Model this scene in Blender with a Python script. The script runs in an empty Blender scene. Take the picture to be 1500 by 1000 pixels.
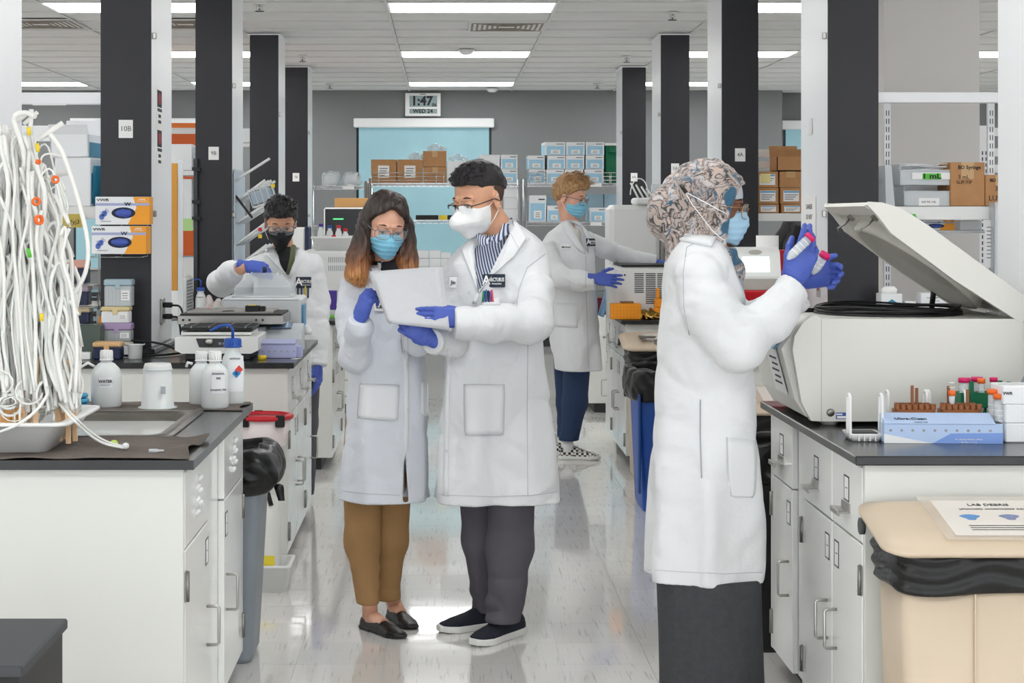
import bpy, math, random, numpy as np
from mathutils import Vector, Matrix, Euler, Quaternion
from mathutils.bvhtree import BVHTree
random.seed(7); RNG = np.random.RandomState(11)
S = bpy.context.scene
COL = S.collection
PI = math.pi

# ---------------------------------------------------------------- camera
F = 2600.0; VX, VY, EH = 650.0, 318.0, 1.54      # focal length (px), vanishing point, eye height
cam = bpy.data.objects.new('camera', bpy.data.cameras.new('camera'))
COL.objects.link(cam); S.camera = cam
cam.location = (0, 0, EH); cam.rotation_euler = (PI/2, 0, 0)
cam.data.sensor_width = 36; cam.data.lens = F/1500*36
cam.data.shift_x = (750-VX)/1500; cam.data.shift_y = -(500-VY)/1500
cam.data.clip_start = 0.1; cam.data.clip_end = 100
S.view_settings.view_transform = 'Standard'; S.view_settings.look = 'None'
S.view_settings.exposure = 0.04; S.view_settings.gamma = 1; S.view_settings.use_curve_mapping = False
try: S.cycles.use_denoising = True
except Exception: pass
S.cycles.max_bounces = 7; S.cycles.transmission_bounces = 6; S.cycles.transparent_max_bounces = 14
S.cycles.sample_clamp_indirect = 6

# ---------------------------------------------------------------- world and lamps
W = bpy.data.worlds.new('world'); S.world = W; W.use_nodes = True
W.node_tree.nodes['Background'].inputs[0].default_value = (0.93, 0.96, 1.0, 1)
W.node_tree.nodes['Background'].inputs[1].default_value = 2.35
LIGHT_POWER = 9.5          # radiance of the ceiling troffers' diffusers
LX = [0.2+2.44*k for k in range(-3, 4)]
LY = [-1.85+3.66*k for k in range(0, 7)]          # -1.85 ... 20.1

def P(x, y, d):
    """World point seen at pixel (x, y) of the 1500 x 1000 frame at distance d."""
    return Vector(((x-VX)*d/F, d, EH-(y-VY)*d/F))
def dist_at(y, z):            # distance at which a point of height z is seen in pixel row y
    return (EH-z)*F/(y-VY)

# ---------------------------------------------------------------- materials
def col(c):
    if isinstance(c, str):
        c = c.lstrip('#'); c = [int(c[i:i+2], 16)/255 for i in (0, 2, 4)]
        c = [v/12.92 if v <= 0.04045 else ((v+0.055)/1.055)**2.4 for v in c]
    return (c[0], c[1], c[2], 1)
MATS = {}
def mat(name, c='#ffffff', rough=0.5, metal=0, spec=0.5, trans=0, alpha=1, emit=None, es=0, ior=1.45,
        var=0, vs=8, bump=0, bs=60, coat=0, sheen=0, vscale=(1, 1, 1), c2=None, sss=0):
    if name in MATS: return MATS[name]
    m = bpy.data.materials.new(name); m.use_nodes = True; nt = m.node_tree
    b = nt.nodes['Principled BSDF']; I = b.inputs
    I['Base Color'].default_value = col(c); I['Roughness'].default_value = rough
    I['Metallic'].default_value = metal; I['IOR'].default_value = ior
    I['Specular IOR Level'].default_value = spec
    I['Transmission Weight'].default_value = trans; I['Alpha'].default_value = alpha
    I['Coat Weight'].default_value = coat; I['Sheen Weight'].default_value = sheen
    if sss: I['Subsurface Weight'].default_value = sss; I['Subsurface Scale'].default_value = .02; I['Subsurface Radius'].default_value = (1, .35, .2)
    if emit: I['Emission Color'].default_value = col(emit); I['Emission Strength'].default_value = es
    if var or bump or c2:
        tc = nt.nodes.new('ShaderNodeTexCoord'); mp = nt.nodes.new('ShaderNodeMapping')
        mp.inputs['Scale'].default_value = vscale
        nt.links.new(tc.outputs['Object'], mp.inputs[0])
        if var or c2:
            n = nt.nodes.new('ShaderNodeTexNoise'); n.inputs['Scale'].default_value = vs; n.inputs['Detail'].default_value = 5
            nt.links.new(mp.outputs[0], n.inputs[0])
            r = nt.nodes.new('ShaderNodeValToRGB'); a = col(c)
            if c2: lo, hi = a, col(c2)
            else:
                lo = tuple(max(0, v*(1-var)) for v in a[:3])+(1,); hi = tuple(min(1, v*(1+var)) for v in a[:3])+(1,)
            r.color_ramp.elements[0].color = lo; r.color_ramp.elements[1].color = hi
            r.color_ramp.elements[0].position = .35; r.color_ramp.elements[1].position = .65
            nt.links.new(n.outputs[0], r.inputs[0]); nt.links.new(r.outputs[0], I['Base Color'])
        if bump:
            n = nt.nodes.new('ShaderNodeTexNoise'); n.inputs['Scale'].default_value = bs; n.inputs['Detail'].default_value = 6
            nt.links.new(mp.outputs[0], n.inputs[0])
            bp = nt.nodes.new('ShaderNodeBump'); bp.inputs['Strength'].default_value = bump; bp.inputs['Distance'].default_value = .01
            nt.links.new(n.outputs[0], bp.inputs['Height']); nt.links.new(bp.outputs[0], I['Normal'])
    MATS[name] = m; return m

# ---------------------------------------------------------------- objects
def tag(o, label=None, cat=None, group=None, kind=None):
    if label: o['label'] = label
    if cat: o['category'] = cat
    if group: o['group'] = group
    if kind: o['kind'] = kind
    return o
def thing(name, label, cat, loc=(0, 0, 0), rz=0, group=None):
    o = bpy.data.objects.new(name, None); COL.objects.link(o)
    o.empty_display_size = .1
    o.location = loc; o.rotation_euler = (0, 0, rz)
    return tag(o, label, cat, group)
def link(name, me, m=None, parent=None, world=False, label=None, kind=None):
    """world=True: the vertices are world coordinates and stay there under the parent."""
    o = bpy.data.objects.new(name, me); COL.objects.link(o)
    if m and not me.materials:
        for mm in (m if isinstance(m, (list, tuple)) else [m]): me.materials.append(mm)
    if parent is not None:
        o.parent = parent
        if world:
            r = parent; M = Matrix()
            while r is not None: M = r.matrix_basis @ M if r.parent is None else (r.matrix_parent_inverse @ r.matrix_basis @ M); r = r.parent
            o.matrix_parent_inverse = M.inverted()
    if label: o['label'] = label
    if kind: o['kind'] = kind
    return o
def dup(o, parent=None, loc=None, rz=None, label=None, group=None):
    c = o.copy(); COL.objects.link(c)
    if parent is not None: c.parent = parent
    if loc is not None: c.location = loc
    if rz is not None: c.rotation_euler = (c.rotation_euler[0], c.rotation_euler[1], rz)
    if label: c['label'] = label
    if group: c['group'] = group
    for ch in list(o.children): dup(ch, c)
    return c

class MB:
    """Collects simple shapes into one mesh."""
    def __init__(s): s.v = []; s.f = []; s.mi = []; s.sm = []; s.cur = 0; s.M = Matrix()
    def mat(s, i): s.cur = i; return s
    def add(s, vs, fs, smooth=False):
        b = len(s.v); s.v += [tuple(s.M @ Vector(v)) for v in vs]
        for f in fs: s.f.append([b+i for i in f]); s.mi.append(s.cur); s.sm.append(smooth)
        return s
    def box(s, x0, x1, y0, y1, z0, z1, bv=0):
        if x0 > x1: x0, x1 = x1, x0
        if y0 > y1: y0, y1 = y1, y0
        if z0 > z1: z0, z1 = z1, z0
        if not bv:
            vs = [(x, y, z) for x in (x0, x1) for y in (y0, y1) for z in (z0, z1)]
            return s.add(vs, [(0, 1, 3, 2), (4, 6, 7, 5), (0, 4, 5, 1), (2, 3, 7, 6), (0, 2, 6, 4), (1, 5, 7, 3)])
        b = min(bv, (x1-x0)*.49, (y1-y0)*.49, (z1-z0)*.49)
        vs = []; X, Y, Z = (x0, x1), (y0, y1), (z0, z1); idx = {}
        for i in (0, 1):
            for j in (0, 1):
                for k in (0, 1):
                    sx, sy, sz = (b if i == 0 else -b), (b if j == 0 else -b), (b if k == 0 else -b)
                    for a, (ox, oy, oz) in enumerate(((0, sy, sz), (sx, 0, sz), (sx, sy, 0))):
                        idx[i, j, k, a] = len(vs); vs.append((X[i]+ox, Y[j]+oy, Z[k]+oz))
        fs = []
        g = lambda i, j, k, a: idx[i, j, k, a]
        for i in (0, 1): q = [g(i, 0, 0, 0), g(i, 1, 0, 0), g(i, 1, 1, 0), g(i, 0, 1, 0)]; fs.append(q if i else q[::-1])
        for j in (0, 1): q = [g(0, j, 0, 1), g(0, j, 1, 1), g(1, j, 1, 1), g(1, j, 0, 1)]; fs.append(q if j else q[::-1])
        for k in (0, 1): q = [g(0, 0, k, 2), g(1, 0, k, 2), g(1, 1, k, 2), g(0, 1, k, 2)]; fs.append(q if k else q[::-1])
        for j in (0, 1):
            for k in (0, 1):
                q = [g(0, j, k, 1), g(1, j, k, 1), g(1, j, k, 2), g(0, j, k, 2)]; fs.append(q if (j == k) == 0 else q[::-1])
        for i in (0, 1):
            for k in (0, 1):
                q = [g(i, 0, k, 0), g(i, 1, k, 0), g(i, 1, k, 2), g(i, 0, k, 2)]; fs.append(q if (i == k) else q[::-1])
        for i in (0, 1):
            for j in (0, 1):
                q = [g(i, j, 0, 0), g(i, j, 1, 0), g(i, j, 1, 1), g(i, j, 0, 1)]; fs.append(q if (i != j) else q[::-1])
        for i in (0, 1):
            for j in (0, 1):
                for k in (0, 1):
                    q = [g(i, j, k, 0), g(i, j, k, 1), g(i, j, k, 2)]; fs.append(q if (i+j+k) % 2 else q[::-1])
        return s.add(vs, fs)
    def prism(s, pts, a, b, axis='y'):
        """Polygon pts extruded from a to b along axis; pts are (x,z) for y, (x,y) for z, (y,z) for x."""
        n = len(pts)
        def m(p, t): return {'y': (p[0], t, p[1]), 'z': (p[0], p[1], t), 'x': (t, p[0], p[1])}[axis]
        vs = [m(p, a) for p in pts]+[m(p, b) for p in pts]
        fs = [list(range(n))[::-1], list(range(n, 2*n))]+[(i, (i+1) % n, n+(i+1) % n, n+i) for i in range(n)]
        return s.add(vs, fs)
    def loft(s, rings, cap=True, smooth=True, close=True):
        n = len(rings[0]); vs = [p for r in rings for p in r]; fs = []
        for k in range(len(rings)-1):
            for i in range(n if close else n-1):
                j = (i+1) % n; fs.append((k*n+i, k*n+j, (k+1)*n+j, (k+1)*n+i))
        s.add(vs, fs, smooth)
        if cap and close:
            b = len(s.v)-len(vs)
            for q in (list(range(n))[::-1], [(len(rings)-1)*n+i for i in range(n)]):
                s.f.append([b+i for i in q]); s.mi.append(s.cur); s.sm.append(False)
        return s
    def lathe(s, prof, c=(0, 0, 0), n=20, sx=1, sy=1, smooth=True, cap=True):
        """prof: (radius, z) from bottom up, sharp corners kept by doubling points."""
        return s.loft([[(c[0]+sx*r*math.cos(2*PI*i/n), c[1]+sy*r*math.sin(2*PI*i/n), c[2]+z) for i in range(n)] for r, z in prof], cap, smooth)
    def cyl(s, c, r, h, n=16, r2=None, axis='z'):
        r2 = r if r2 is None else r2
        rg = []
        for rr, t in ((r, 0), (r2, h)):
            rg.append([{'z': (c[0]+rr*math.cos(a), c[1]+rr*math.sin(a), c[2]+t), 'y': (c[0]+rr*math.sin(a), c[1]+t, c[2]+rr*math.cos(a)),
                        'x': (c[0]+t, c[1]+rr*math.cos(a), c[2]+rr*math.sin(a))}[axis] for a in [2*PI*i/n for i in range(n)]])
        return s.loft(rg)
    def tube(s, pts, r, n=8, cap=True, flat=1, rr=None):
        pts = [Vector(p) for p in pts]; N = len(pts); rg = []; up = None
        for i, p in enumerate(pts):
            t = (pts[min(i+1, N-1)]-pts[max(i-1, 0)]).normalized()
            if up is None: up = Vector((0, 0, 1)) if abs(t.z) < .9 else Vector((1, 0, 0))
            u = t.cross(up).normalized(); w = u.cross(t).normalized(); up = w
            q = rr[i] if rr else r
            rg.append([tuple(p+(u*math.cos(a)+w*math.sin(a)*flat)*q) for a in [2*PI*k/n for k in range(n)]])
        return s.loft(rg, cap)
    def rect(s, x0, x1, y0, y1, z0, z1, t, axis='y'):
        """A rectangular frame of bar thickness t in the xz plane."""
        s.box(x0, x1, y0, y1, z0, z0+t); s.box(x0, x1, y0, y1, z1-t, z1)
        s.box(x0, x0+t, y0, y1, z0+t, z1-t); s.box(x1-t, x1, y0, y1, z0+t, z1-t); return s
    def mesh(s, name='m'):
        me = bpy.data.meshes.new(name); me.from_pydata(s.v, [], s.f)
        me.polygons.foreach_set('material_index', s.mi); me.polygons.foreach_set('use_smooth', s.sm)
        me.update(); return me
    def build(s, name, m=None, parent=None, world=False, label=None, kind=None):
        return link(name, s.mesh(name), m, parent, world, label, kind)

def spline(pts, n=8):
    """Catmull-Rom through the points."""
    p = [Vector(q) for q in pts]; p = [2*p[0]-p[1]]+p+[2*p[-1]-p[-2]]; out = []
    for i in range(1, len(p)-2):
        for k in range(n):
            t = k/n; a, b, c, d = p[i-1], p[i], p[i+1], p[i+2]
            out.append(.5*((2*b)+(c-a)*t+(2*a-5*b+4*c-d)*t*t+(3*b-a-3*c+d)*t*t*t))
    out.append(p[-2]); return out

FONT_CACHE = {}
def text_mesh(body, size, depth=.0004, bold=0, align='CENTER'):
    k = (body, size, depth, bold, align)
    if k in FONT_CACHE: return FONT_CACHE[k]
    c = bpy.data.curves.new('text', 'FONT'); c.body = body; c.size = size; c.extrude = depth; c.offset = bold*size
    c.align_x = align; c.align_y = 'CENTER'; c.resolution_u = 2
    o = bpy.data.objects.new('text', c); COL.objects.link(o)
    bpy.context.view_layer.update()
    me = bpy.data.meshes.new_from_object(o.evaluated_get(bpy.context.evaluated_depsgraph_get()))
    bpy.data.objects.remove(o); me.materials.clear(); FONT_CACHE[k] = me; return me
def lettering(body, size, loc, m, parent=None, rot=(PI/2, 0, 0), bold=0, depth=.0004, align='CENTER', sx=1, name='lettering'):
    me = text_mesh(body, size, depth, bold, align).copy()
    o = link(name, me, m, parent); o.location = loc; o.rotation_euler = rot; o.scale = (sx, 1, 1); return o

# ---------------------------------------------------------------- implicit surfaces (bodies, clothes, hands)
NT = np.random.RandomState(5).rand(32, 32, 32).astype(np.float32)*2-1
NT = np.pad(NT, ((0, 1),)*3, mode='wrap').ravel()
def noise(x, y, z, s=0):
    """Smooth value noise, -1..1, periodic over 32 cells."""
    x, y, z = np.broadcast_arrays(np.asarray(x, np.float32)+np.float32(s*7.13), np.asarray(y, np.float32)+np.float32(s*3.71), np.asarray(z, np.float32)+np.float32(s*5.37))
    xi, yi, zi = np.floor(x), np.floor(y), np.floor(z); u, v, w = x-xi, y-yi, z-zi
    i = ((xi.astype(np.int32) & 31)*33+(yi.astype(np.int32) & 31))*33+(zi.astype(np.int32) & 31)
    u = u*u*(3-2*u); v = v*v*(3-2*v); w = w*w*(3-2*w); t = NT.take
    a = t(i); a += (t(i+1)-a)*w; b = t(i+33); b += (t(i+34)-b)*w; a += (b-a)*v
    i += 1089
    c = t(i); c += (t(i+1)-c)*w; b = t(i+33); b += (t(i+34)-b)*w; c += (b-c)*v
    return a+(c-a)*u
def smin(a, b, k):
    if k <= 0: return np.minimum(a, b)
    h = np.abs(a-b); h *= -1/k; h += 1; np.maximum(h, 0, out=h); h *= h; h *= k*.25
    return np.minimum(a, b)-h
def smax(a, b, k=0): return -smin(-a, -b, k)

class SDF:
    def __init__(s, lo, hi, res):
        s.lo = np.array(lo, float); s.res = res
        n = [int(math.ceil((hi[i]-lo[i])/res))+1 for i in range(3)]
        ax = [(s.lo[i]+res*np.arange(n[i])).astype(np.float32) for i in range(3)]
        s.X, s.Y, s.Z = np.meshgrid(*ax, indexing='ij'); s.n = n
        s.d = np.full(n, 9.0, np.float32)
    def u(s, f, k=.0): s.d = smin(s.d, f, k); return s
    def cut(s, f, k=.0): s.d = smax(s.d, -f, k); return s
    def keep(s, f, k=.0): s.d = smax(s.d, f, k); return s
    def cone(s, a, b, r1, r2, sq=None):
        """Tapered capsule; sq = (direction, factor): the section is flattened along direction."""
        a = [float(v) for v in a]; b = [float(v) for v in b]; ab = [b[i]-a[i] for i in range(3)]; L = max(1e-9, sum(v*v for v in ab))
        px, py, pz = s.X-a[0], s.Y-a[1], s.Z-a[2]
        t = np.clip((px*ab[0]+py*ab[1]+pz*ab[2])/L, 0, 1)
        qx, qy, qz = px-t*ab[0], py-t*ab[1], pz-t*ab[2]; r = r1+(r2-r1)*t
        if sq is None: return np.sqrt(qx*qx+qy*qy+qz*qz)-r
        dv = [float(v) for v in Vector(sq[0]).normalized()]; q = qx*dv[0]+qy*dv[1]+qz*dv[2]
        k = 1/sq[1]-1; return (np.sqrt((qx+k*q*dv[0])**2+(qy+k*q*dv[1])**2+(qz+k*q*dv[2])**2)-r)*min(1, sq[1]*1.15)
    def chain(s, pts, rs, k=.02, sq=None):
        d = None
        for i in range(len(pts)-1):
            c = s.cone(pts[i], pts[i+1], rs[i], rs[i+1], sq); d = c if d is None else smin(d, c, k)
        return d
    def local(s, c, R=None):
        x, y, z = s.X-c[0], s.Y-c[1], s.Z-c[2]
        if R is None: return x, y, z
        R = [[float(v) for v in r] for r in R]; return (R[0][0]*x+R[1][0]*y+R[2][0]*z, R[0][1]*x+R[1][1]*y+R[2][1]*z, R[0][2]*x+R[1][2]*y+R[2][2]*z)
    def ell(s, c, r, R=None):
        x, y, z = s.local(c, R); k0 = np.sqrt((x/r[0])**2+(y/r[1])**2+(z/r[2])**2)
        return (k0-1)*min(r)*np.clip(k0, .6, 1.6)**.2
    def box(s, c, h, rd=.0, R=None):
        x, y, z = s.local(c, R); q = [np.abs(x)-h[0]+rd, np.abs(y)-h[1]+rd, np.abs(z)-h[2]+rd]
        return np.sqrt(sum(np.maximum(v, 0)**2 for v in q))+np.minimum(np.maximum(np.maximum(q[0], q[1]), q[2]), 0)-rd
    def loft(s, secs, n=2.3, yaw=0):
        """secs: (z, cx, cy, a, b) sorted by z; superelliptic section a across (x after yaw) and b deep."""
        A = np.array(secs, float); z = s.Z
        cx, cy, a, b = [np.interp(z[0, 0], A[:, 0], A[:, i]).astype(np.float32)[None, None, :] for i in (1, 2, 3, 4)]
        dx, dy = s.X-cx, s.Y-cy; c, sn = math.cos(yaw), math.sin(yaw)
        u, v = dx*c+dy*sn, -dx*sn+dy*c
        k = (np.abs(u/a)**n+np.abs(v/b)**n)**(1/n)
        return (k-1)*np.minimum(a, b)
    def plane(s, p, nrm):
        v = Vector(nrm).normalized(); return (s.X-p[0])*v.x+(s.Y-p[1])*v.y+(s.Z-p[2])*v.z   # <0 behind
    def nz(s, fx, fy, fz, seed=0): return noise(s.X*fx+31.7, s.Y*fy+17.3, s.Z*fz+9.1, seed)
    def mesh(s, name='body', fn=None):
        """Surface nets."""
        d = s.d.astype(np.float32); n = s.n; ins = d < 0
        nx, ny, nz = n[0]-1, n[1]-1, n[2]-1
        C = [(i, j, k) for i in (0, 1) for j in (0, 1) for k in (0, 1)]
        k8 = np.zeros((nx, ny, nz), np.int8)
        for a in C: k8 += ins[a[0]:a[0]+nx, a[1]:a[1]+ny, a[2]:a[2]+nz]
        act = (k8 > 0) & (k8 < 8)
        idx = -np.ones((nx, ny, nz), np.int64); I = np.argwhere(act); idx[act] = np.arange(len(I))
        D8 = {a: d[I[:, 0]+a[0], I[:, 1]+a[1], I[:, 2]+a[2]] for a in C}
        acc = np.zeros((len(I), 3)); cnt = np.zeros(len(I))
        for a in C:
            for ax in range(3):
                if a[ax]: continue
                b = list(a); b[ax] = 1
                da, db = D8[a], D8[tuple(b)]
                m = (da < 0) != (db < 0); t = np.where(m, da/np.where(m, da-db, 1), 0)
                for q in range(3): acc[:, q] += np.where(m, (a[q]+t) if q == ax else a[q], 0)
                cnt += m
        V = (acc/cnt[:, None]+I)*s.res+s.lo
        quads = []
        for ax in range(3):
            sl = [slice(0, n[i]) for i in range(3)]; sh = list(sl)
            sl[ax] = slice(0, n[ax]-1); sh[ax] = slice(1, n[ax])
            A, B = ins[tuple(sl)], ins[tuple(sh)]; E = np.argwhere(A != B)
            o1, o2 = (ax+1) % 3, (ax+2) % 3
            E = E[(E[:, o1] > 0) & (E[:, o2] > 0) & (E[:, o1] < n[o1]-1) & (E[:, o2] < n[o2]-1)]
            if not len(E): continue
            fl = A[tuple(E.T)]
            def cell(d1, d2):
                q = E.copy(); q[:, o1] += d1; q[:, o2] += d2; return idx[tuple(q.T)]
            Q = np.stack([cell(-1, -1), cell(0, -1), cell(0, 0), cell(-1, 0)], 1)
            Q[~fl] = Q[~fl][:, ::-1]; quads.append(Q)
        Q = np.concatenate(quads)
        me = bpy.data.meshes.new(name); me.vertices.add(len(V)); me.vertices.foreach_set('co', V.astype(np.float32).ravel())
        me.loops.add(len(Q)*4); me.loops.foreach_set('vertex_index', Q.astype(np.int32).ravel())
        me.polygons.add(len(Q)); me.polygons.foreach_set('loop_start', np.arange(0, len(Q)*4, 4, dtype=np.int32))
        me.update(calc_edges=True); me.polygons.foreach_set('use_smooth', [True]*len(Q)); me.validate(); me.update()
        return me

def bvh_of(*meshes):
    vs, fs = [], []
    for me in meshes:
        b = len(vs); vs += [v.co.copy() for v in me.vertices]; fs += [[b+i for i in p.vertices] for p in me.polygons]
    return BVHTree.FromPolygons(vs, fs)
CAM = Vector((0, 0, EH))
def hit(bvh, x, y, dflt=6):
    """Point and normal of the surface seen at pixel (x, y)."""
    dr = (P(x, y, 10)-CAM).normalized(); h = bvh.ray_cast(CAM, dr, 60)
    if h[0] is None:
        return P(x, y, dflt), Vector((0, -1, 0)), False
    n = h[1]
    if n.dot(dr) > 0: n = -n
    return h[0], n, True
def patch(bvh, corners, name, m, parent, off=.003, th=.003, nu=8, nv=8, dflt=6, edge=None, label=None, smoothz=True):
    """Cloth piece sewn on a surface: pixel corners (tl, tr, br, bl) or two pixel polylines (left, right) draped on it."""
    if len(corners) == 2: L, R = corners
    else: L, R = [corners[0], corners[3]], [corners[1], corners[2]]
    def at(pl, t):
        k = t*(len(pl)-1); i = min(int(k), len(pl)-2); f = k-i
        return pl[i][0]*(1-f)+pl[i+1][0]*f, pl[i][1]*(1-f)+pl[i+1][1]*f
    nv = max(nv, len(L)-1)
    G = []; ok = []
    for j in range(nv+1):
        a, b = at(L, j/nv), at(R, j/nv)
        for i in range(nu+1):
            t = i/nu; x, y = a[0]*(1-t)+b[0]*t, a[1]*(1-t)+b[1]*t
            p, n, o = hit(bvh, x, y, dflt); G.append([p, n, x, y]); ok.append(o)
    ds = [g[0].y for g, o in zip(G, ok) if o]; md = sum(ds)/len(ds) if ds else dflt
    for g, o in zip(G, ok):
        if not o: g[0] = P(g[2], g[3], md)
    Nn = Vector((0, 0, 0))
    for g in G: Nn += g[1]
    Nn.normalize()
    top = [g[0]+(g[1]*.5+Nn*.5)*(off+th) for g in G]; bot = [g[0]+(g[1]*.5+Nn*.5)*(off-.004) for g in G]
    n = len(G); w = nu+1; fs = []
    for j in range(nv):
        for i in range(nu):
            a = j*w+i; fs.append((a, a+w, a+w+1, a+1)); fs.append((n+a, n+a+1, n+a+w+1, n+a+w))
    rim = [i for i in range(w)]+[j*w+nu for j in range(1, nv+1)]+[nv*w+i for i in range(nu-1, -1, -1)]+[j*w for j in range(nv-1, 0, -1)]
    for a, b in zip(rim, rim[1:]+rim[:1]): fs.append((a, b, n+b, n+a))
    mb = MB(); mb.add(top+bot, fs, True)
    return mb.build(name, m, parent, True, label)
def seam(bvh, pts, name, m, parent, r=.002, dflt=6, off=0.0, n=5, label=None):
    """A cord or seam along a pixel polyline on a surface."""
    q = []
    for (x0, y0), (x1, y1) in zip(pts, pts[1:]):
        L = max(1, int(math.hypot(x1-x0, y1-y0)/6))
        for k in range(L): q.append((x0+(x1-x0)*k/L, y0+(y1-y0)*k/L))
    q.append(pts[-1]); out = []
    for x, y in q:
        p, nn, o = hit(bvh, x, y, dflt)
        if o: out.append(p+nn*off)
    if len(out) < 2: return None
    mb = MB(); mb.tube(out, r, n); return mb.build(name, m, parent, True, label)
# ================================================================ materials used everywhere
M_white = mat('painted_white', '#eceeee', .38, bump=.02, bs=200)
M_wallg = mat('wall_paint_grey', '#7c7f80', .7, bump=.06, bs=260)
M_wallw = mat('wall_paint_white', '#dad7d3', .6, bump=.03, bs=240)
M_wallw2 = mat('wall_paint_offwhite', '#eceae6', .6, bump=.03, bs=240)
M_ceil = mat('ceiling_tile', '#e2e3e1', .85, var=.03, vs=3, bump=.25, bs=180)
M_grid = mat('ceiling_grid', '#dcdcdb', .5)
M_blackpan = mat('black_laminate', '#202026', .42, var=.12, vs=3, bump=.05, bs=300)
M_chase = mat('white_chase', '#f3f5f8', .3, spec=.6)
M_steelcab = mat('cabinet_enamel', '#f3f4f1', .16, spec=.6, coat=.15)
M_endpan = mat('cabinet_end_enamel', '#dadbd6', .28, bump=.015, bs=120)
M_counter = mat('epoxy_counter', '#2a2b2c', .2, var=.12, vs=9, bump=.03, bs=220)
M_steel = mat('brushed_steel', '#b4b2ae', .28, metal=1)
M_dsteel = mat('dull_steel', '#8e8c88', .4, metal=1)
M_black = mat('black_plastic', '#161617', .45)
M_dark = mat('dark_grey_plastic', '#3b3d40', .5)
M_paper = mat('paper', '#f4f4f3', .7)
M_ink = mat('ink', '#26282c', .7)
M_kick = mat('toe_kick', '#2c2d2f', .6)
M_emit = mat('troffer_diffuser', '#ffffff', .6, emit='#ffffff', es=LIGHT_POWER)

# ================================================================ floor
def floor_material():
    m = bpy.data.materials.new('vinyl_floor'); m.use_nodes = True; nt = m.node_tree; L = nt.links.new
    b = nt.nodes['Principled BSDF']; tc = nt.nodes.new('ShaderNodeTexCoord')
    g = nt.nodes.new('ShaderNodeNewGeometry'); mp = nt.nodes.new('ShaderNodeMapping'); mp.inputs['Scale'].default_value = (60, 3.2, 1)
    L(g.outputs['Position'], mp.inputs[0])
    n = nt.nodes.new('ShaderNodeTexNoise'); n.inputs['Scale'].default_value = 1.6; n.inputs['Detail'].default_value = 3
    L(mp.outputs[0], n.inputs[0])
    r = nt.nodes.new('ShaderNodeValToRGB'); e = r.color_ramp.elements
    e[0].position = .27; e[0].color = col('#c2bdb8'); e[1].position = .42; e[1].color = col('#e4e2de')
    L(n.outputs[0], r.inputs[0])
    oi = nt.nodes.new('ShaderNodeObjectInfo'); mr = nt.nodes.new('ShaderNodeMapRange')
    mr.inputs['To Min'].default_value = .955; mr.inputs['To Max'].default_value = 1.02
    L(oi.outputs['Random'], mr.inputs[0])
    mx = nt.nodes.new('ShaderNodeVectorMath'); mx.operation = 'SCALE'
    L(r.outputs[0], mx.inputs[0]); L(mr.outputs[0], mx.inputs['Scale']); L(mx.outputs[0], b.inputs['Base Color'])
    b.inputs['Roughness'].default_value = .09; b.inputs['Specular IOR Level'].default_value = .75
    b.inputs['Coat Weight'].default_value = .5; b.inputs['Coat Roughness'].default_value = .04
    n2 = nt.nodes.new('ShaderNodeTexNoise'); n2.inputs['Scale'].default_value = 2.2; n2.inputs['Detail'].default_value = 3
    L(g.outputs['Position'], n2.inputs[0])
    bp = nt.nodes.new('ShaderNodeBump'); bp.inputs['Strength'].default_value = .07; bp.inputs['Distance'].default_value = .02
    L(n2.outputs[0], bp.inputs['Height']); L(bp.outputs[0], b.inputs['Normal']); L(bp.outputs[0], b.inputs['Coat Normal'])
    return m
M_floor = floor_material()
XL, XR, YB, YF = -8.0, 9.0, 21.2, -4.0
fl = MB().box(XL-.2, XR+.2, YF, YB+1.2, -.1, -.004).build('floor', M_floor); fl['kind'] = 'structure'
T = .3048
tile_me = MB().box(-T/2+.0006, T/2-.0006, -T/2+.0006, T/2-.0006, -.004, 0).mesh('floor_tile'); tile_me.materials.append(M_floor)
near = []
rest = MB()
for i in range(-26, 30):
    for j in range(10, 70):
        x, y = .1+(i+.5)*T, .02+(j+.5)*T
        if x < XL or x > XR or y > YB: continue
        inview = -1.15 < x < 1.5 and 4.2 < y < 13.6
        if inview: near.append((x, y))
        else: rest.box(x-T/2+.0006, x+T/2-.0006, y-T/2+.0006, y+T/2-.0006, -.004, 0)
for x, y in near[:300]:
    o = bpy.data.objects.new('floor_tile', tile_me); COL.objects.link(o); o.parent = fl; o.location = (x, y, 0)
for x, y in near[300:]: rest.box(x-T/2+.0006, x+T/2-.0006, y-T/2+.0006, y+T/2-.0006, -.004, 0)
rest.build('distant_floor_tiles', M_floor, fl, kind='stuff')

# ================================================================ ceiling: slab, grid, tiles, troffers, vents, sprinklers
CZ = 3.05
ce = MB().box(XL-.2, XR+.2, YF, YB+1.2, CZ+.03, CZ+.12).build('ceiling', M_ceil); ce['kind'] = 'structure'
gx0, gy0 = .2-.61-1.22*7, -1.85-.305-.61*3
ctile_me = MB().box(-.594, .594, -.29, .29, .006, .02).mesh('ceiling_tile'); ctile_me.materials.append(M_ceil)
vis = 0
crest = MB(); grid = MB()
fixt = [(x, y) for x in LX for y in LY if not (abs(x-2.64) < .1 and abs(y-9.13) < .1)]      # panel left out there so the white column isn't overexposed
def is_fixture(x, y): return any(abs(x-a) < .1 and abs(y-b) < .1 for a, b in fixt)
for i in range(15):
    for j in range(43):
        x, y = gx0+1.22*(i+.5), gy0+.61*(j+.5)
        if x < XL or x > XR or y > YB+.3 or is_fixture(x, y): continue
        px = 650+x*2600/max(y, .1)
        if y > 12 and -100 < px < 1600:
            o = bpy.data.objects.new('ceiling_tile', ctile_me); COL.objects.link(o); o.parent = ce; o.location = (x, y, CZ); vis += 1
        else: crest.box(x-.594, x+.594, y-.29, y+.29, CZ+.006, CZ+.02)
crest.build('near_ceiling_tiles', M_ceil, ce, kind='stuff')
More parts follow.
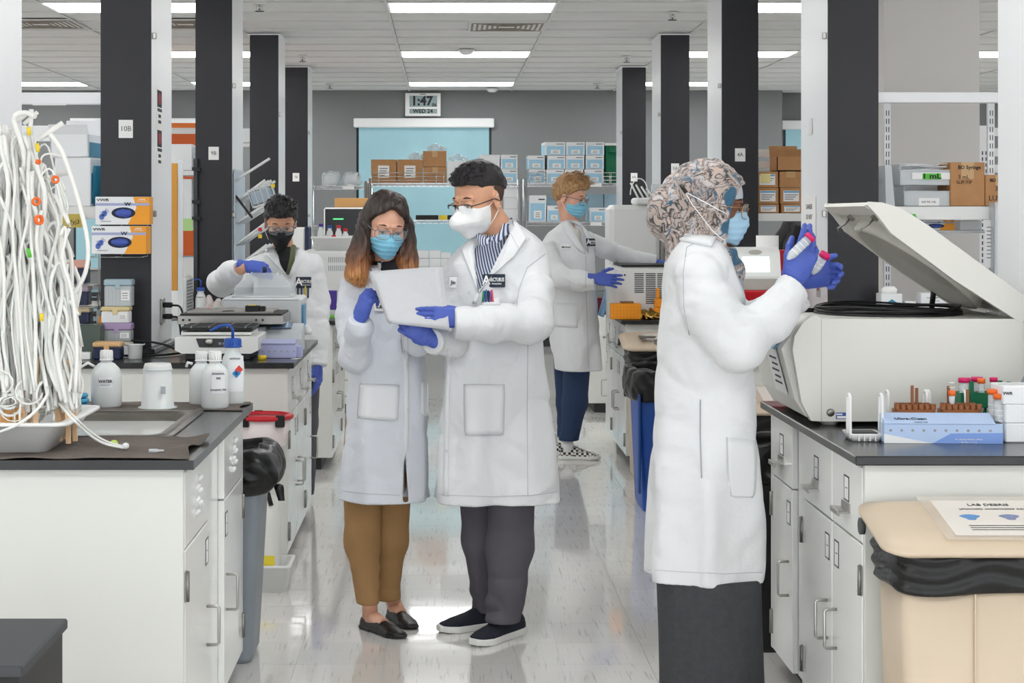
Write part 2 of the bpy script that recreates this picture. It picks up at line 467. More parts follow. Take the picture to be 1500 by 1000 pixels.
for i in range(16):
    x = gx0+1.22*i
    if XL < x < XR: grid.box(x-.012, x+.012, YF, YB, CZ-.004, CZ+.02)
for j in range(44):
    y = gy0+.61*j
    if y < YB: grid.box(XL, XR, y-.012, y+.012, CZ-.0045, CZ+.02)
tr = grid.build('trim_1', M_grid); tr['kind'] = 'structure'

fr = MB().rect(-.6, .6, 0, .02, -.3, .3, .02); fr_me = fr.mesh('frame'); fr_me.transform(Matrix.Rotation(PI/2, 4, 'X')); fr_me.materials.append(M_grid)
df_me = MB().box(-.585, .585, -.285, .285, -.002, .004).mesh('diffuser'); df_me.materials.append(M_emit)
def side(x, n=('left', 'middle', 'right')):
    return n[0] if x < -.6 else n[1] if x < 1.4 else n[2]
for y in LY:
    for x in LX:
        if (x, y) not in fixt: continue
        if y > 11:
            row = {12.79: 'nearest row in view', 16.45: 'second row back', 20.11: 'row by the back wall'}[round(y, 2)]
            col_n = {-3: 'far left', -2: 'outer left', -1: 'left', 0: 'middle', 1: 'right', 2: 'outer right', 3: 'far right'}[round((x-.2)/2.44)]
            lb = 'glowing ceiling light panel, %s, %s place' % (row, col_n)
        else: lb = 'ceiling light panel out of view overhead, %s row, %s' % (('rearmost', 'second', 'third', 'fourth', 'fifth')[LY.index(y)], ('far left', 'outer left', 'left', 'middle', 'right', 'outer right', 'far right')[LX.index(x)])
        t = thing('ceiling_light', lb, 'ceiling light', (x, y, CZ), group='ceiling light panels' if y > 11 else 'ceiling light panels overhead out of view')
        o = link('frame', fr_me, None, t); o.location = (0, 0, 0)
        link('diffuser', df_me, None, t)
M_ventd = mat('vent_dusty', '#8f867d', .8, var=.25, vs=14)
def ceiling_vent(x, y, lb):
    t = thing('ceiling_vent', lb, 'air vent', (x, y, CZ))
    MB().box(-.3, .3, -.3, .3, -.012, -.004).build('frame', M_grid, t)
    mb = MB()
    for i in range(6):
        r = .28-.04*i
        mb.rect(-r, r, -.001, .006, -r, r, .016)
    me = mb.mesh('louvre'); me.transform(Matrix.Rotation(PI/2, 4, 'X')); me.transform(Matrix.Translation((0, 0, -.014))); link('louvre', me, M_ventd, t)
q = P(742, 38, 14.0); ceiling_vent(q.x, 14.0, 'square dusty air vent in the ceiling between the two middle lights')
q = P(60, 33, 13.8); ceiling_vent(q.x, 13.8, 'dusty round-marked air vent in the ceiling at far left of picture')
q = P(272, 33, 13.8); ceiling_vent(q.x, 13.8, 'dusty air vent in the ceiling between the first two black columns on left')
M_chrome = mat('chrome', '#c9c9c9', .15, metal=1)
def sprinkler(px, py, lb):
    d = (CZ-.05-EH)*F/(VY-py); q = P(px, py, d)
    t = thing('ceiling_sprinkler', lb, 'sprinkler', (q.x, d, CZ), group='ceiling sprinklers')
    MB().cyl((0, 0, -.012), .045, .012, 16).build('escutcheon', M_grid, t)
    m = MB().cyl((0, 0, -.05), .008, .04, 8).cyl((0, 0, -.058), .035, .004, 14)
    m.box(-.02, -.015, -.003, .003, -.056, -.012).box(.015, .02, -.003, .003, -.056, -.012); m.build('head', M_chrome, t)
for a in ((985, 28, 'sprinkler head on the ceiling above the second black column from right'), (918, 90, 'sprinkler head above the third black column from right'),
          (875, 129, 'sprinkler head near the back wall right of the clock'), (380, 15, 'sprinkler head above the third black column on left'),
          (443, 89, 'sprinkler head above the fourth black column on left'), (483, 129, 'sprinkler head near back wall, left of the clock')): sprinkler(*a)
def smoke(px, py, d, lb):
    q = P(px, py, d); t = thing('smoke_detector', lb, 'smoke detector', (q.x, d, CZ-.002), group='ceiling smoke detectors')
    MB().lathe([(.07, 0), (.07, -.012), (.05, -.035), (.03, -.045)], n=20).build('housing', M_white, t)
    MB().lathe([(.075, 0), (.075, -.006)], n=20).build('base', M_white, t)
smoke(683, 72, 16.0, 'white smoke detector over the second middle light')
smoke(721, 129, 20.8, 'white smoke detector by the last middle light')

# ================================================================ walls
def struct(name, mb, m): o = mb.build(name, m); o['kind'] = 'structure'; return o
SX = 4.04                                   # the back wall steps back here
WZ0, WZ1 = .95, P(0, 176, YB).z             # windows
def xw(px, d=YB): return (px-VX)*d/F
w1 = (xw(522), xw(720)); w0 = (xw(108)-1.2, xw(108)+1.6-1.2+1.0)
wb = MB()
def wall_with_holes(mb, x0, x1, y0, y1, holes):
    x = x0
    for a, b in holes:
        mb.box(x, a, y0, y1, 0, CZ+.03); mb.box(a, b, y0, y1, 0, WZ0); mb.box(a, b, y0, y1, WZ1, CZ+.03); x = b
    mb.box(x, x1, y0, y1, 0, CZ+.03)
w0 = (xw(108), xw(108)+1.63); w2 = (xw(1147, YB+.5)+.0, xw(1147, YB+.5)+1.63)
wall_with_holes(wb, XL, SX, YB, YB+.2, [w0, w1])
struct('wall_back', wb, M_wallg)
wb = MB(); wall_with_holes(wb, SX, XR, YB+.5, YB+.7, [w2]); struct('wall_back_right', wb, M_wallg)
struct('wall_return', MB().box(SX-.02, SX, YB+.2, YB+.7, 0, CZ+.03), M_wallg)
struct('wall_left', MB().box(XL-.2, XL, YF, YB+.2, 0, CZ+.03), M_wallw2)
struct('wall_right', MB().box(XR, XR+.2, YF, YB+.7, 0, CZ+.03), M_wallw2)
M_shade = mat('roller_shade', '#7f9ea6', .7, emit='#86b2bd', es=.42, var=.06, vs=3)   # daylight glowing through the fabric
def window(n, x0, x1, y):
    wd = struct('window_%d' % n, MB().rect(x0, x1, y+.02, y+.1, WZ0, WZ1, .05), M_dark)
    MB().box(x0-.03, x1+.03, y-.09, y+.01, WZ1-.09, WZ1+.02, .01).build('shade_cassette', M_white, wd)
    MB().box(x0+.03, x1-.03, y-.012, y-.009, WZ0-.02, WZ1-.08).build('roller_shade', M_shade, wd)
    MB().box(x0+.03, x1-.03, y-.02, y-.002, WZ0-.04, WZ0-.015, .006).build('hem_bar', M_steel, wd)
    MB().box(x0+.05, x1-.05, y+.055, y+.06, WZ0+.05, WZ1-.05).build('pane', mat('window_glass', '#cfe6ea', .02, trans=1), wd)
window(1, *w1, YB); window(2, *w0, YB); window(3, *w2, YB+.5)
struct('baseboard_back', MB().box(XL, SX, YB-.012, YB, 0, .1), M_kick)
# white building column at right behind the second bench
q0, q1 = P(1295, 0, 9.45).x, P(1435, 0, 9.45).x
struct('wall_column', MB().box(q0, q1, 9.45, 9.95, 0, CZ), M_wallw)

# ================================================================ black and white service columns
M_print = mat('print_grey', '#4a4d52', .7); M_red = mat('sign_red', '#8d2434', .6)
def service_column(sgn, y, code, lb, sign=False):
    """Black laminate face towards the camera, white side towards the aisle."""
    xa = -1.36 if sgn < 0 else 1.786
    x0, x1 = (xa-.235, xa) if sgn < 0 else (xa, xa+.235)
    t = thing('service_column', lb, 'column', ((x0+x1)/2, y+.31, .936))
    cx, cy = (x0+x1)/2, y+.31; h0, h1 = 0, CZ-.936
    MB().box(x0-cx, x1-cx, -.31, -.3, h0, h1).build('black_panel', M_blackpan, t)
    MB().box(x0-cx+.012, x1-cx-.012, -.3, .31, h0, h1).build('core', M_chase, t)
    MB().box(-.1175, -.1055, -.3, .31, h0, h1).build('side_panel', M_chase, t); MB().box(.1055, .1175, -.3, .31, h0, h1).build('side_panel', M_chase, t)
    MB().box(x0-cx-.02, x1-cx+.02, -.32, .32, h1-.012, h1-.001).build('ceiling_collar', M_chase, t)
    sx = .1175 if sgn < 0 else -.1175
    for z in (.62, 1.45):
        m = MB(); m.box(sx, sx+(-.02 if sgn > 0 else .02), -.285, -.265, z-.015, z+.015, .003); m.build('clip', M_steel, t)
    if code:
        z = 1.59+{'10B': 1.95-1.59, '9B': 1.95-1.59, '4A': 1.94-1.59, '5A': 1.94-1.59}.get(code, .35)-.936
        MB().box(-.033, .033, -.3125, -.3102, z-.042, z+.042).build('number_card', M_paper, t)
        lettering(code, .034, (0, -.3132, z), M_print, t)
    if sign:
        s = thing  # hazard strip on the aisle side
        z0, z1 = P(0, 243, 8.5).z-.936, P(0, 130, 8.5).z-.936
        MB().box(sx, sx+.002, -.16, .0, z0, z1).build('warning_notice', M_paper, t)
        for k, (dz, w) in enumerate(((.0, 1), (.19, 1))):
            MB().box(sx+.002, sx+.0028, -.145, -.015, z1-.09-dz, z1-.01-dz).build('notice_header', M_ink, t)
            o = MB().lathe([(.05, 0), (.05, .001)], n=20, sx=1, sy=.55).build('notice_oval', M_red, t); o.rotation_euler = (PI/2, 0, PI/2); o.location = (sx+.0028, -.08, z1-.05-dz)
            for n_, tx in enumerate(('EYE PROTECTION', 'REQUIRED', 'IN THIS LAB')):
                lettering(tx, .022, (sx+.003, -.08, z1-.105-dz-.028*n_), M_ink, t, (PI/2, 0, PI/2), sx=.7)
    return t
PY = [5.1, 8.25, 11.4, 14.6, 17.75]
ordn = ['nearest', 'first', 'second', 'third', 'fourth']
LABC = {(-1, 0): 'white side of the nearest service column at far left edge', (-1, 1): 'wide black service column marked 10B behind the glove boxes',
        (-1, 2): 'black service column marked 9B left of the black-masked man', (-1, 3): 'black service column behind the black-masked man head',
        (-1, 4): 'smallest black service column on left beside the plastic-wrapped shelf', (1, 0): 'white side of the nearest service column at far right edge',
        (1, 1): 'black service column behind the raised centrifuge lid', (1, 2): 'black service column marked 4A behind the headscarf',
        (1, 3): 'black service column marked 5A left of the headscarf', (1, 4): 'smallest black service column on right beside the green crate'}
for k, y in enumerate(PY):
    service_column(-1, y, {1: '10B', 2: '9B', 3: '', 4: '7B'}.get(k), LABC[-1, k], sign=(k == 1))
    service_column(1, y, {2: '4A', 3: '5A', 4: '6A'}.get(k), LABC[1, k])
# ================================================================ lab benches: cabinets, drawers, counters
pull_me = None
def make_pull(parent, x, sx, y, z):          # vertical U handle, .11 m
    m = MB(); a = .035*sx
    m.tube([(x, y, z-.055), (x+a*.85, y, z-.055), (x+a, y, z-.05), (x+a, y, z+.05), (x+a*.85, y, z+.055), (x, y, z+.055)], .0045, 6)
    return m.build('handle', M_steel, parent)
def make_hinge(parent, x, sx, y, z):
    m = MB().cyl((x+.004*sx, y, z-.04), .0065, .08, 8).box(x, x+.003*sx, y-.012, y+.012, z-.04, z+.04); m.build('hinge', M_dsteel, parent)
def make_cardholder(parent, x, sx, y, z, w=.055, h=.075):
    m = MB().box(x, x+.0012*sx, y-w/2, y-w/2+.005, z-h/2, z+h/2).box(x, x+.0012*sx, y+w/2-.005, y+w/2, z-h/2, z+h/2).box(x, x+.0012*sx, y-w/2, y+w/2, z-h/2, z-h/2+.004).box(x, x+.0012*sx, y-w/2, y+w/2, z+h/2-.004, z+h/2)
    f = m.build('card_holder', M_dark, parent)
    MB().box(x, x+.0008*sx, y-w/2+.005, y+w/2-.005, z-h/2+.004, z+h/2-.004).build('card', M_paper, f)
    MB().box(x+.0008*sx, x+.0011*sx, y-w*.2, y+w*.2, z, z+.0025).build('print', M_ink, f)
def cabinet(sgn, face, y0, y1, upper, hinge, lb, group, depth=.55, z0=.075, z1=.885):
    """face = X of the door plane; sgn: +1 the doors look to +X (left benches), -1 to -X."""
    s = sgn; t = thing('base_cabinet', lb, 'cabinet', (face-s*depth/2, (y0+y1)/2, 0), group=group)
    cx, cy = face-s*depth/2, (y0+y1)/2; X = lambda v: v-cx; Y = lambda v: v-cy
    b = face-s*.02
    MB().box(X(face-s*depth), X(b), Y(y0), Y(y1), z0, z1).build('carcass', M_steelcab, t)
    MB().box(X(face-s*depth), X(face-s*.07), Y(y0), Y(y1), 0, z0).build('toe_kick', M_kick, t)
    if upper is None: return t
    zs = .667; g = .0025
    xf = X(face)
    d = MB().box(X(b), xf, Y(y0)+g, Y(y1)-g, z0+.003, zs-g, .003).build('door', M_steelcab, t)
    hy = Y(y0)+.012 if hinge == 'near' else Y(y1)-.012
    py = Y(y1)-.06 if hinge == 'near' else Y(y0)+.06
    for z in (.17, .57): make_hinge(d, xf, s, hy, z)
    make_pull(d, xf, s, py, .372)
    make_cardholder(d, xf, s, py+(-.0 if hinge == 'near' else .0), .585)
    u = MB().box(X(b), xf, Y(y0)+g, Y(y1)-g, zs+g, z1-.012, .003).build('drawer' if upper == 'drawer' else 'vent_panel', M_steelcab, t)
    if upper == 'drawer':
        make_cardholder(u, xf, s, 0, .79, .06, .07)
        m = MB(); m.box(xf, xf+s*.035, -.05, .05, .728, .734, .002).box(xf+s*.03, xf+s*.036, -.05, .05, .72, .736, .002).box(xf, xf+s*.004, -.05, .05, .728, .752); m.build('handle', M_steel, u)
    else:
        for cx_, cz in ((-.05, .80), (-.05, .765), (-.05, .73), (.0, .818), (.0, .783), (.0, .748)):
            rg = []
            for k in range(6):
                a = PI*k/5*.5; r = .016*math.cos(a)+.0005; o_ = .012*math.sin(a)
                rg.append([(xf+s*o_, cx_+.02+r*math.cos(q)*1.15, cz+r*.62*math.sin(q)+.004*math.sin(a)) for q in [2*PI*i/12 for i in range(12)]])
            MB().loft(rg).build('vent_scoop', M_white, u)
    return t
def bench(sgn, x_edge, x_far, y0, y1, cols, name_lb, hole=None, g=''):
    s = sgn; face = x_edge-s*.03
    for i, (a, b, up, hg, lb) in enumerate(cols):
        c = cabinet(s, face, a, b, up, hg, lb, None)
        if i in (0, len(cols)-1):           # plain side panel of the end cabinet
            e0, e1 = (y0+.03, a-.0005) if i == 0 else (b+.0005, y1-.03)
            MB().box(-s*.275, s*.274, e0-(a+b)/2, e1-(a+b)/2, .075, .885, .002).build('side_panel', M_endpan, c)
    # end panels facing the camera and away, closed body behind the cabinets
    xi = face-s*.55
    t = thing('lab_bench', name_lb+' with plain white end panels', 'bench', ((x_far+face)/2, (y0+y1)/2, 0)); cx, cy = (x_far+face)/2, (y0+y1)/2
    ya, yb = y0+.03, y1-.03
    xi2 = xi-s*.004
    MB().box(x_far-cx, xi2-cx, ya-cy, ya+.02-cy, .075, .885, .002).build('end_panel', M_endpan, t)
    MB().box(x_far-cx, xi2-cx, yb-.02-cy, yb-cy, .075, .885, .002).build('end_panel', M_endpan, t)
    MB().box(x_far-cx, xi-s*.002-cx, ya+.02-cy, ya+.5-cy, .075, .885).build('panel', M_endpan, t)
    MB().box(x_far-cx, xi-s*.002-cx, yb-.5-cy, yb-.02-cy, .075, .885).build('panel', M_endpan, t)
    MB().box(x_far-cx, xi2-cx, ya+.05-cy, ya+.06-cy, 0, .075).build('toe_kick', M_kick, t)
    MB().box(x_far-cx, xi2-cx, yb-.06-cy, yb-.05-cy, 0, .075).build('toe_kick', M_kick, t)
    c = thing('countertop', name_lb+' top of black epoxy', 'countertop', ((x_far+x_edge)/2, (y0+y1)/2, .91)); cx = (x_far+x_edge)/2
    m = MB(); xa, xb = sorted((x_far-cx, x_edge-cx))
    if hole:
        hx0, hx1, hy0, hy1 = hole[0]-cx, hole[1]-cx, hole[2]-cy, hole[3]-cy
        m.box(xa, hx0, y0-cy, y1-cy, -.025, 0).box(hx1, xb, y0-cy, y1-cy, -.025, 0).box(hx0, hx1, y0-cy, hy0, -.025, 0).box(hx0, hx1, hy1, y1-cy, -.025, 0)
    else: m.box(xa, xb, y0-cy, y1-cy, -.025, 0, .003)
    m.build('slab', M_counter, c)
    return t
LE, RE = -.648, 1.086
# ---- nearest left bench with the sink
SINK = (-1.33, -.80, 5.08, 5.74)
bench(1, LE, -3.6, 4.6, 6.03, [(4.652, 5.14, 'vent', 'near', 'glossy white cabinet with vent scoops at near corner of the sink bench'),
      (5.142, 5.475, None, '', 'plain filler cabinet in the sink bench'), (5.477, 5.978, 'vent', 'far', 'glossy white cabinet with vent scoops beside the grey bin')], 'sink bench at left', SINK)
# ---- nearest right bench
bench(-1, RE, 4.2, 4.68, 6.09, [(4.732, 5.10, 'drawer', 'near', 'white drawer cabinet nearest the beige bin'), (5.102, 5.53, 'drawer', 'far', 'middle white drawer cabinet under the centrifuge'),
      (5.532, 5.68, None, '', 'narrow filler cabinet under the centrifuge'), (5.682, 6.038, 'drawer', 'far', 'white drawer cabinet right behind the woman in the headscarf')], 'centrifuge bench at right')
# ---- second benches
def cols4(y0, y1, tx):
    w = (y1-y0-.104)/3; r = []
    for k, n in enumerate(('near end', 'in the middle', 'far end')):
        r.append((y0+.052+w*k+.001*(k > 0), y0+.052+w*(k+1), 'drawer', 'near' if k != 1 else 'far', 'white drawer cabinet %s in the %s' % (n, tx)))
    return r
bench(1, LE, -3.6, 7.68, 9.14, cols4(7.68, 9.14, 'shaker bench'), 'shaker bench at left')
bench(-1, RE, 4.2, 7.77, 9.18, cols4(7.77, 9.18, 'bench behind the headscarf woman'), 'second bench at right behind the headscarf woman')
bench(1, LE, -3.6, 10.78, 12.24, cols4(10.78, 12.24, 'bench behind the brown-haired woman'), 'third bench at left behind the brown-haired woman')
bench(-1, RE, 4.2, 10.86, 12.27, cols4(10.86, 12.27, 'bench by the blond man'), 'third bench at right beside the blond man')
bench(1, LE, -3.6, 13.9, 15.36, cols4(13.9, 15.36, 'fourth left bench'), 'fourth bench at left')
bench(-1, RE, 4.2, 13.95, 15.4, cols4(13.95, 15.4, 'fourth right bench'), 'fourth bench at right')

# ---- pedestal curbs under the service columns (epoxy spine along each bench)
for s, y in [(-1, 5.1), (-1, 8.25), (-1, 11.4), (-1, 14.3), (1, 5.1), (1, 8.25), (1, 11.4), (1, 14.4)]:
    x0, x1 = (-3.5, -1.33) if s < 0 else (1.75, 4.1)
    nm = {(-1, 8.25): 'black epoxy curb under the column marked 10B', (1, 5.1): 'black epoxy curb along the centrifuge bench spine', (-1, 5.1): 'black epoxy curb behind the hanging tubing',
          (1, 8.25): 'black epoxy curb behind the raised lid', (-1, 11.4): 'black epoxy curb under the column marked 9B', (1, 11.4): 'black epoxy curb under the column marked 4A'}.get((s, y), 'black epoxy curb of the fourth bench at '+('left' if s < 0 else 'right'))
    h = .026 if (s, y) != (-1, 8.25) else .075
    if (s, y) == (-1, 8.25): o = MB().box(x0, x1-.0, y-.09, y+.61, .9105, .934, .003).build('spine_curb', M_counter)
    else: o = MB().box(x0, x1, y+.01, y+.62, .9105, .935, .003).build('spine_curb', M_counter)
    tag(o, nm, 'curb')

# ---- sink
M_sink = mat('sink_steel', '#7f7b75', .38, metal=1, var=.1, vs=14, bump=.03, bs=40)
t = thing('sink_basin', 'drop-in stainless steel sink in the left bench', 'sink', ((SINK[0]+SINK[1])/2, (SINK[2]+SINK[3])/2, .91))
hx, hy = (SINK[1]-SINK[0])/2, (SINK[3]-SINK[2])/2
rg = []
def rr(hx, hy, z, r, n=6):
    out = []
    for k, (sx, sy) in enumerate(((1, 1), (-1, 1), (-1, -1), (1, -1))):
        for i in range(n+1):
            a = PI/2*k+PI/2*i/n; out.append((sx*(hx-r)+r*math.cos(a), sy*(hy-r)+r*math.sin(a), z))
    return out
MB().loft([rr(hx+.025, hy+.02, .001, .03), rr(hx+.025, hy+.02, .005, .03), rr(hx-.02, hy-.02, .005, .05), rr(hx-.03, hy-.03, -.01, .06), rr(hx-.045, hy-.045, -.2, .06), rr(hx-.09, hy-.09, -.215, .04)], cap=False).build('basin', M_sink, t)
MB().box(-hx+.05, hx-.05, -hy+.05, hy-.05, -.222, -.2155).build('basin_floor', M_sink, t)
MB().lathe([(.045, -.215), (.045, -.2125), (.03, -.2125)], n=20).build('drain', M_dsteel, t)
# ================================================================ people: shared builders
M_coat2 = mat('lab_coat_patch', '#e4e6e8', .85, bump=.12, bs=70)
M_coat3 = mat('lab_coat_seam', '#c2c5c8', .9)
M_glove = mat('nitrile_blue', '#4a5fb4', .42, var=.06, vs=20, bump=.1, bs=70, spec=.4)
M_mask = mat('surgical_mask_blue', '#84c6e0', .85, bump=.1, bs=200)
M_mask2 = mat('respirator_white', '#eceded', .85, bump=.08, bs=150)
M_maskb = mat('mask_black', '#17181a', .8, bump=.1, bs=150)
M_lens = mat('glasses_lens', '#dfe6ea', .03, alpha=.1, spec=.6)
M_eye = mat('eye_white', '#d9d2cc', .3); M_iris = mat('iris_brown', '#2b1c14', .2)
M_badge = mat('badge_navy', '#25303f', .7); M_wht = mat('print_white', '#f5f5f5', .6)
def coat_mat(name, c):
    m = mat(name, c, .85, bump=.15, bs=60, sheen=.12); nt = m.node_tree; L = nt.links.new; b = nt.nodes['Principled BSDF']
    tc = nt.nodes.new('ShaderNodeTexCoord'); n = nt.nodes.new('ShaderNodeTexNoise'); n.inputs['Scale'].default_value = 3.2; n.inputs['Detail'].default_value = 2.5; n.inputs['Distortion'].default_value = .9
    L(tc.outputs['Object'], n.inputs[0]); bp = nt.nodes.new('ShaderNodeBump'); bp.inputs['Strength'].default_value = .85; bp.inputs['Distance'].default_value = .06; L(n.outputs[0], bp.inputs['Height'])
    old = [x for x in nt.nodes if x.type == 'BUMP' and x != bp][0]; L(bp.outputs[0], old.inputs['Normal']); return m
M_coat = coat_mat('lab_coat_cotton', '#e0e2e4')
def skin(n, c, c2): return mat('skin_'+n, c, .5, c2=c2, vs=16, bump=.04, bs=180, sss=.08)
M_skinA = skin('light', '#d79f86', '#cb8f76'); M_skinB = skin('tan', '#d6a384', '#c99477')
M_skinC = skin('dark', '#7b4e38', '#6b412e'); M_skinD = skin('fair', '#e2b096', '#d7a087')
M_brow = mat('eyebrow', '#241b17', .8)

def rotm(yaw, pitch=0, roll=0):
    return (Matrix.Rotation(math.radians(yaw), 3, 'Z') @ Matrix.Rotation(math.radians(pitch), 3, 'X') @ Matrix.Rotation(math.radians(roll), 3, 'Y'))
def xform(me, R, c, sc):
    me.transform(Matrix.Translation(c) @ R.to_4x4() @ Matrix.Scale(sc, 4)); me.update(); return me
HEADS = {}
class Head:
    """Head in its own frame: faces -Y, eyes at z = 0, half a head below the crown."""
    def __init__(h, px, py, d, yaw, pitch, roll, sc, person, sk, res=.0034, neck=(0, 0, 0), browm=None):
        h.c = P(px, py, d); h.R = rotm(yaw, pitch, roll); h.sc = sc; h.p = person; h.res = res
        neck = tuple(h.R.transposed() @ (P(*neck)-h.c)/sc)       # foot of the neck: pixel and distance
        s = h.s = SDF((-.14, -.125, -.27), (.14, .19, .135), res)
        s.u(s.ell((0, .012, .028), (.074, .094, .088)))
        s.u(s.ell((0, -.028, -.045), (.057, .058, .070)), .03)
        s.u(s.ell((0, -.066, -.096), (.022, .018, .017)), .02)
        for q in (-1, 1):
            s.u(s.ell((q*.036, -.05, -.03), (.024, .026, .026)), .02)
            s.u(s.cone((q*.012, -.083, .021), (q*.044, -.07, .018), .008, .007), .012)
            s.cut(s.ell((q*.031, -.097, -.001), (.017, .017, .013)), .012)
        s.u(s.cone((0, -.084, .006), (0, -.1035, -.032), .0055, .0105), .01)
        for q in (-1, 1):
            s.u(s.ell((q*.011, -.093, -.036), (.008, .009, .007)), .006)
            s.u(s.ell((q*.031, -.0735, .0015), (.0155, .0135, .0125)), .004)
            s.cut(s.ell((q*.031, -.092, -.003), (.012, .0065, .0035)), .002)
            s.u(s.ell((q*.076, .012, -.012), (.008, .019, .032), rotm(q*18)), .006)
            s.cut(s.ell((q*.0845, .006, -.008), (.006, .010, .018), rotm(q*18)), .004)
        s.u(s.cone((-.016, -.087, -.066), (.016, -.087, -.066), .006, .006), .008)
        s.u(s.cone((-.012, -.086, -.075), (.012, -.086, -.075), .0065, .0065), .006)
        h.bare = s.d.copy()
        a = s.cone((0, .02, -.05), neck, .05, .054); s.u(a, .03)
        h.skin_me = h.place(s.mesh('body')); h.body = link('body', h.skin_me, sk, person, True)
        for q in (-1, 1):
            m = MB().lathe([(.001, -.0118)]+[(.0118*math.sin(PI*i/10), -.0118*math.cos(PI*i/10)) for i in range(1, 10)]+[(.001, .0118)], (q*.031, -.0735, -.0015), 14)
            h.child(m, 'eyeball', M_eye)
            m = MB().lathe([(.0052, -.0006), (.0052, .0005)], n=12); me = m.mesh('iris'); me.transform(Matrix.Translation((q*.031, -.0856, -.0025)) @ Matrix.Rotation(PI/2, 4, 'X'))
            h.childm(me, 'iris', M_iris)
            m = MB().tube([(q*(.016+.003*0), -.0845, .024), (q*.03, -.0845, .028), (q*.047, -.0735, .023)], .003, 6, flat=.5, rr=[.003, .0048, .0018]); h.child(m, 'eyebrow', browm or M_brow)
            m = MB().tube([(q*(.018), -.086, .0008), (q*.031, -.0885, .0028), (q*.044, -.083, .0003)], .0018, 5); h.child(m, 'eyelashes', M_brow)
    def place(h, me): return xform(me, h.R, h.c, h.sc)
    def W(h, p): return h.c+h.R@(Vector(p)*h.sc)
    def childm(h, me, name, m, label=None, parent=None): return link(name, h.place(me), m, parent or h.p, True, label)
    def child(h, mb, name, m, label=None, parent=None): return h.childm(mb.mesh(name), name, m, label, parent)
    def sdf(h, lo=(-.14, -.14, -.2), hi=(.14, .14, .15)): return SDF(lo, hi, h.res)
    def near(h, s):          # the bare head again, on another grid
        d = s.ell((0, .012, .028), (.074, .094, .088)); d = smin(d, s.ell((0, -.028, -.045), (.057, .058, .070)), .03)
        d = smin(d, s.ell((0, -.066, -.096), (.022, .018, .017)), .02)
        for q in (-1, 1): d = smin(d, s.ell((q*.036, -.05, -.03), (.024, .026, .026)), .02)
        return d
    def mask(h, kind, m, label):
        s = SDF((-.085, -.165, -.145), (.085, .03, .02), h.res*.8)
        d = h.near(s)-.0045
        if kind == 'surgical':
            b = smin(s.ell((0, -.078, -.05), (.036, .034, .05)), s.cone((0, -.088, -.01), (0, -.1, -.04), .012, .016), .02)
            d = smin(d, b, .03)+.0011*np.sin((s.Z+.2*np.abs(s.X))*2*PI/.02)
            z1 = -.006-.18*np.abs(s.X)-.9*np.maximum(0, np.abs(s.X)-.04); z0 = -.112+.25*np.abs(s.X)
            w = .066
        elif kind == 'respirator':
            b = s.cone((0, -.095, -.015), (0, -.125, -.05), .012, .012)
            b = smin(b, s.cone((-.03, -.07, -.055), (0, -.118, -.05), .028, .02), .02); b = smin(b, s.cone((.03, -.07, -.055), (0, -.118, -.05), .028, .02), .02)
            b = smin(b, s.cone((0, -.118, -.05), (0, -.08, -.1), .02, .02), .02)
            d = smin(d, b, .02)-.0008*np.exp(-((s.Z+.05+.15*np.abs(s.X))/.0025)**2)
            z1 = .004-.35*np.abs(s.X); z0 = -.122+.35*np.abs(s.X); w = .068
        else:
            b = smin(s.ell((0, -.08, -.055), (.034, .036, .05)), s.cone((0, -.09, -.014), (0, -.1, -.045), .012, .018), .02)
            d = smin(d, b, .03); z1 = -.008-.25*np.abs(s.X); z0 = -.118+.3*np.abs(s.X); w = .068
        d = smax(d, s.Z-z1, .004); d = smax(d, z0-s.Z, .004); d = smax(d, np.abs(s.X)-w, .004); d = smax(d, s.Y+.012, .004)
        s.d = d
        o = h.childm(s.mesh('face_mask'), 'face_mask', m, label)
        for q in (-1, 1):
            if kind == 'headloop': pass
            for z, e in ((-.028, .012), (-.085, -.03)):
                h.child(MB().tube([(q*.062, -.03, z), (q*.073, -.01, z*.6+e*.4), (q*.082, .018, .012 if e > 0 else -.03)], .0012, 5), 'ear_loop', M_wht, parent=o)
        return o
    def glasses(h, m, rim=.0016, w=.026, hh=.019, z=-.006, y=-.108, bottom=True, lens=None, label='eyeglasses', wrap=.0, shield=False):
        g = None
        for q in (-1, 1):
            cx = q*.033; pts = []
            for i in range(21):
                a = 2*PI*i/20; n = 3.0
                ca, sa = math.cos(a), math.sin(a)
                x = cx+w*math.copysign(abs(ca)**(2/n), ca); zz = z+hh*math.copysign(abs(sa)**(2/n), sa)
                yy = y+.9*max(0, abs(x)-.02)**1.5*2.2+wrap*abs(x)
                pts.append((x, yy, zz))
            L = MB(); c = Vector((0, 0, 0))
            for p in pts[:-1]: c += Vector(p)/20
            n0 = 20; vs = [tuple(c)]+pts[:-1]+[tuple(Vector(p)+Vector((0, .0015, 0))) for p in [tuple(c)]+pts[:-1]]
            fs = [(0, 1+i, 1+(i+1) % n0) for i in range(n0)]+[(21, 22+(i+1) % n0, 22+i) for i in range(n0)]+[(1+i, 22+i, 22+(i+1) % n0, 1+(i+1) % n0) for i in range(n0)]
            L.add(vs, fs, True); 
            r = MB().tube(pts if bottom else pts[:11], rim, 6)
            o = h.child(r, 'glasses_rim', m, label if q < 0 else None); g = g or o
            h.child(L, 'lens', lens or M_lens, parent=o)
            h.child(MB().tube([(q*.058, pts[0][1] if q > 0 else pts[10][1], z+.008), (q*.074, -.06, z+.008), (q*.0805, -.0, z+.008), (q*.082, .022, z-.006)], rim*1.15, 6), 'temple_arm', m)
        h.child(MB().tube([(-.009, y, z+.006), (0, y-.003, z+.009), (.009, y, z+.006)], rim*1.1, 6), 'bridge', m)
        return g
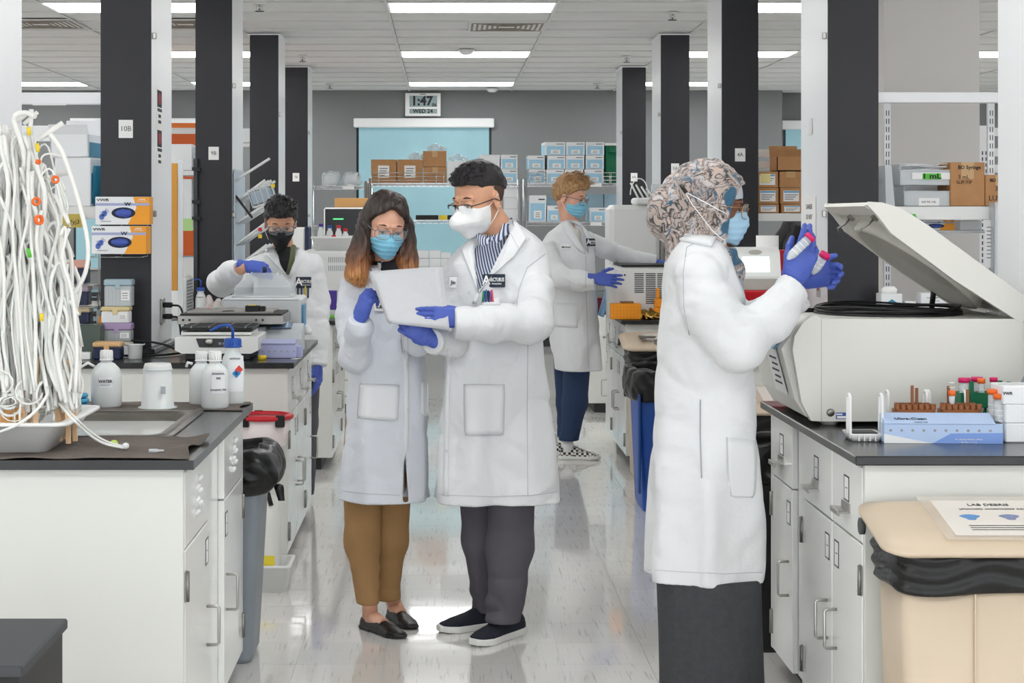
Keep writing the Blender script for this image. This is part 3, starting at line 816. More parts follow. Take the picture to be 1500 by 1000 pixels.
    def capped(h, fn, name, m, label=None, lo=(-.14, -.14, -.2), hi=(.14, .14, .17), res=None):
        s = SDF(lo, hi, res or h.res*.85); fn(s, h.near(s)); return h.childm(s.mesh(name), name, m, label)

def hand(person, name, w, to, back, thumb, curl=(.5, .5, .5, .5), tcurl=.4, spread=.12, sc=1.0, m=None, res=.0026, tout=.9, label=None, length=1.0, tdir=None):
    """w wrist; to: towards the knuckles; back: normal of the hand's back; thumb: +1/-1 side along to x back."""
    to = Vector(to).normalized(); back = Vector(back); back = (back-back.dot(to)*to).normalized(); sd = to.cross(back)*thumb
    R = Matrix((sd, to, back)).transposed()
    if R.determinant() < 0: pass
    s = SDF((-.095, -.055, -.12), (.115, .225, .075), res)
    d = s.box((0, .052, 0), (.038, .045, .0125), .012)
    d = smin(d, s.cone((0, -.005, 0), (0, .04, 0), .026, .03, ((0, 0, 1), .6)), .015)
    d = smin(d, s.cone((.018, .015, -.006), (.03, .04, -.01), .018, .016), .012)
    d = smin(d, s.cone((0, -.05, 0), (0, -.0, 0), .031, .027, ((0, 0, 1), .75)), .01)
    L = (.074, .083, .077, .06)
    for i in range(4):
        x = .029-.0193*i; a = 0.0; p = Vector((x, .092-(.004, 0, .003, .011)[i], 0)); f = (1.5-i)*spread
        pts = [p-Vector((0, .02, 0)), p]; c = curl[i]
        for k, (fr, cm) in enumerate(((.44, 1.0), (.31, 1.25), (.25, .8))):
            a += c*cm
            v = Vector((math.sin(f)*math.cos(a), math.cos(f)*math.cos(a), -math.sin(a))); p = p+v*L[i]*fr*length; pts.append(p)
        fd = s.chain(pts, [.0095, .0102, .0092, .0083, .0068], .004)
        d = smin(d, fd, .0045)
    t0 = Vector((.024, .022, -.006)); v = Vector(tdir).normalized() if tdir else Vector((tout, .75, -.35)).normalized(); t1 = t0+v*.042
    v2 = (v+Vector((-.9*tcurl, .35, -.5*tcurl))).normalized(); t2 = t1+v2*.034; v3 = (v2+Vector((-.9*tcurl, .25, -.4*tcurl))).normalized(); t3 = t2+v3*.026
    d = smin(d, s.chain([t0, t1, t2, t3], [.016, .0125, .0108, .0085], .006), .01)
    d = d+.0006*np.sin(s.Y*2*PI/.012)*np.exp(-((s.Y+.0)/.03)**2)
    s.d = d; me = s.mesh(name); xform(me, R, Vector(w), sc)
    if (R.determinant() < 0): me.flip_normals()
    return link(name, me, m or M_glove, person, True, label)

class Cloth:
    def __init__(s, x0, x1, y0, y1, d, dy0, dy1, res):
        """Grid around pixel box x0..x1, y0..y1 between distances d+dy0 and d+dy1."""
        a, b = P(x0, y1, d), P(x1, y0, d)
        s.g = SDF((a.x, d+dy0, a.z), (b.x, d+dy1, b.z), res); s.D = d
    def torso(s, rows, n=2.3, yaw=0, dc=0):
        """rows: (pixel y, pixel left, pixel right, half depth[, dy])"""
        A = []
        for r in rows:
            p, q = P(r[1], r[0], s.D), P(r[2], r[0], s.D); A.append((p.z, (p.x+q.x)/2, s.D+dc+(r[4] if len(r) > 4 else 0), (q.x-p.x)/2, r[3]))
        A.sort(); s.secs = A; return smax(s.g.loft(A, n, yaw), s.g.Z-A[-1][0], .02)
    def px(s, pts): return [P(*p) for p in pts]
    def pix(s, poly):
        """Signed distance-like field of a convex pixel polygon (clockwise in the picture), along the view lines."""
        g = s.g; k = g.Y/F; X = VX+g.X/k; Y = VY+(EH-g.Z)/k; d = None
        for (x0, y0), (x1, y1) in zip(poly, poly[1:]+poly[:1]):
            L = math.hypot(x1-x0, y1-y0); e = ((X-x0)*(y1-y0)-(Y-y0)*(x1-x0))/L
            d = e if d is None else np.maximum(d, e)
        return d*k
    def sleeve(s, pts, rs, k=.03, fold=.004, fr=26, seed=3, cut=True, sq=None):
        g = s.g; d = None
        for i in range(len(pts)-1):
            a, b = pts[i], pts[i+1]; v = (b-a).normalized()
            c = g.cone(a, b, rs[i], rs[i+1], sq)
            t = (g.X-a.x)*v.x+(g.Y-a.y)*v.y+(g.Z-a.z)*v.z
            u = v.cross(Vector((.3, 1, .2))).normalized(); q = (g.X-a.x)*u.x+(g.Y-a.y)*u.y+(g.Z-a.z)*u.z
            nn = noise(t*fr*.8+q*7+4, q*8+seed, g.X*3, seed+i); c = c+fold*np.maximum(.55-1.6*np.abs(nn), -.4)
            nn = noise(t*fr*1.7-q*12, q*10+seed, g.Z*5, seed+i+5); c = c+fold*.45*np.maximum(.4-1.5*np.abs(nn), -.3)
            d = c if d is None else smin(d, c, k)
        if cut:
            v = (pts[-1]-pts[-2]).normalized(); d = smax(d, g.plane(pts[-1], v), .004)
        return d
    def folds(s, d, z_hi, z_lo, amp, f=16, seed=1, fz=1.6):
        g = s.g; w = np.clip((z_hi-g.Z)/max(.01, z_hi-z_lo), 0, 1)
        n1 = noise(g.X*f+seed*3.1, g.Y*f, g.Z*fz, seed); n2 = noise(g.X*f*.45, g.Y*f*.45+seed, g.Z*fz*.7, seed+9)
        n3 = noise(g.X*5+g.Z*9, g.Y*5, g.Z*5-g.X*7, seed+4)
        return d+w*amp*(n1*.9+n2*1.1)+.006*np.maximum(.4-1.5*np.abs(n3), -.3)*1.3
    def hollow(s, d, z, t=.014, k=.0):
        """Opens the garment from below up to height z."""
        g = s.g; inner = np.maximum(d+t, g.Z-z); return np.maximum(d, -inner)

def trouser(person, px, d, rows, m, name='trouser_leg', res=.006, seed=2, dz=.0, fold=.005):
    """rows: (pixel x centre, pixel y, radius, d)"""
    pts = [P(r[0], r[1], r[3]) for r in rows]; rs = [r[2] for r in rows]
    mn = [min(p[i] for p in pts)-.13 for i in range(3)]; mx = [max(p[i] for p in pts)+.13 for i in range(3)]
    mn[2] = pts[-1].z-.005-.02
    g = SDF(mn, mx, res); dd = g.chain(pts, rs, .03)
    n = noise(g.X*9+g.Z*6, g.Y*9, g.Z*17, seed); w = np.clip(1-(g.Z-pts[-1].z)/.3, .15, 1)
    dd = dd+fold*w*(1-2*np.abs(n))+.002*noise(g.X*26, g.Y*26, g.Z*8, seed+2)
    dd = np.maximum(dd, pts[-1].z-g.Z); g.d = np.maximum(dd, -np.maximum(dd+.012, g.Z-pts[-1].z-.1)); g.d = np.maximum(dd, g.Z-mx[2]+.02) if False else g.d
    return link(name, g.mesh(name), m, person, True)
def shoe(person, heel, toe, m_up, m_sole, name='shoe', w=.045, h=.075, sole=.022, heelh=0, res=.0032, low=False, tongue=True):
    """heel, toe: floor points; the shoe points from heel to toe."""
    heel, toe = Vector(heel), Vector(toe); v = toe-heel; L = v.length; v.normalize(); R = Matrix((v, Vector((0, 0, 1)).cross(v), Vector((0, 0, 1)))).transposed()
    s = SDF((-.03, -w-.015, -.005), (L+.03, w+.015, .14), res)
    def plan(gr=0):
        t = np.clip(s.X/L, 0, 1); hw = np.interp(t, [0, .08, .3, .55, .78, .92, 1], [w*.45, w*.68, w*.72, w*.8, w, w*.78, w*.35])+gr
        cy = np.interp(t, [0, .5, .8, 1], [0, 0, .004, .006]); ex = np.maximum(np.maximum(-s.X-.0+.0, s.X-L), -1)
        return np.maximum(np.abs(s.Y-cy)-hw, ex)
    top = np.interp(s.X/L, [0, .1, .28, .42, .6, .8, .95, 1.0], [h*.95, h, h*1.0, h*.98, h*.72, h*.52, h*.4, h*.22])
    t = np.clip((s.Z-sole)/np.maximum(top-sole, .01), 0, 1)
    up = smax(plan(-.002)+np.power(t, 2.5)*w*.42, s.Z-top, .014); up = np.maximum(up, sole*.6-s.Z)
    op = s.ell((L*.2, 0, h+.012), (L*.17 if not low else L*.24, w*.55, .03 if not low else .045)); up = smax(up, -op, .006)
    s.d = up; me = s.mesh(name)
    o = link(name, xform(me, R, heel, 1), m_up, person, True)
    s2 = SDF((-.03, -w-.015, -.005), (L+.03, w+.015, .06), res)
    s, keep = s2, s
    tz = np.interp(s.X/L, [0, .3, .6, 1], [sole, sole*.9, sole*.85, sole*1.0])
    bt = np.interp(s.X/L, [0, .3, .34, .8, 1.0], [0, 0, heelh, 0, .006])
    def plan2():
        t = np.clip(s.X/L, 0, 1); hw = np.interp(t, [0, .08, .3, .55, .78, .92, 1], [w*.5, w*.72, w*.76, w*.84, w*1.03, w*.82, w*.4])
        return np.maximum(np.abs(s.Y-np.interp(t, [0, .5, .8, 1], [0, 0, .004, .006]))-hw, np.maximum(-s.X-.003, s.X-L-.003))
    s.d = smax(smax(plan2(), s.Z-tz, .004), bt-s.Z, .003)
    link('sole', xform(s.mesh('sole'), R, heel, 1), m_sole, o, True)
    return o, R, heel, L
def laces(o, R, heel, L, h, m, person, n=4):
    for i in range(n):
        x = L*(.38+.07*i); z = h*(1.0-.11*i)
        mb = MB().tube([R@Vector((x, -.02, z-.006))+heel, R@Vector((x+.004, 0, z+.004))+heel, R@Vector((x, .02, z-.006))+heel], .0022, 6); mb.build('lace', m, o, True)
def strands(h, roots, m, name, r=.003, person=None, kind='stuff', n=5, label=None):
    mb = MB()
    for pts, rr in roots: mb.tube([h.W(p) for p in pts], r, n, rr=[q*h.sc for q in rr], flat=.55)
    return mb.build(name, m, person or h.p, True, label, kind)
def flat_tag(bvh, person, name, cx, cy, w, hgt, d, m, off=.014, label=None):
    """A stiff flat piece w x hgt pixels on the cloth; returns it with its frame."""
    q, n0, ok = hit(bvh, cx, cy, d); s_ = d/F
    p1, _, k1 = hit(bvh, cx-w*.4, cy, d); p2, _, k2 = hit(bvh, cx+w*.4, cy, d); p3, _, k3 = hit(bvh, cx, cy-hgt*.4, d); p4, _, k4 = hit(bvh, cx, cy+hgt*.4, d)
    u = (p2-p1).normalized() if k1 and k2 else Vector((1, 0, 0)); v = (p3-p4).normalized() if k3 and k4 else Vector((0, 0, 1))
    u = (u+Vector((1, 0, 0))).normalized(); v = (v+Vector((0, 0, 1))).normalized(); n = u.cross(v).normalized(); n = n if n.y < 0 else -n; v = n.cross(u).normalized()
    Mx = Matrix.Translation(q+n*off) @ Matrix((u, v, n)).transposed().to_4x4()
    mb = MB().box(-w/2*s_, w/2*s_, -hgt/2*s_, hgt/2*s_, -off*.8, 0, .0015); me = mb.mesh(name); me.transform(Mx)
    return link(name, me, m, person, True, label), Mx, s_
def put_text(o, Mx, body, size, dx, dy, m, bold=0, sx=1):
    me = text_mesh(body, size, .0004, bold).copy(); me.transform(Mx @ Matrix.Translation((dx, dy, .0012)) @ Matrix.Diagonal((sx, 1, 1, 1))); link('lettering', me, m, o, True)
def badge(bvh, person, cx, cy, w, hgt, d, slant=0, txt=True):
    o, Mx, s = flat_tag(bvh, person, 'badge', cx, cy, w, hgt, d, M_badge, .012, 'navy sewn company badge')
    W_, H_ = w*s, hgt*s
    put_text(o, Mx, 'A', H_*.95, -W_*.33, H_*.02, M_wht, .02); put_text(o, Mx, '>', H_*.3, -W_*.24, -H_*.02, M_wht, .01)
    put_text(o, Mx, 'ARCTURUS', H_*.40, W_*.15, H_*.07, M_wht, .02, .62*min(1, W_/(H_*1.75))); put_text(o, Mx, 'therapeutics', H_*.17, W_*.15, -H_*.22, M_wht, .01, .95)
    return o
def tagtext(bvh, person, body, x, y, d, size, w=14, h=12, off=.006):
    o, Mx, s = flat_tag(bvh, person, 'name_patch', x, y, w, h, d, M_wht, off); put_text(o, Mx, body, size, 0, 0, M_ink, .02)
M_shirt = mat('striped_shirt', '#c4cad6', .8)
def stripe_material():
    m = M_shirt; nt = m.node_tree; b = nt.nodes['Principled BSDF']; tc = nt.nodes.new('ShaderNodeTexCoord')
    w = nt.nodes.new('ShaderNodeTexWave'); w.inputs['Scale'].default_value = 34; w.inputs['Distortion'].default_value = .4; w.bands_direction = 'X'
    mp = nt.nodes.new('ShaderNodeMapping'); mp.inputs['Rotation'].default_value = (0, .35, .5); nt.links.new(tc.outputs['Object'], mp.inputs[0]); nt.links.new(mp.outputs[0], w.inputs[0])
    r = nt.nodes.new('ShaderNodeValToRGB'); r.color_ramp.elements[0].position = .4; r.color_ramp.elements[0].color = col('#3b4468')
    r.color_ramp.elements[1].position = .55; r.color_ramp.elements[1].color = col('#c9cfda'); nt.links.new(w.outputs[0], r.inputs[0]); nt.links.new(r.outputs[0], b.inputs['Base Color'])
stripe_material()
M_hairblack = mat('hair_black', '#17151a', .38, c2='#2a2628', vs=40, vscale=(3, 1, 3), bump=.5, bs=170)
M_hairblond = mat('hair_blond', '#8f6a44', .45, c2='#c39b6b', vs=70, vscale=(2, 2, .5), bump=.5, bs=160)
def hair_ombre():
    m = bpy.data.materials.new('hair_ombre'); m.use_nodes = True; nt = m.node_tree; L = nt.links.new; b = nt.nodes['Principled BSDF']
    tc = nt.nodes.new('ShaderNodeTexCoord'); sp = nt.nodes.new('ShaderNodeSeparateXYZ'); L(tc.outputs['Object'], sp.inputs[0])
    mp = nt.nodes.new('ShaderNodeMapping'); mp.inputs['Scale'].default_value = (150, 150, 9); L(tc.outputs['Object'], mp.inputs[0])
    n = nt.nodes.new('ShaderNodeTexNoise'); n.inputs['Scale'].default_value = 1; n.inputs['Detail'].default_value = 4; L(mp.outputs[0], n.inputs[0])
    mr = nt.nodes.new('ShaderNodeMapRange'); mr.inputs['From Min'].default_value = P(0, 402, 6.6).z; mr.inputs['From Max'].default_value = P(0, 310, 6.6).z; L(sp.outputs[2], mr.inputs[0])
    ad = nt.nodes.new('ShaderNodeMath'); ad.operation = 'MULTIPLY_ADD'; ad.inputs[1].default_value = .75; L(n.outputs[0], ad.inputs[0]); L(mr.outputs[0], ad.inputs[2])
    r = nt.nodes.new('ShaderNodeValToRGB'); e = r.color_ramp.elements
    e[0].position = .3; e[0].color = col('#cf965a'); e[1].position = 1.0; e[1].color = col('#2d211d')
    for p_, c_ in ((.45, '#a5683a'), (.68, '#5b3a28')): q = e.new(p_); q.color = col(c_)
    L(ad.outputs[0], r.inputs[0]); L(r.outputs[0], b.inputs['Base Color']); b.inputs['Roughness'].default_value = .38
    bp = nt.nodes.new('ShaderNodeBump'); bp.inputs['Strength'].default_value = .7; bp.inputs['Distance'].default_value = .006; L(n.outputs[0], bp.inputs['Height']); L(bp.outputs[0], b.inputs['Normal'])
    return m
M_hairombre = hair_ombre()
M_rubber = mat('white_rubber', '#e4e4e0', .5); M_navyknit = mat('navy_knit', '#20242f', .9, bump=.4, bs=300)
M_blackleather = mat('black_leather', '#1c1c1e', .36, bump=.06, bs=90)
M_tan = mat('tan_trousers', '#a17c51', .9, bump=.2, bs=300, var=.05, vs=12); M_greytr = mat('charcoal_trousers', '#56535a', .9, bump=.2, bs=300, var=.08, vs=9)
M_navytr = mat('navy_trousers', '#2a3b5b', .9, bump=.2, bs=200); M_skirt = mat('charcoal_skirt', '#414245', .95, bump=.25, bs=400, var=.08, vs=60)
M_frame = mat('glasses_frame_dark', '#2c2826', .3); M_clear = mat('glasses_clear', '#80888e', .12, alpha=.8); M_gold = mat('glasses_gold', '#b08a5a', .25, metal=.8)
M_btn = mat('button', '#d4d6d6', .4)
def buttons(bvh, person, pts, d, r=.006):
    for x, y in pts:
        p, n, ok = hit(bvh, x, y, d)
        mb = MB().lathe([(r, 0), (r, .0025), (r*.8, .003)], n=12); me = mb.mesh('button'); q = Vector((0, 0, 1)).rotation_difference(n)
        me.transform(Matrix.Translation(p+n*.007) @ q.to_matrix().to_4x4()); link('button', me, M_btn, person, True)
def short_hair(H, zl, th=.012, top=((0, -.005, .075), (.07, .088, .058)), nz=.003, m=None, part=None, seed=3, tufts=120, dirn=(0, -1, 0), lbl=None, tl=.035):
    def fn(s, near):
        line = np.interp(s.Y, [a for a, b in zl], [b for a, b in zl])
        thick = th*np.clip(.35+(s.Z-line)/.05, .2, 1)
        d = near-thick; d = smin(d, s.ell(*top), .02)
        d = d+nz*(1-2*np.abs(noise(s.X*75, s.Y*18, s.Z*45, seed)))+nz*.8*noise(s.X*28, s.Y*14, s.Z*20, seed+1)
        s.d = smax(d, line-s.Z+.004*noise(s.X*90, s.Y*90, s.Z*10, seed+5), .006)
    o = H.capped(fn, 'hair', m, lbl)
    rnd = random.Random(seed); rt = []
    for i in range(tufts):
        a = rnd.uniform(-PI, PI); e = rnd.uniform(.25, 1.45)
        p = Vector((math.sin(a)*math.cos(e)*top[1][0]*1.04, top[0][1]-math.cos(a)*math.cos(e)*top[1][1]*1.04, top[0][2]-.01+math.sin(e)*top[1][2]*1.12))
        if p.z < .045 and p.y < -.05: continue
        v = Vector(dirn)+Vector((rnd.uniform(-.5, .5), rnd.uniform(-.4, .4), rnd.uniform(-.05, .3))); v += Vector((p.x*5, (p.y)*3, (p.z-.06)*2)); v.normalize()
        l = tl*rnd.uniform(.6, 1.2)
        rt.append(([p-v*.01, p+v*l*.5+Vector((0, 0, .002)), p+v*l+Vector((0, 0, -.006))], [.003, .0025, .0006]))
    strands(H, rt, m, 'hair_tuft', person=o)
    return o

# ---------------------------------------------------------------- the man in the middle reading
def man_reading():
    D = 6.55
    t = thing('person', 'tall man in white lab coat, glasses and white respirator reading the papers', 'person', (P(722, 0, D).x, D, 0))
    H = Head(701, 291, 6.5, -48, 17, 0, 1.06, t, M_skinB, neck=(742, 352, 6.55))
    H.mask('respirator', M_mask2, 'white folded respirator with ear loops')
    H.glasses(M_frame, w=.027, hh=.017, z=-.008, bottom=False, label='thin dark browline eyeglasses')
    short_hair(H, [(-.1, .07), (-.06, .064), (-.03, .05), (.0, .046), (.05, .03), (.1, .0)], .013, ((0, -.002, .076), (.071, .083, .055)), m=M_hairblack, tufts=300, tl=.022, dirn=(.4, -.8, .0), lbl='short black swept hair')
    H.capped(lambda s, near: setattr(s, 'd', smax(smax(near-.0016, -.045-s.Z+.0*s.Y, .003), smax(s.Z-.04, .012-s.Y, .003), .003)), 'hair_fade', mat('hair_fade', '#4a372c', .8))
    # shirt
    c = Cloth(650, 800, 300, 470, D, -.24, .2, .006); g = c.g
    d = c.torso([(330, 722, 750, .05), (343, 708, 755, .062), (360, 690, 770, .085), (390, 668, 785, .1), (470, 666, 782, .11)])
    g.d = d+.002*g.nz(22, 22, 14, 3); link('shirt', g.mesh('shirt'), M_shirt, t, True, 'navy and white striped collared shirt')
    # coat
    c = Cloth(590, 838, 314, 736, D, -.42, .26, .0052); g = c.g
    d = c.torso([(324, 726, 753, .05), (335, 714, 770, .07), (345, 698, 784, .09), (355, 683, 794, .105), (366, 670, 799, .12), (385, 657, 801, .132), (450, 652, 792, .14), (520, 650, 795, .145), (600, 643, 803, .16), (660, 635, 811, .17), (731, 622, 818, .18)])
    d = c.folds(d, P(0, 430, D).z, P(0, 720, D).z, .04, 14, 2)
    vcut = c.pix([(737, 316), (745, 345), (704, 428), (699, 426), (694, 372), (702, 322)]); d = smax(d, -np.maximum(vcut, g.Y-(D-.045)), .004)
    collar = c.pix([(700, 300), (760, 300), (772, 338), (745, 345), (715, 345)])
    arm = c.sleeve([P(778, 384, 6.54), P(781, 430, 6.46), P(779, 472, 6.34), P(720, 474, 6.29), P(665, 474, 6.27)], [.064, .069, .071, .064, .058], .03, .010, 22, 4)
    d = smin(d, arm, .022)
    arm2 = c.sleeve([P(672, 397, 6.58), P(664, 450, 6.52), P(662, 500, 6.40), P(633, 499, 6.30)], [.06, .056, .055, .045], .03, .009, 26, 8)
    d = smin(d, arm2, .022)
    d = np.maximum(d, P(0, 731, D).z-g.Z)
    g.d = c.hollow(d, P(0, 690, D).z); me = g.mesh('lab_coat'); bv = bvh_of(me); link('lab_coat', me, M_coat, t, True, 'knee length white lab coat')
    # lapels, collar, placket, pocket, seams
    patch(bv, ([(745, 322), (747, 345), (738, 372), (723, 402), (702, 428)], [(755, 326), (771, 350), (753, 376), (722, 403), (702, 430)]), 'lapel', M_coat2, t, .006, .005, 8, 16, D)
    patch(bv, ([(698, 346), (684, 356), (676, 366), (690, 400), (700, 428)], [(704, 352), (700, 362), (697, 378), (699, 402), (703, 429)]), 'lapel', M_coat2, t, .006, .005, 6, 14, D)
    seam(bv, [(748, 345), (760, 368), (774, 352)], 'seam', M_coat3, t, .0012, D, .011)
    patch(bv, ([(698, 428), (692, 444)], [(703, 430), (698, 446)]), 'placket', M_coat2, t, .002, .003, 2, 3, D)
    patch(bv, ([(655, 512), (652, 600), (650, 726)], [(661, 512), (658, 600), (657, 727)]), 'placket', M_coat2, t, .002, .003, 2, 20, D)
    patch(bv, [(680, 563), (739, 563), (738, 637), (681, 638)], 'pocket', M_coat2, t, .0, .0025, 8, 8, D, label='square patch pocket')
    seam(bv, [(680, 563), (681, 632), (687, 638), (733, 637), (738, 630), (739, 563), (680, 563)], 'pocket_stitching', M_coat3, t, .001, D, .003)
    seam(bv, [(773, 500), (772, 600), (773, 725)], 'side_seam', M_coat3, t, .0013, D, .001)
    seam(bv, [(798, 372), (772, 392), (760, 425), (757, 447)], 'armhole_seam', M_coat3, t, .0015, D, .001)
    seam(bv, [(624, 722), (660, 725), (720, 727), (780, 725), (816, 720)], 'hem_stitching', M_coat3, t, .0011, D, .001)
    buttons(bv, t, [(663, 522), (688, 428), (655, 660)], D)
    badge(bv, t, 725, 411, 34, 19, D, 1)
    tagtext(bv, t, 'Jin', 665, 414, D, .02, 13, 15)
    patch(bv, [(706, 438), (733, 437), (733, 447), (706, 447)], 'breast_pocket', M_coat2, t, .003, .003, 4, 2, D)
    # collar of the shirt
    s = Cloth(690, 785, 300, 400, D, -.2, .12, .0034); g = s.g
    a, b, cc = P(768, 322, 6.55), P(742, 352, 6.43), P(712, 345, 6.44)
    d1 = g.chain([P(748, 322, 6.58), P(744, 334, 6.48), P(727, 352, 6.42)], [.012, .018, .012], .01, ((.4, -1, .6), .35)); d2 = g.chain([P(725, 348, 6.44), P(708, 354, 6.42), P(698, 342, 6.46)], [.008, .013, .01], .01, ((-.4, -1, .6), .35))
    g.d = np.minimum(d1, d2); link('shirt_collar', g.mesh('shirt_collar'), M_shirt, t, True)
    hand(t, 'gloved_hand', P(672, 465, 6.27), (-1, -.06, .03), (.05, -1, .12), 1, (.2, .22, .24, .26), .3, .0, .95, tdir=(.25, .8, -.7), label='blue gloved hand holding the papers at their corner')
    hand(t, 'gloved_hand', P(629, 495, 6.30), (-.72, -.12, .42), (-.3, -.9, .25), -1, (.75, .78, .8, .82), .5, .0, .92, tdir=(-.1, .9, -.6), label='blue gloved hand under the papers')
    # pens in the breast pocket
    for k, (x, c_) in enumerate(((708, '#1d7a4a'), (712, '#2f5fb0'), (716, '#1e2430'), (721, '#d2445a'), (718, '#8458a8'))):
        p, n, ok = hit(bv, x, 436, D); p += n*.008
        m_ = mat('pen_'+c_[1:], c_, .35)
        o = MB().cyl((0, 0, -.03), .0042, .055, 10).box(-.0012, .0012, -.008, -.0045, -.022, .022).cyl((0, 0, .025), .0035, .004, 8, .002).build('pen', m_)
        o.location = p+Vector((0, 0, -.002+.003*(k % 2))); o.rotation_euler = (0, math.radians(6-4*k if k < 4 else 8), 0)
        tag(o, '%s pen clipped in the reading man\'s breast pocket' % ('green', 'blue', 'black', 'red', 'purple')[k], 'pen', 'pens in the breast pocket')
    # legs and shoes
    trouser(t, 0, 0, [(706, 700, .088, 6.62), (708, 790, .078, 6.62), (714, 862, .062, 6.66), (716, 895, .066, 6.67)], M_greytr, seed=4, fold=.010)
    trouser(t, 0, 0, [(750, 700, .088, 6.5), (747, 800, .084, 6.5), (741, 880, .066, 6.48), (737, 910, .068, 6.47)], M_greytr, seed=7, fold=.011)
    for h_, t_, nm in (((P(733, 0, 6.69).x, 6.69, 0), (P(653, 0, 6.58).x, 6.6, 0), 'a'), ((P(757, 0, 6.55).x, 6.56, 0), (P(686, 0, 6.36).x, 6.35, 0), 'b')):
        v = Vector(t_)-Vector(h_); h2 = Vector(h_); t2 = h2+v.normalized()*.285
        o, R, hh, L = shoe(t, h2-v.normalized()*.03, t2-v.normalized()*.03, M_navyknit, M_rubber, w=.05, h=.088, sole=.028)
        laces(o, R, hh, L, .088, mat('lace_navy', '#1c2232', .9), t)
    return t
man_reading()

# ---------------------------------------------------------------- the woman beside him
def woman_reading():
    D = 6.68
    t = thing('person', 'woman with brown to blond hair, blue mask and tan trousers beside the tall man', 'person', (P(560, 0, D).x, D, 0))
    H = Head(565, 329, 6.62, 15, 20, 4, .97, t, M_skinD, neck=(571, 392, 6.68))
    H.mask('surgical', M_mask, 'pleated blue surgical mask')
    H.glasses(M_clear, w=.029, hh=.019, z=-.004, label='clear framed safety glasses')
    # hair: cap plus long side falls, hanging straight down
    R2 = rotm(15, 4, 2)
    s = SDF((-.19, -.14, -.27), (.19, .17, .16), .0036); X, Y, Z = s.X, s.Y, s.Z
    Q = H.R.transposed() @ R2; s.X, s.Y, s.Z = [Q[i][0]*X+Q[i][1]*Y+Q[i][2]*Z for i in range(3)]
    near = H.near(s); cap = smin(near-.014, s.ell((0, .005, .07), (.078, .098, .06)), .02)
    line = np.interp(s.Y, [-.1, -.07, -.04, 0, .1], [.075, .06, .03, -.02, -.1])+.02*np.exp(-((s.X+.005)/.03)**2)
    cap = smax(cap, line-s.Z, .008); s.X, s.Y, s.Z = X, Y, Z
    d = cap
    for q, out, ln in ((-1, .105, -.225), (1, .088, -.215)):
        c1 = s.chain([(q*.045, .0, .07), (q*.075, .0, .0), (q*.085, -.0, -.06), (q*out, -.012, -.13), (q*(out+.002), -.02, -.19), (q*(out-.02), -.025, ln)], [.03, .032, .034, .042, .04, .02], .03)
        c1 = smin(c1, s.chain([(q*.06, .05, .02), (q*.07, .06, -.1), (q*.08, .05, -.2)], [.04, .045, .03], .03), .03)
        d = smin(d, c1, .015)
    d = smin(d, s.chain([(0, .07, .03), (0, .09, -.1), (0, .09, -.2)], [.06, .055, .03], .03), .03)
    d = d+.0055*(1-2*np.abs(noise(X*36+1.4*np.sin(Z*22), Y*22, Z*4, 3)))+.003*noise(X*90+2*np.sin(Z*25), Y*60, Z*6, 5)
    keep = s.ell((0.004, -.115, -.045), (.056, .085, .115)); d = smax(d, -keep, .008)
    s.d = d; me = s.mesh('hair'); xform(me, R2, H.c, .97); hr = link('hair', me, M_hairombre, t, True, 'long brown hair fading to golden ends')
    rnd = random.Random(4); mb = MB()
    for i in range(260):
        q = -1 if rnd.random() < .56 else 1; a = rnd.uniform(0, 1); b = rnd.uniform(-.5, 1)
        out = rnd.uniform(.06, .128 if q < 0 else .108); yy = -.03+.09*a-.02
        pts = [(q*rnd.uniform(.01, .05), -.03+.08*a, .12), (q*rnd.uniform(.078, .088), yy*.6, .02), (q*(rnd.uniform(.075, .098)), yy*.8-.005, -.06), (q*(out+.01*b), yy, -.14), (q*(out+.012*math.sin(i)), yy-.01, -.19), (q*(out-.012+.03*rnd.uniform(-1, 1)), yy-.015, -.235+.03*a+.02*rnd.uniform(-1, 1))]
        sp = spline([H.c+R2@(Vector(p)*.97) for p in pts], 4); n = len(sp); w_ = rnd.uniform(.0016, .0036)
        mb.tube(sp, w_, 5, rr=[w_*min(1, (n-1-k)/(n*.35)+.12) for k in range(n)], flat=.5)
    mb.build('hair_lock', M_hairombre, hr, True, kind='stuff')
    c = Cloth(520, 620, 370, 470, D, -.22, .16, .006); g = c.g; g.d = c.torso([(372, 556, 590, .05), (400, 535, 605, .08), (470, 520, 620, .1)])
    link('shirt', g.mesh('shirt'), mat('blouse_black', '#1c1c20', .7), t, True, 'dark collar under the coat')
    c = Cloth(470, 650, 375, 735, D, -.38, .24, .0052); g = c.g
    d = c.torso([(384, 556, 592, .06), (393, 530, 608, .085), (404, 514, 620, .1), (430, 508, 626, .115), (500, 512, 622, .12), (560, 507, 626, .13), (620, 503, 628, .145), (728, 492, 631, .17)])
    d = c.folds(d, P(0, 440, D).z, P(0, 720, D).z, .036, 15, 5)
    arm = c.sleeve([P(518, 412, 6.66), P(513, 470, 6.64), P(520, 522, 6.56), P(526, 480, 6.44), P(528, 467, 6.42)], [.05, .052, .056, .046, .036], .03, .009, 26, 6)
    d = smin(d, arm, .018)
    arm2 = c.sleeve([P(622, 415, 6.64), P(630, 465, 6.6), P(612, 500, 6.5), P(606, 470, 6.45)], [.048, .048, .05, .04], .03, .006, 26, 8)
    d = smin(d, arm2, .018)
    v = c.pix([(560, 378), (592, 378), (600, 392), (588, 424), (570, 424), (556, 395)]); d = smax(d, -np.maximum(v, g.Y-(D-.05)), .004)
    slit = c.pix([(592, 660), (593.5, 660), (598, 735), (590, 735)]); d = smax(d, -np.maximum(slit, g.Y-D), .003)
    d = np.maximum(d, P(0, 728, D).z-g.Z); g.d = c.hollow(d, P(0, 700, D).z)
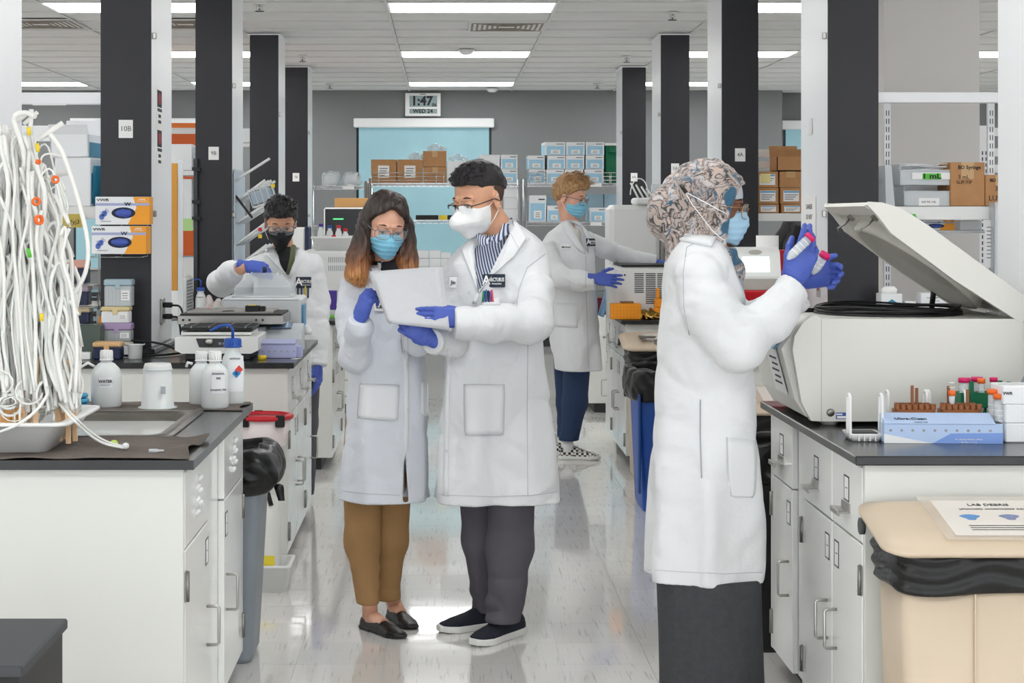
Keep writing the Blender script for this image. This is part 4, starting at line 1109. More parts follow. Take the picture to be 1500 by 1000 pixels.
    me = g.mesh('lab_coat'); bv = bvh_of(me); link('lab_coat', me, coat_mat('lab_coat_cool', '#d8dce3'), t, True, 'cool white knee length lab coat')
    patch(bv, ([(553, 386), (556, 400), (570, 424)], [(562, 382), (566, 396), (575, 426)]), 'lapel', M_coat2, t, .005, .005, 5, 10, D)
    patch(bv, ([(590, 382), (594, 396), (584, 424)], [(600, 386), (604, 400), (588, 428)]), 'lapel', M_coat2, t, .005, .005, 5, 10, D)
    patch(bv, ([(579, 426), (588, 500), (591, 560), (592, 640), (589, 722)], [(588, 426), (597, 500), (599, 560), (598, 640), (592, 722)]), 'placket', M_coat2, t, .002, .003, 2, 22, D)
    patch(bv, [(528, 562), (585, 564), (583, 616), (523, 613)], 'pocket', M_coat2, t, .0, .0025, 8, 8, D, label='patch pocket')
    seam(bv, [(528, 562), (524, 608), (530, 613), (577, 617), (583, 610), (585, 564), (528, 562)], 'pocket_stitching', M_coat3, t, .001, D, .003)
    patch(bv, [(617, 560), (626, 562), (627, 612), (616, 606)], 'pocket', M_coat2, t, .003, .003, 3, 6, D)
    seam(bv, [(496, 718), (530, 722), (585, 725)], 'hem_stitching', M_coat3, t, .0011, D, .001)
    seam(bv, [(503, 560), (500, 640), (497, 720)], 'side_seam', M_coat3, t, .0013, D, .001)
    seam(bv, [(534, 400), (536, 430), (530, 462)], 'armhole_seam', M_coat3, t, .0015, D, .001)
    buttons(bv, t, [(592, 470), (596, 532), (597, 600)], D)
    tagtext(bv, t, 'Le', 556, 448, D, .026, 15, 15)
    hand(t, 'gloved_hand', P(527, 467, 6.42), (.32, -.15, .93), (-.62, -.75, .1), -1, (.62, .75, .85, .9), .6, .0, .88, tdir=(.35, .9, -.5), label='blue gloved hand raised with pinched fingers')
    hand(t, 'gloved_hand', P(606, 474, 6.45), (.1, -.1, 1), (-.1, 1, .1), 1, (.3, .3, .3, .3), .3, .0, .86, label='blue gloved hand behind the papers')
    trouser(t, 0, 0, [(536, 620, .08, 6.7), (532, 700, .078, 6.7), (531, 790, .066, 6.7), (539, 884, .047, 6.62)], M_tan, seed=14, fold=.007)
    trouser(t, 0, 0, [(572, 620, .08, 6.72), (574, 700, .078, 6.74), (573, 790, .062, 6.76), (567, 878, .047, 6.75)], M_tan, seed=17, fold=.007)
    for q, (h_, t_) in enumerate((((534, 6.66), (582, 6.5)), ((574, 6.84), (602, 6.62)))):
        a = Vector((P(h_[0], 0, h_[1]).x, h_[1], 0)); b = Vector((P(t_[0], 0, t_[1]).x, t_[1], 0)); v = (b-a).normalized()
        shoe(t, a-v*.01, a+v*.235, M_blackleather, M_black, w=.04, h=.06, sole=.014, heelh=.008, low=True)
        e_ = P(539, 876, 6.62) if q == 0 else P(567, 870, 6.75); MB().tube([a+v*.035+Vector((0, 0, .045)), (a+v*.04+Vector((0, 0, .09)))*.6+e_*.4, e_], .03, 12, rr=[.029, .029, .031]).build('ankle', M_skinD, t, True)
        MB().tube([a+v*.04+Vector((0, 0, .05)), a+v*.12+Vector((0, 0, .034))], .03, 12, rr=[.03, .022]).build('instep', M_skinD, t, True)
    return t
woman_reading()
# ---------------------------------------------------------------- the papers
def papers():
    t = thing('paper_stack', 'sheaf of white printed pages held between the woman and the tall man', 'papers', P(600, 435, 6.33))
    me_ = []
    for k in range(4):
        cs = [P(541+k*.6, 400-k*.8, 6.40), P(644+k*1.4, 392-k*.6, 6.33), P(655+k*1.2, 482+k*.5, 6.22), P(567+k*1.0, 471+k*.8, 6.25)]
        o = Vector((0, -.0011*k, 0)); nu, nv = 14, 10; vs = []; c0 = P(600, 435, 6.33)
        for side in (0, 1):
            for j in range(nv+1):
                for i in range(nu+1):
                    u, v = i/nu, j/nv; p = (cs[0]*(1-u)+cs[1]*u)*(1-v)+(cs[3]*(1-u)+cs[2]*u)*v
                    bend = .018*math.sin(PI*u)*(1-.4*v)+.01*math.sin(2.2*v+k*.5)+.004*k*u*v
                    vs.append(p+Vector((0, bend+side*.0004, 0))-o*-1-c0)
        n = (nu+1)*(nv+1); fs = []
        for j in range(nv):
            for i in range(nu):
                a = j*(nu+1)+i; fs += [(a, a+1, a+nu+2, a+nu+1), (n+a, n+a+nu+1, n+a+nu+2, n+a+1)]
        rim = list(range(nu+1))+[j*(nu+1)+nu for j in range(1, nv+1)]+[nv*(nu+1)+i for i in range(nu-1, -1, -1)]+[j*(nu+1) for j in range(nv-1, 0, -1)]
        for a, b in zip(rim, rim[1:]+rim[:1]): fs.append((a, n+a, n+b, b))
        MB().add(vs, fs, True).build('page', mat('page_paper', '#c3c5c8', .7, var=.015, vs=60), t)
papers()

# ---------------------------------------------------------------- the woman in the headscarf
def scarf_material():
    m = bpy.data.materials.new('patterned_scarf'); m.use_nodes = True; nt = m.node_tree; L = nt.links.new; b = nt.nodes['Principled BSDF']; N = nt.nodes.new
    tc = N('ShaderNodeTexCoord'); n1 = N('ShaderNodeTexNoise'); n1.inputs['Scale'].default_value = 13; n1.inputs['Detail'].default_value = 1.5; L(tc.outputs['Object'], n1.inputs[0])
    mx = N('ShaderNodeVectorMath'); mx.operation = 'MULTIPLY_ADD'; mx.inputs[1].default_value = (.16, .16, .16); L(n1.outputs['Color'], mx.inputs[0]); L(tc.outputs['Object'], mx.inputs[2])
    n2 = N('ShaderNodeTexNoise'); n2.inputs['Scale'].default_value = 12; n2.inputs['Detail'].default_value = 3.5; n2.inputs['Distortion'].default_value = 2.2; L(mx.outputs[0], n2.inputs[0])
    r = N('ShaderNodeValToRGB'); e = r.color_ramp.elements; e[0].position = .0; e[0].color = col('#b5a196'); e[1].position = 1; e[1].color = col('#c9cdd3')
    for p_, c_ in ((.36, '#bda79b'), (.42, '#a79f9c'), (.45, '#2b2928'), (.475, '#4a4543'), (.52, '#c7b4ab'), (.54, '#3a3636'), (.565, '#c3b3ab'), (.63, '#b9bcc2'), (.655, '#3c3a3b'), (.675, '#c9cdd3')):
        q = e.new(p_); q.color = col(c_)
    L(n2.outputs[0], r.inputs[0])
    n3 = N('ShaderNodeTexNoise'); n3.inputs['Scale'].default_value = 9; n3.inputs['Detail'].default_value = 2; n3.inputs['Distortion'].default_value = 1.2; L(mx.outputs[0], n3.inputs[0])
    r3 = N('ShaderNodeValToRGB'); r3.color_ramp.elements[0].position = .57; r3.color_ramp.elements[0].color = (0, 0, 0, 1); r3.color_ramp.elements[1].position = .63; r3.color_ramp.elements[1].color = (1, 1, 1, 1)
    sp = N('ShaderNodeSeparateXYZ'); L(tc.outputs['Object'], sp.inputs[0])
    # more teal towards the chest end of the scarf, where that part of the print lies
    mr = N('ShaderNodeMapRange'); mr.inputs['From Min'].default_value = 1.50; mr.inputs['From Max'].default_value = 1.38; mr.inputs['To Min'].default_value = 0; mr.inputs['To Max'].default_value = .07; L(sp.outputs[2], mr.inputs[0])
    ad = N('ShaderNodeMath'); ad.operation = 'ADD'; L(n3.outputs[0], ad.inputs[0]); L(mr.outputs[0], ad.inputs[1]); L(ad.outputs[0], r3.inputs[0])
    mc = N('ShaderNodeMix'); mc.data_type = 'RGBA'; mc.inputs['B'].default_value = col('#2f5a74'); L(r3.outputs[0], mc.inputs['Factor']); L(r.outputs[0], mc.inputs['A']); L(mc.outputs['Result'], b.inputs['Base Color'])
    b.inputs['Roughness'].default_value = .7; b.inputs['Sheen Weight'].default_value = .2
    return m
def woman_scarf():
    D = 5.3
    t = thing('person', 'woman in patterned headscarf and long white lab coat holding two capped tubes', 'person', (P(1035, 0, D).x, D, 0))
    H = Head(1042, 300, D, 79, 8, 0, 1.0, t, M_skinC, neck=(1036, 366, 5.3), res=.003)
    H.mask('surgical', mat('surgical_mask_pale', '#a6cbe2', .85, bump=.1, bs=200), 'pale blue pleated mask')
    g = H.glasses(M_gold, rim=.0013, w=.025, hh=.022, z=-.006, label='thin gold rimmed eyeglasses')
    M_scarf = scarf_material()
    s = SDF((-.15, -.13, -.3), (.15, .2, .16), .0036); near = H.near(s)
    # underscarf band at the forehead
    b_ = SDF((-.1, -.12, -.02), (.1, .06, .14), .003); nb = H.near(b_)-.006; nb = smax(nb, -.0405-.1*np.abs(b_.X)+0*b_.Z+.04-b_.Z-.0*b_.Y+.03, .003); nb = smax(nb, b_.Y+.02, .004); b_.d = nb
    H.childm(b_.mesh('underscarf'), 'underscarf', mat('underscarf_grey', '#b9c0c8', .8), 'pale grey underscarf band')
    d = near-.015; d = smin(d, s.ell((0, .02, .04), (.094, .108, .095)), .02); d = smin(d, s.ell((0, .01, -.02), (.093, .07, .07)), .03)
    d = smin(d, s.chain([(0, .075, .03), (0, .118, -.03), (0, .135, -.075)], [.07, .062, .05], .04), .03)          # gathered hair under the scarf
    d = smin(d, s.chain([(0, .04, -.08), (0, .035, -.15), (0, .03, -.2)], [.074, .078, .082], .03), .03)
    d = smin(d, s.chain([(-.05, -.035, -.06), (-.05, -.058, -.135), (-.045, -.085, -.19), (-.04, -.1, -.245)], [.03, .034, .036, .02], .03), .03)
    d = smin(d, s.chain([(.05, -.035, -.06), (.045, -.05, -.13), (.0, -.055, -.2)], [.03, .034, .036], .03), .03)
    f = noise(s.X*8+s.Z*9, s.Y*26-s.Z*16, s.Z*5+s.Y*8, 3); d = d+.008*np.maximum(.5-1.5*np.abs(f), -.3)
    f = noise(s.X*16, s.Y*40+s.Z*34, s.Z*12, 7); d = d+.003*np.maximum(.5-1.4*np.abs(f), -.3)
    face = smax(smax(s.Y+.062+.25*np.maximum(s.Z, 0), s.Z-.072, .01), -.118-s.Z, .01); d = smax(d, -face, .008)
    s.d = d; sc_me = H.place(s.mesh('headscarf')); link('headscarf', sc_me, M_scarf, t, True, 'grey, beige and teal patterned headscarf')
    bs = bvh_of(sc_me)
    seam(bs, [(1004, 281), (1020, 289), (1040, 300), (1058, 310), (1066, 315)], 'mask_strap', M_wht, t, .0016, D, .003)
    seam(bs, [(1004, 281), (1015, 300), (1032, 322), (1046, 340), (1060, 352)], 'mask_strap', M_wht, t, .0016, D, .003)
    seam(bs, [(998, 271), (1006, 282)], 'strap_clip', M_black, t, .006, D, .003)
    c = Cloth(915, 1225, 325, 850, D, -.45, .36, .0056); g = c.g
    d = c.torso([(345, 1000, 1052, .08), (353, 990, 1060, .11), (368, 981, 1068, .15), (385, 976, 1076, .185), (430, 971, 1088, .195), (490, 965, 1100, .19), (560, 961, 1104, .19), (640, 956, 1109, .2), (740, 950, 1114, .205), (842, 946, 1118, .21)])
    d = c.folds(d, P(0, 470, D).z, P(0, 800, D).z, .042, 12, 8)
    arm = c.sleeve([P(1021, 404, 5.13), P(1040, 452, 5.09), P(1080, 503, 5.06), P(1130, 465, 5.1), P(1166, 421, 5.14)], [.068, .076, .076, .062, .05], .04, .013, 18, 3)
    d = smin(d, arm, .03)
    arm2 = c.sleeve([P(1035, 410, 5.47), P(1085, 500, 5.44), P(1130, 465, 5.4), P(1168, 428, 5.36)], [.07, .075, .064, .05], .04, .009, 18, 5); d = smin(d, arm2, .03)
    v = c.pix([(1046, 330), (1068, 330), (1102, 400), (1094, 452), (1078, 400)]); d = smax(d, -v, .006)
    d = np.maximum(d, P(0, 842, D).z-g.Z); g.d = c.hollow(d, P(0, 800, D).z)
    me = g.mesh('lab_coat'); bv = bvh_of(me); link('lab_coat', me, M_coat, t, True, 'long white lab coat seen from the side')
    c2 = Cloth(1030, 1110, 350, 480, D, -.2, .2, .006); c2.g.d = c2.torso([(360, 1040, 1066, .07), (400, 1040, 1086, .1), (470, 1040, 1092, .11)])
    link('blouse', c2.g.mesh('blouse'), mat('blouse_grey', '#aab0ba', .8), t, True)
    patch(bv, ([(1064, 640), (1065, 680), (1068, 722), (1076, 729)], [(1107, 645), (1108, 680), (1106, 722), (1102, 728)]), 'pocket', M_coat2, t, .0, .003, 8, 8, D, label='large side patch pocket')
    seam(bv, [(1064, 640), (1065, 690), (1070, 726), (1102, 728)], 'pocket_stitching', M_coat3, t, .001, D, .004)
    seam(bv, [(1026, 585), (1026, 640), (1028, 700)], 'side_opening', mat('seam_shadow', '#a7abb0', .9), t, .0018, D, .002)
    seam(bv, [(1034, 348), (1006, 362), (1001, 400), (1002, 450), (1010, 490)], 'armhole_seam', M_coat3, t, .0014, D, .001)
    patch(bv, ([(1004, 345), (990, 352)], [(1050, 347), (1042, 362)]), 'collar', M_coat2, t, .004, .005, 8, 4, D)
    seam(bv, [(948, 834), (1000, 837), (1060, 840), (1116, 838)], 'hem_stitching', M_coat3, t, .001, D, .001)
    # skirt to the floor
    g = SDF((P(940, 0, D).x, D-.26, .0), (P(1140, 0, D).x, D+.26, P(0, 830, D).z), .008)
    d = g.loft([(.012, P(1043, 0, D).x, D, .155, .2), (.5, P(1040, 0, D).x, D, .148, .19), (.62, P(1040, 0, D).x, D, .145, .18)], 2.2)+.024*noise(g.X*15, g.Y*15, g.Z*1.1, 3)
    g.d = np.maximum(np.maximum(d, .012-g.Z), g.Z-P(0, 832, D).z+.01); link('skirt', g.mesh('skirt'), M_skirt, t, True, 'long dark grey skirt')
    for dy in (-.07, .08):
        a = Vector((P(1010, 0, D).x, D+dy, 0)); shoe(t, a, a+Vector((.25, 0, 0)), M_blackleather, M_black, w=.042, h=.05, sole=.012, res=.005)
    h1 = hand(t, 'gloved_hand', P(1163, 409, 5.14), (.42, .0, .9), (.2, -.96, -.1), -1, (.12, .22, .35, .5), .2, .05, .98, tdir=(.35, .95, -.55), label='blue gloved hand lifting a tube')
    h2 = hand(t, 'gloved_hand', P(1172, 407, 5.34), (.88, -.15, .12), (.1, .96, .25), 1, (.5, .62, .75, .8), .15, .06, .95, tdir=(.5, .85, .1), label='blue gloved hand gripping the far tube')
    return t
woman_scarf()
M_tubep = mat('clear_polypropylene', '#e6ecef', .18, alpha=.5, spec=.6); M_pink = mat('pink_cap', '#d01d66', .4); M_orange = mat('orange_cap', '#f0702a', .4)
M_liq = mat('sample_liquid', '#e9eef0', .2, alpha=.6)
def conical_tube(lb, cap_m, loc, rot=(0, 0, 0), r=.0145, h=.115, group=None, name='centrifuge_tube', wide=False):
    t = thing(name, lb, 'tube', loc, 0, group); t.rotation_euler = rot
    MB().lathe([(.002, 0), (r*.45, .004), (r*.97, .018), (r, .022), (r, h-.012)], n=16).build('tube_body', M_tubep, t)
    MB().lathe([(r*1.2, h-.014), (r*1.2, h-.0005), (r*1.1, h), (.001, h)], n=18).build('cap', cap_m, t)
    MB().lathe([(.002, .003), (r*.4, .006), (r*.85, .02), (r*.85, h*.5)], n=12).build('liquid', M_liq, t)
    for k in range(4): MB().lathe([(r*1.005, .03+.014*k), (r*1.005, .0312+.014*k)], n=16, cap=False).build('graduation', M_wht, t)
    return t
p0, p1 = P(1153, 380, 5.1), P(1189, 345, 5.1); v = (p1-p0); e = Vector((0, 0, 1)).rotation_difference(v).to_euler()
conical_tube('pink capped tube held up in the near gloved hand of the headscarf woman', M_pink, p0, e, .0135, v.length)
p0, p1 = P(1190, 402, 5.30), P(1210, 371, 5.27); v = (p1-p0); e = Vector((0, 0, 1)).rotation_difference(v).to_euler()
conical_tube('pink capped tube held in the far gloved hand of the headscarf woman', M_pink, p0, e, .0135, v.length)

# ---------------------------------------------------------------- blond man
def man_blond():
    D = 11.3
    t = thing('person', 'blond man in white lab coat, navy trousers and checkered shoes at the bench', 'person', (P(838, 0, D).x, D, 0))
    H = Head(836, 288, D, 62, 16, 0, 1.06, t, M_skinD, neck=(838, 346, 11.32), res=.0042, browm=mat('brow_blond', '#7d5b3d', .8))
    H.mask('surgical', M_mask, 'blue surgical mask'); H.glasses(M_clear, rim=.002, w=.03, hh=.021, z=-.004, label='clear safety goggles')
    short_hair(H, [(-.1, .07), (-.06, .058), (-.03, .02), (.0, .004), (.05, -.045), (.1, -.08)], .017, ((0, -.006, .085), (.08, .098, .062)), nz=.004, m=M_hairblond, tufts=160, dirn=(0, -.9, .3), lbl='tousled blond hair', tl=.04)
    c = Cloth(780, 905, 330, 480, D, -.3, .25, .008); c.g.d = c.torso([(334, 832, 850, .06), (350, 822, 852, .08), (400, 815, 858, .1)]); link('shirt', c.g.mesh('shirt'), mat('shirt_cream', '#e6e2da', .8), t, True)
    c = Cloth(772, 985, 322, 546, D, -.55, .5, .0085); g = c.g
    d = c.torso([(322, 826, 846, .055), (331, 816, 855, .08), (341, 803, 864, .11), (355, 794, 869, .14), (380, 792, 872, .15), (430, 800, 872, .15), (480, 804, 873, .155), (541, 808, 877, .18)])
    d = c.folds(d, P(0, 400, D).z, P(0, 520, D).z, .03, 11, 12)
    d = smin(d, c.sleeve([P(802, 366, 11.16), P(808, 392, 11.08), P(822, 407, 11.0), P(850, 411, 10.98), P(872, 412, 10.96)], [.062, .07, .068, .062, .052], .03, .01, 16, 2), .03)
    d = smin(d, c.sleeve([P(862, 352, 11.45), P(886, 364, 11.5), P(915, 376, 11.55), P(962, 384, 11.5)], [.06, .062, .058, .05], .03, .008, 16, 9), .03)
    v = c.pix([(836, 326), (850, 330), (861, 352), (862, 372), (846, 352)]); d = smax(d, -np.maximum(v, g.Y-(D-.03)), .006)
    d = np.maximum(d, P(0, 541, D).z-g.Z); g.d = c.hollow(d, P(0, 525, D).z); me = g.mesh('lab_coat'); bv = bvh_of(me); link('lab_coat', me, M_coat, t, True, 'white lab coat')
    patch(bv, ([(822, 326), (828, 342), (848, 368)], [(834, 322), (843, 338), (858, 372)]), 'lapel', M_coat2, t, .004, .006, 4, 8, D)
    patch(bv, [(812, 443), (848, 444), (846, 480), (812, 478)], 'pocket', M_coat2, t, .0, .004, 6, 6, D); 
    seam(bv, [(858, 374), (858, 420), (860, 470), (862, 538)], 'placket_seam', M_coat3, t, .002, D, .002)
    badge(bv, t, 864.5, 355, 15, 11, D, .5); tagtext(bv, t, 'Michael', 829, 362, D, .018, 14, 7)
    hand(t, 'gloved_hand', P(873, 408, 10.94), (1, -.05, -.1), (-.15, -1, .2), -1, (.14, .16, .2, .26), .2, .1, 1.0, res=.0036, tout=.9, label='blue gloved hand spread on the side of the instrument')
    hand(t, 'gloved_hand', P(961, 384, 11.5), (1, -.1, -.12), (0, -.3, 1), -1, (.25, .25, .25, .3), .3, .06, .95, res=.004)
    trouser(t, 0, 0, [(829, 515, .085, 11.38), (832, 590, .072, 11.42), (829, 640, .06, 11.45)], M_navytr, seed=3, res=.008)
    trouser(t, 0, 0, [(846, 515, .09, 11.25), (842, 590, .078, 11.25), (833, 645, .062, 11.27)], M_navytr, seed=5, res=.008)
    chk = bpy.data.materials.new('checkered_canvas'); chk.use_nodes = True; nt = chk.node_tree; ck = nt.nodes.new('ShaderNodeTexChecker'); ck.inputs['Scale'].default_value = 62
    tc = nt.nodes.new('ShaderNodeTexCoord'); ck.inputs['Color1'].default_value = col('#1d1d1f'); ck.inputs['Color2'].default_value = col('#e6e4dc'); nt.links.new(tc.outputs['Object'], ck.inputs[0]); nt.links.new(ck.outputs[0], nt.nodes['Principled BSDF'].inputs['Base Color'])
    for x, y in ((818, 11.3), (794, 11.5)):
        a = Vector((P(x, 0, y).x, y, 0)); shoe(t, a, a+Vector((.265, -.02, 0)), chk, M_rubber, w=.05, h=.085, sole=.028, res=.005)
        MB().tube([a+Vector((.06, 0, .05)), a+Vector((.055, 0, .14))], .04, 12).build('sock', M_wht, t, True)
    return t
man_blond()

# ---------------------------------------------------------------- man with black mask at the left bench
def man_black_mask():
    D = 9.6
    t = thing('person', 'dark haired man in black mask and goggles behind the shaker bench', 'person', (P(422, 0, D).x, D, 0))
    H = Head(411, 325, 9.52, 8, 24, 0, 1.05, t, M_skinB, neck=(418, 376, 9.62), res=.004)
    H.mask('plain', M_maskb, 'black cloth mask'); H.glasses(M_clear, rim=.0022, w=.031, hh=.022, z=-.004, wrap=.1, label='wraparound clear safety glasses')
    short_hair(H, [(-.1, .062), (-.05, .05), (-.03, .02), (.0, .0), (.05, -.03), (.1, -.05)], .017, ((0, -.01, .08), (.078, .096, .06)), nz=.004, m=M_hairblack, tufts=150, dirn=(.2, -.8, .2), lbl='thick black hair', tl=.035)
    c = Cloth(380, 470, 355, 450, D, -.25, .2, .008); c.g.d = c.torso([(360, 402, 430, .07), (380, 396, 440, .1), (430, 396, 440, .11)]); link('shirt', c.g.mesh('shirt'), mat('shirt_black', '#1d1d1f', .8), t, True)
    MB().tube([P(430, 360, 9.45), P(428, 380, 9.42), P(421, 402, 9.42)], .02, 10, rr=[.022, .024, .014], flat=.6).build('jacket_collar', mat('olive_cloth', '#5b6045', .85), t, True)
    c = Cloth(295, 490, 350, 560, D, -.75, .35, .0078); g = c.g
    d = c.torso([(362, 402, 434, .06), (369, 390, 448, .09), (378, 378, 460, .12), (395, 372, 468, .135), (450, 374, 470, .14), (545, 372, 474, .15), (640, 370, 478, .16)])
    d = c.folds(d, P(0, 430, D).z, P(0, 540, D).z, .022, 12, 3)
    d = smin(d, c.sleeve([P(386, 388, 9.5), P(356, 402, 9.4), P(324, 414, 9.25), P(338, 400, 9.12), P(350, 393, 9.06)], [.064, .064, .068, .058, .044], .03, .010, 18, 6), .03)
    d = smin(d, c.sleeve([P(458, 388, 9.58), P(466, 440, 9.6), P(467, 500, 9.52), P(467, 536, 9.48)], [.06, .062, .056, .05], .03, .008, 16, 4), .03)
    v = c.pix([(402, 352), (434, 352), (436, 366), (420, 404), (411, 392)]); d = smax(d, -np.maximum(v, g.Y-(D-.045)), .006)
    g.d = c.hollow(np.maximum(d, P(0, 556, D).z-g.Z), P(0, 545, D).z); me = g.mesh('lab_coat'); bv = bvh_of(me); link('lab_coat', me, M_coat, t, True, 'white lab coat')
    patch(bv, ([(388, 366), (392, 376), (418, 404)], [(400, 360), (406, 374), (423, 404)]), 'lapel', M_coat2, t, .004, .006, 4, 8, D)
    patch(bv, ([(431, 360), (432, 376), (420, 404)], [(442, 366), (446, 376), (426, 408)]), 'lapel', M_coat2, t, .004, .006, 4, 8, D)
    badge(bv, t, 444.5, 413.5, 22, 16, D, 0)
    for k, x in enumerate((436, 441, 446, 450)):
        p, n, ok = hit(bv, x, 428, D); o = MB().cyl((0, 0, -.03), .004, .06, 8).box(-.0012, .0012, -.007, -.004, -.01, .03).build('pen', mat('pen_yellow', '#e9d23a', .4) if k == 2 else M_badge); o.location = p+n*.01
        tag(o, ('dark', 'navy', 'yellow', 'black')[k]+' pen in the breast pocket of the black-masked man, '+('first', 'second', 'third', 'fourth')[k]+' from left', 'pen', 'pens of the black-masked man')
    MB().tube([P(340, 399, 9.1), P(352, 394, 9.06), P(361, 391, 9.05)], .03, 12, rr=[.034, .031, .028]).build('bare_wrist', M_skinB, t, True)
    hand(t, 'gloved_hand', P(362, 389, 9.05), (.88, -.2, -.12), (-.05, -.75, .65), 1, (.45, .5, .6, .7), .6, .02, .95, res=.0034, tdir=(.1, .9, -.6), label='blue gloved hand pinching the lid knob')
    hand(t, 'gloved_hand', P(466, 536, 9.48), (0, 0, -1), (.9, -.4, 0), 1, (.2, .25, .3, .35), .3, .02, .95, res=.004, label='blue gloved hand hanging down')
    trouser(t, 0, 0, [(400, 540, .09, 9.62), (402, 620, .075, 9.62), (402, 724, .06, 9.65)], M_greytr, res=.009); trouser(t, 0, 0, [(446, 540, .09, 9.62), (445, 620, .075, 9.62), (444, 724, .06, 9.65)], M_greytr, seed=6, res=.009)
    for x in (402, 444): a = Vector((P(x, 0, 9.7).x, 9.72, 0)); shoe(t, a, a+Vector((.0, -.27, 0)), M_black, M_rubber, w=.05, h=.085, sole=.028, res=.006)
    return t
man_black_mask()

# ---------------------------------------------------------------- person half hidden behind the right column
def person_far():
    D = 12.75
    t = thing('person', 'dark long haired person half hidden behind the white column side at right', 'person', (P(1166, 0, D).x, D, 0))
    H = Head(1171, 338, D, 60, 15, 0, 1.0, t, M_skinB, neck=(1174, 376, 12.8), res=.006)
    def fn(s, near):
        d = near-.014; d = smin(d, s.chain([(0, .05, .03), (0, .085, -.08), (0, .09, -.2)], [.075, .07, .05], .03), .03); d = smin(d, s.chain([(-.07, 0, .03), (-.085, .02, -.1), (-.08, .03, -.2)], [.03, .035, .03]), .02)
        d = smax(d, -s.ell((.0, -.12, -.04), (.06, .09, .1)), .01); s.d = d+.003*noise(s.X*60, s.Y*60, s.Z*6, 2)
    H.capped(fn, 'hair', M_hairblack, lo=(-.15, -.14, -.26), hi=(.15, .18, .15))
    c = Cloth(1130, 1215, 362, 560, D, -.3, .3, .012); g = c.g
    d = c.torso([(370, 1160, 1182, .07), (380, 1148, 1195, .14), (400, 1142, 1202, .17), (540, 1138, 1206, .17)]); d = smin(d, c.sleeve([P(1150, 386, 12.6), P(1145, 420, 12.5), P(1160, 445, 12.3)], [.065, .065, .05]), .03)
    g.d = np.maximum(d, P(0, 552, D).z-g.Z); link('lab_coat', g.mesh('lab_coat'), M_coat, t, True, 'white lab coat')
    for x in (1160, 1184): trouser(t, 0, 0, [(x, 530, .085, D), (x, 600, .07, D), (x, 618, .06, D)], M_greytr, res=.012); a = Vector((P(x, 0, D).x, D, 0)); shoe(t, a, a+Vector((.25, 0, 0)), M_black, M_black, res=.008)
    return t
person_far()
# ================================================================ small props: shared builders
M_card = mat('cardboard', '#b98a5e', .8, var=.05, vs=20); M_carddark = mat('cardboard_dark', '#8c6643', .85); M_tape = mat('packing_tape', '#c9a273', .3)
M_ldpe = mat('translucent_plastic', '#eaeeee', .3, alpha=.88, spec=.5, sss=.2); M_boxwhite = mat('carton_white', '#edeff1', .5); M_pblue = mat('carton_pale_blue', '#a3d0e8', .5)
M_clearp = mat('clear_plastic', '#dfe6ea', .08, alpha=.32, spec=.7); M_clearp2 = mat('clear_plastic_dense', '#dfe5e8', .12, alpha=.6, spec=.6)
M_navy = mat('navy_plastic', '#1d2a4c', .4); M_blue = mat('blue_plastic', '#1f4ea3', .4); M_yel = mat('yellow_plastic', '#efd02f', .5); M_orangep = mat('orange_plastic', '#f59a1c', .45)
M_beige = mat('beige_plastic', '#cebda6', .45, var=.03, vs=5, bump=.04, bs=60); M_bag = mat('black_bag', '#0d0d0e', .33, bump=.5, bs=16, spec=.45); M_redp = mat('red_plastic', '#c81f2d', .4)
M_teal = mat('carton_teal', '#2f86a6', .5); M_green = mat('green_plastic', '#0f6a47', .45); M_brown = mat('brown_plastic', '#85502c', .45); M_tube = mat('silicone_tube', '#eeeeea', .3, spec=.5, sss=.1)
M_wood = mat('wooden_stick', '#e3bd94', .7, var=.05, vs=40); M_wht2 = mat('white_plastic', '#ecedec', .35); M_grtape = mat('green_tape', '#5cc43c', .6); M_ygreen = mat('green_note', '#bfe39a', .7); M_instr = mat('instrument_white', '#e6e7e5', .35, bump=.02, bs=100)
M_purple = mat('purple_plastic', '#4a3590', .45); M_greyp = mat('grey_plastic', '#8d959c', .5, var=.03, vs=6); M_screen = mat('lit_screen', '#eaf4f2', .3, emit='#eaf6f2', es=.75); M_ywlab = mat('yellow_label', '#f1dc3d', .6)
def size(x0, x1, y0, y1, d): return (x1-x0)*d/F, (y1-y0)*d/F
def stand(name, label, cat, px, d, z, group=None, rz=0):
    """Empty standing on height z, centred on pixel column px at distance d."""
    return thing(name, label, cat, ((px-VX)*d/F, d, z), rz, group)
def zpx(y, d): return EH-(y-VY)*d/F
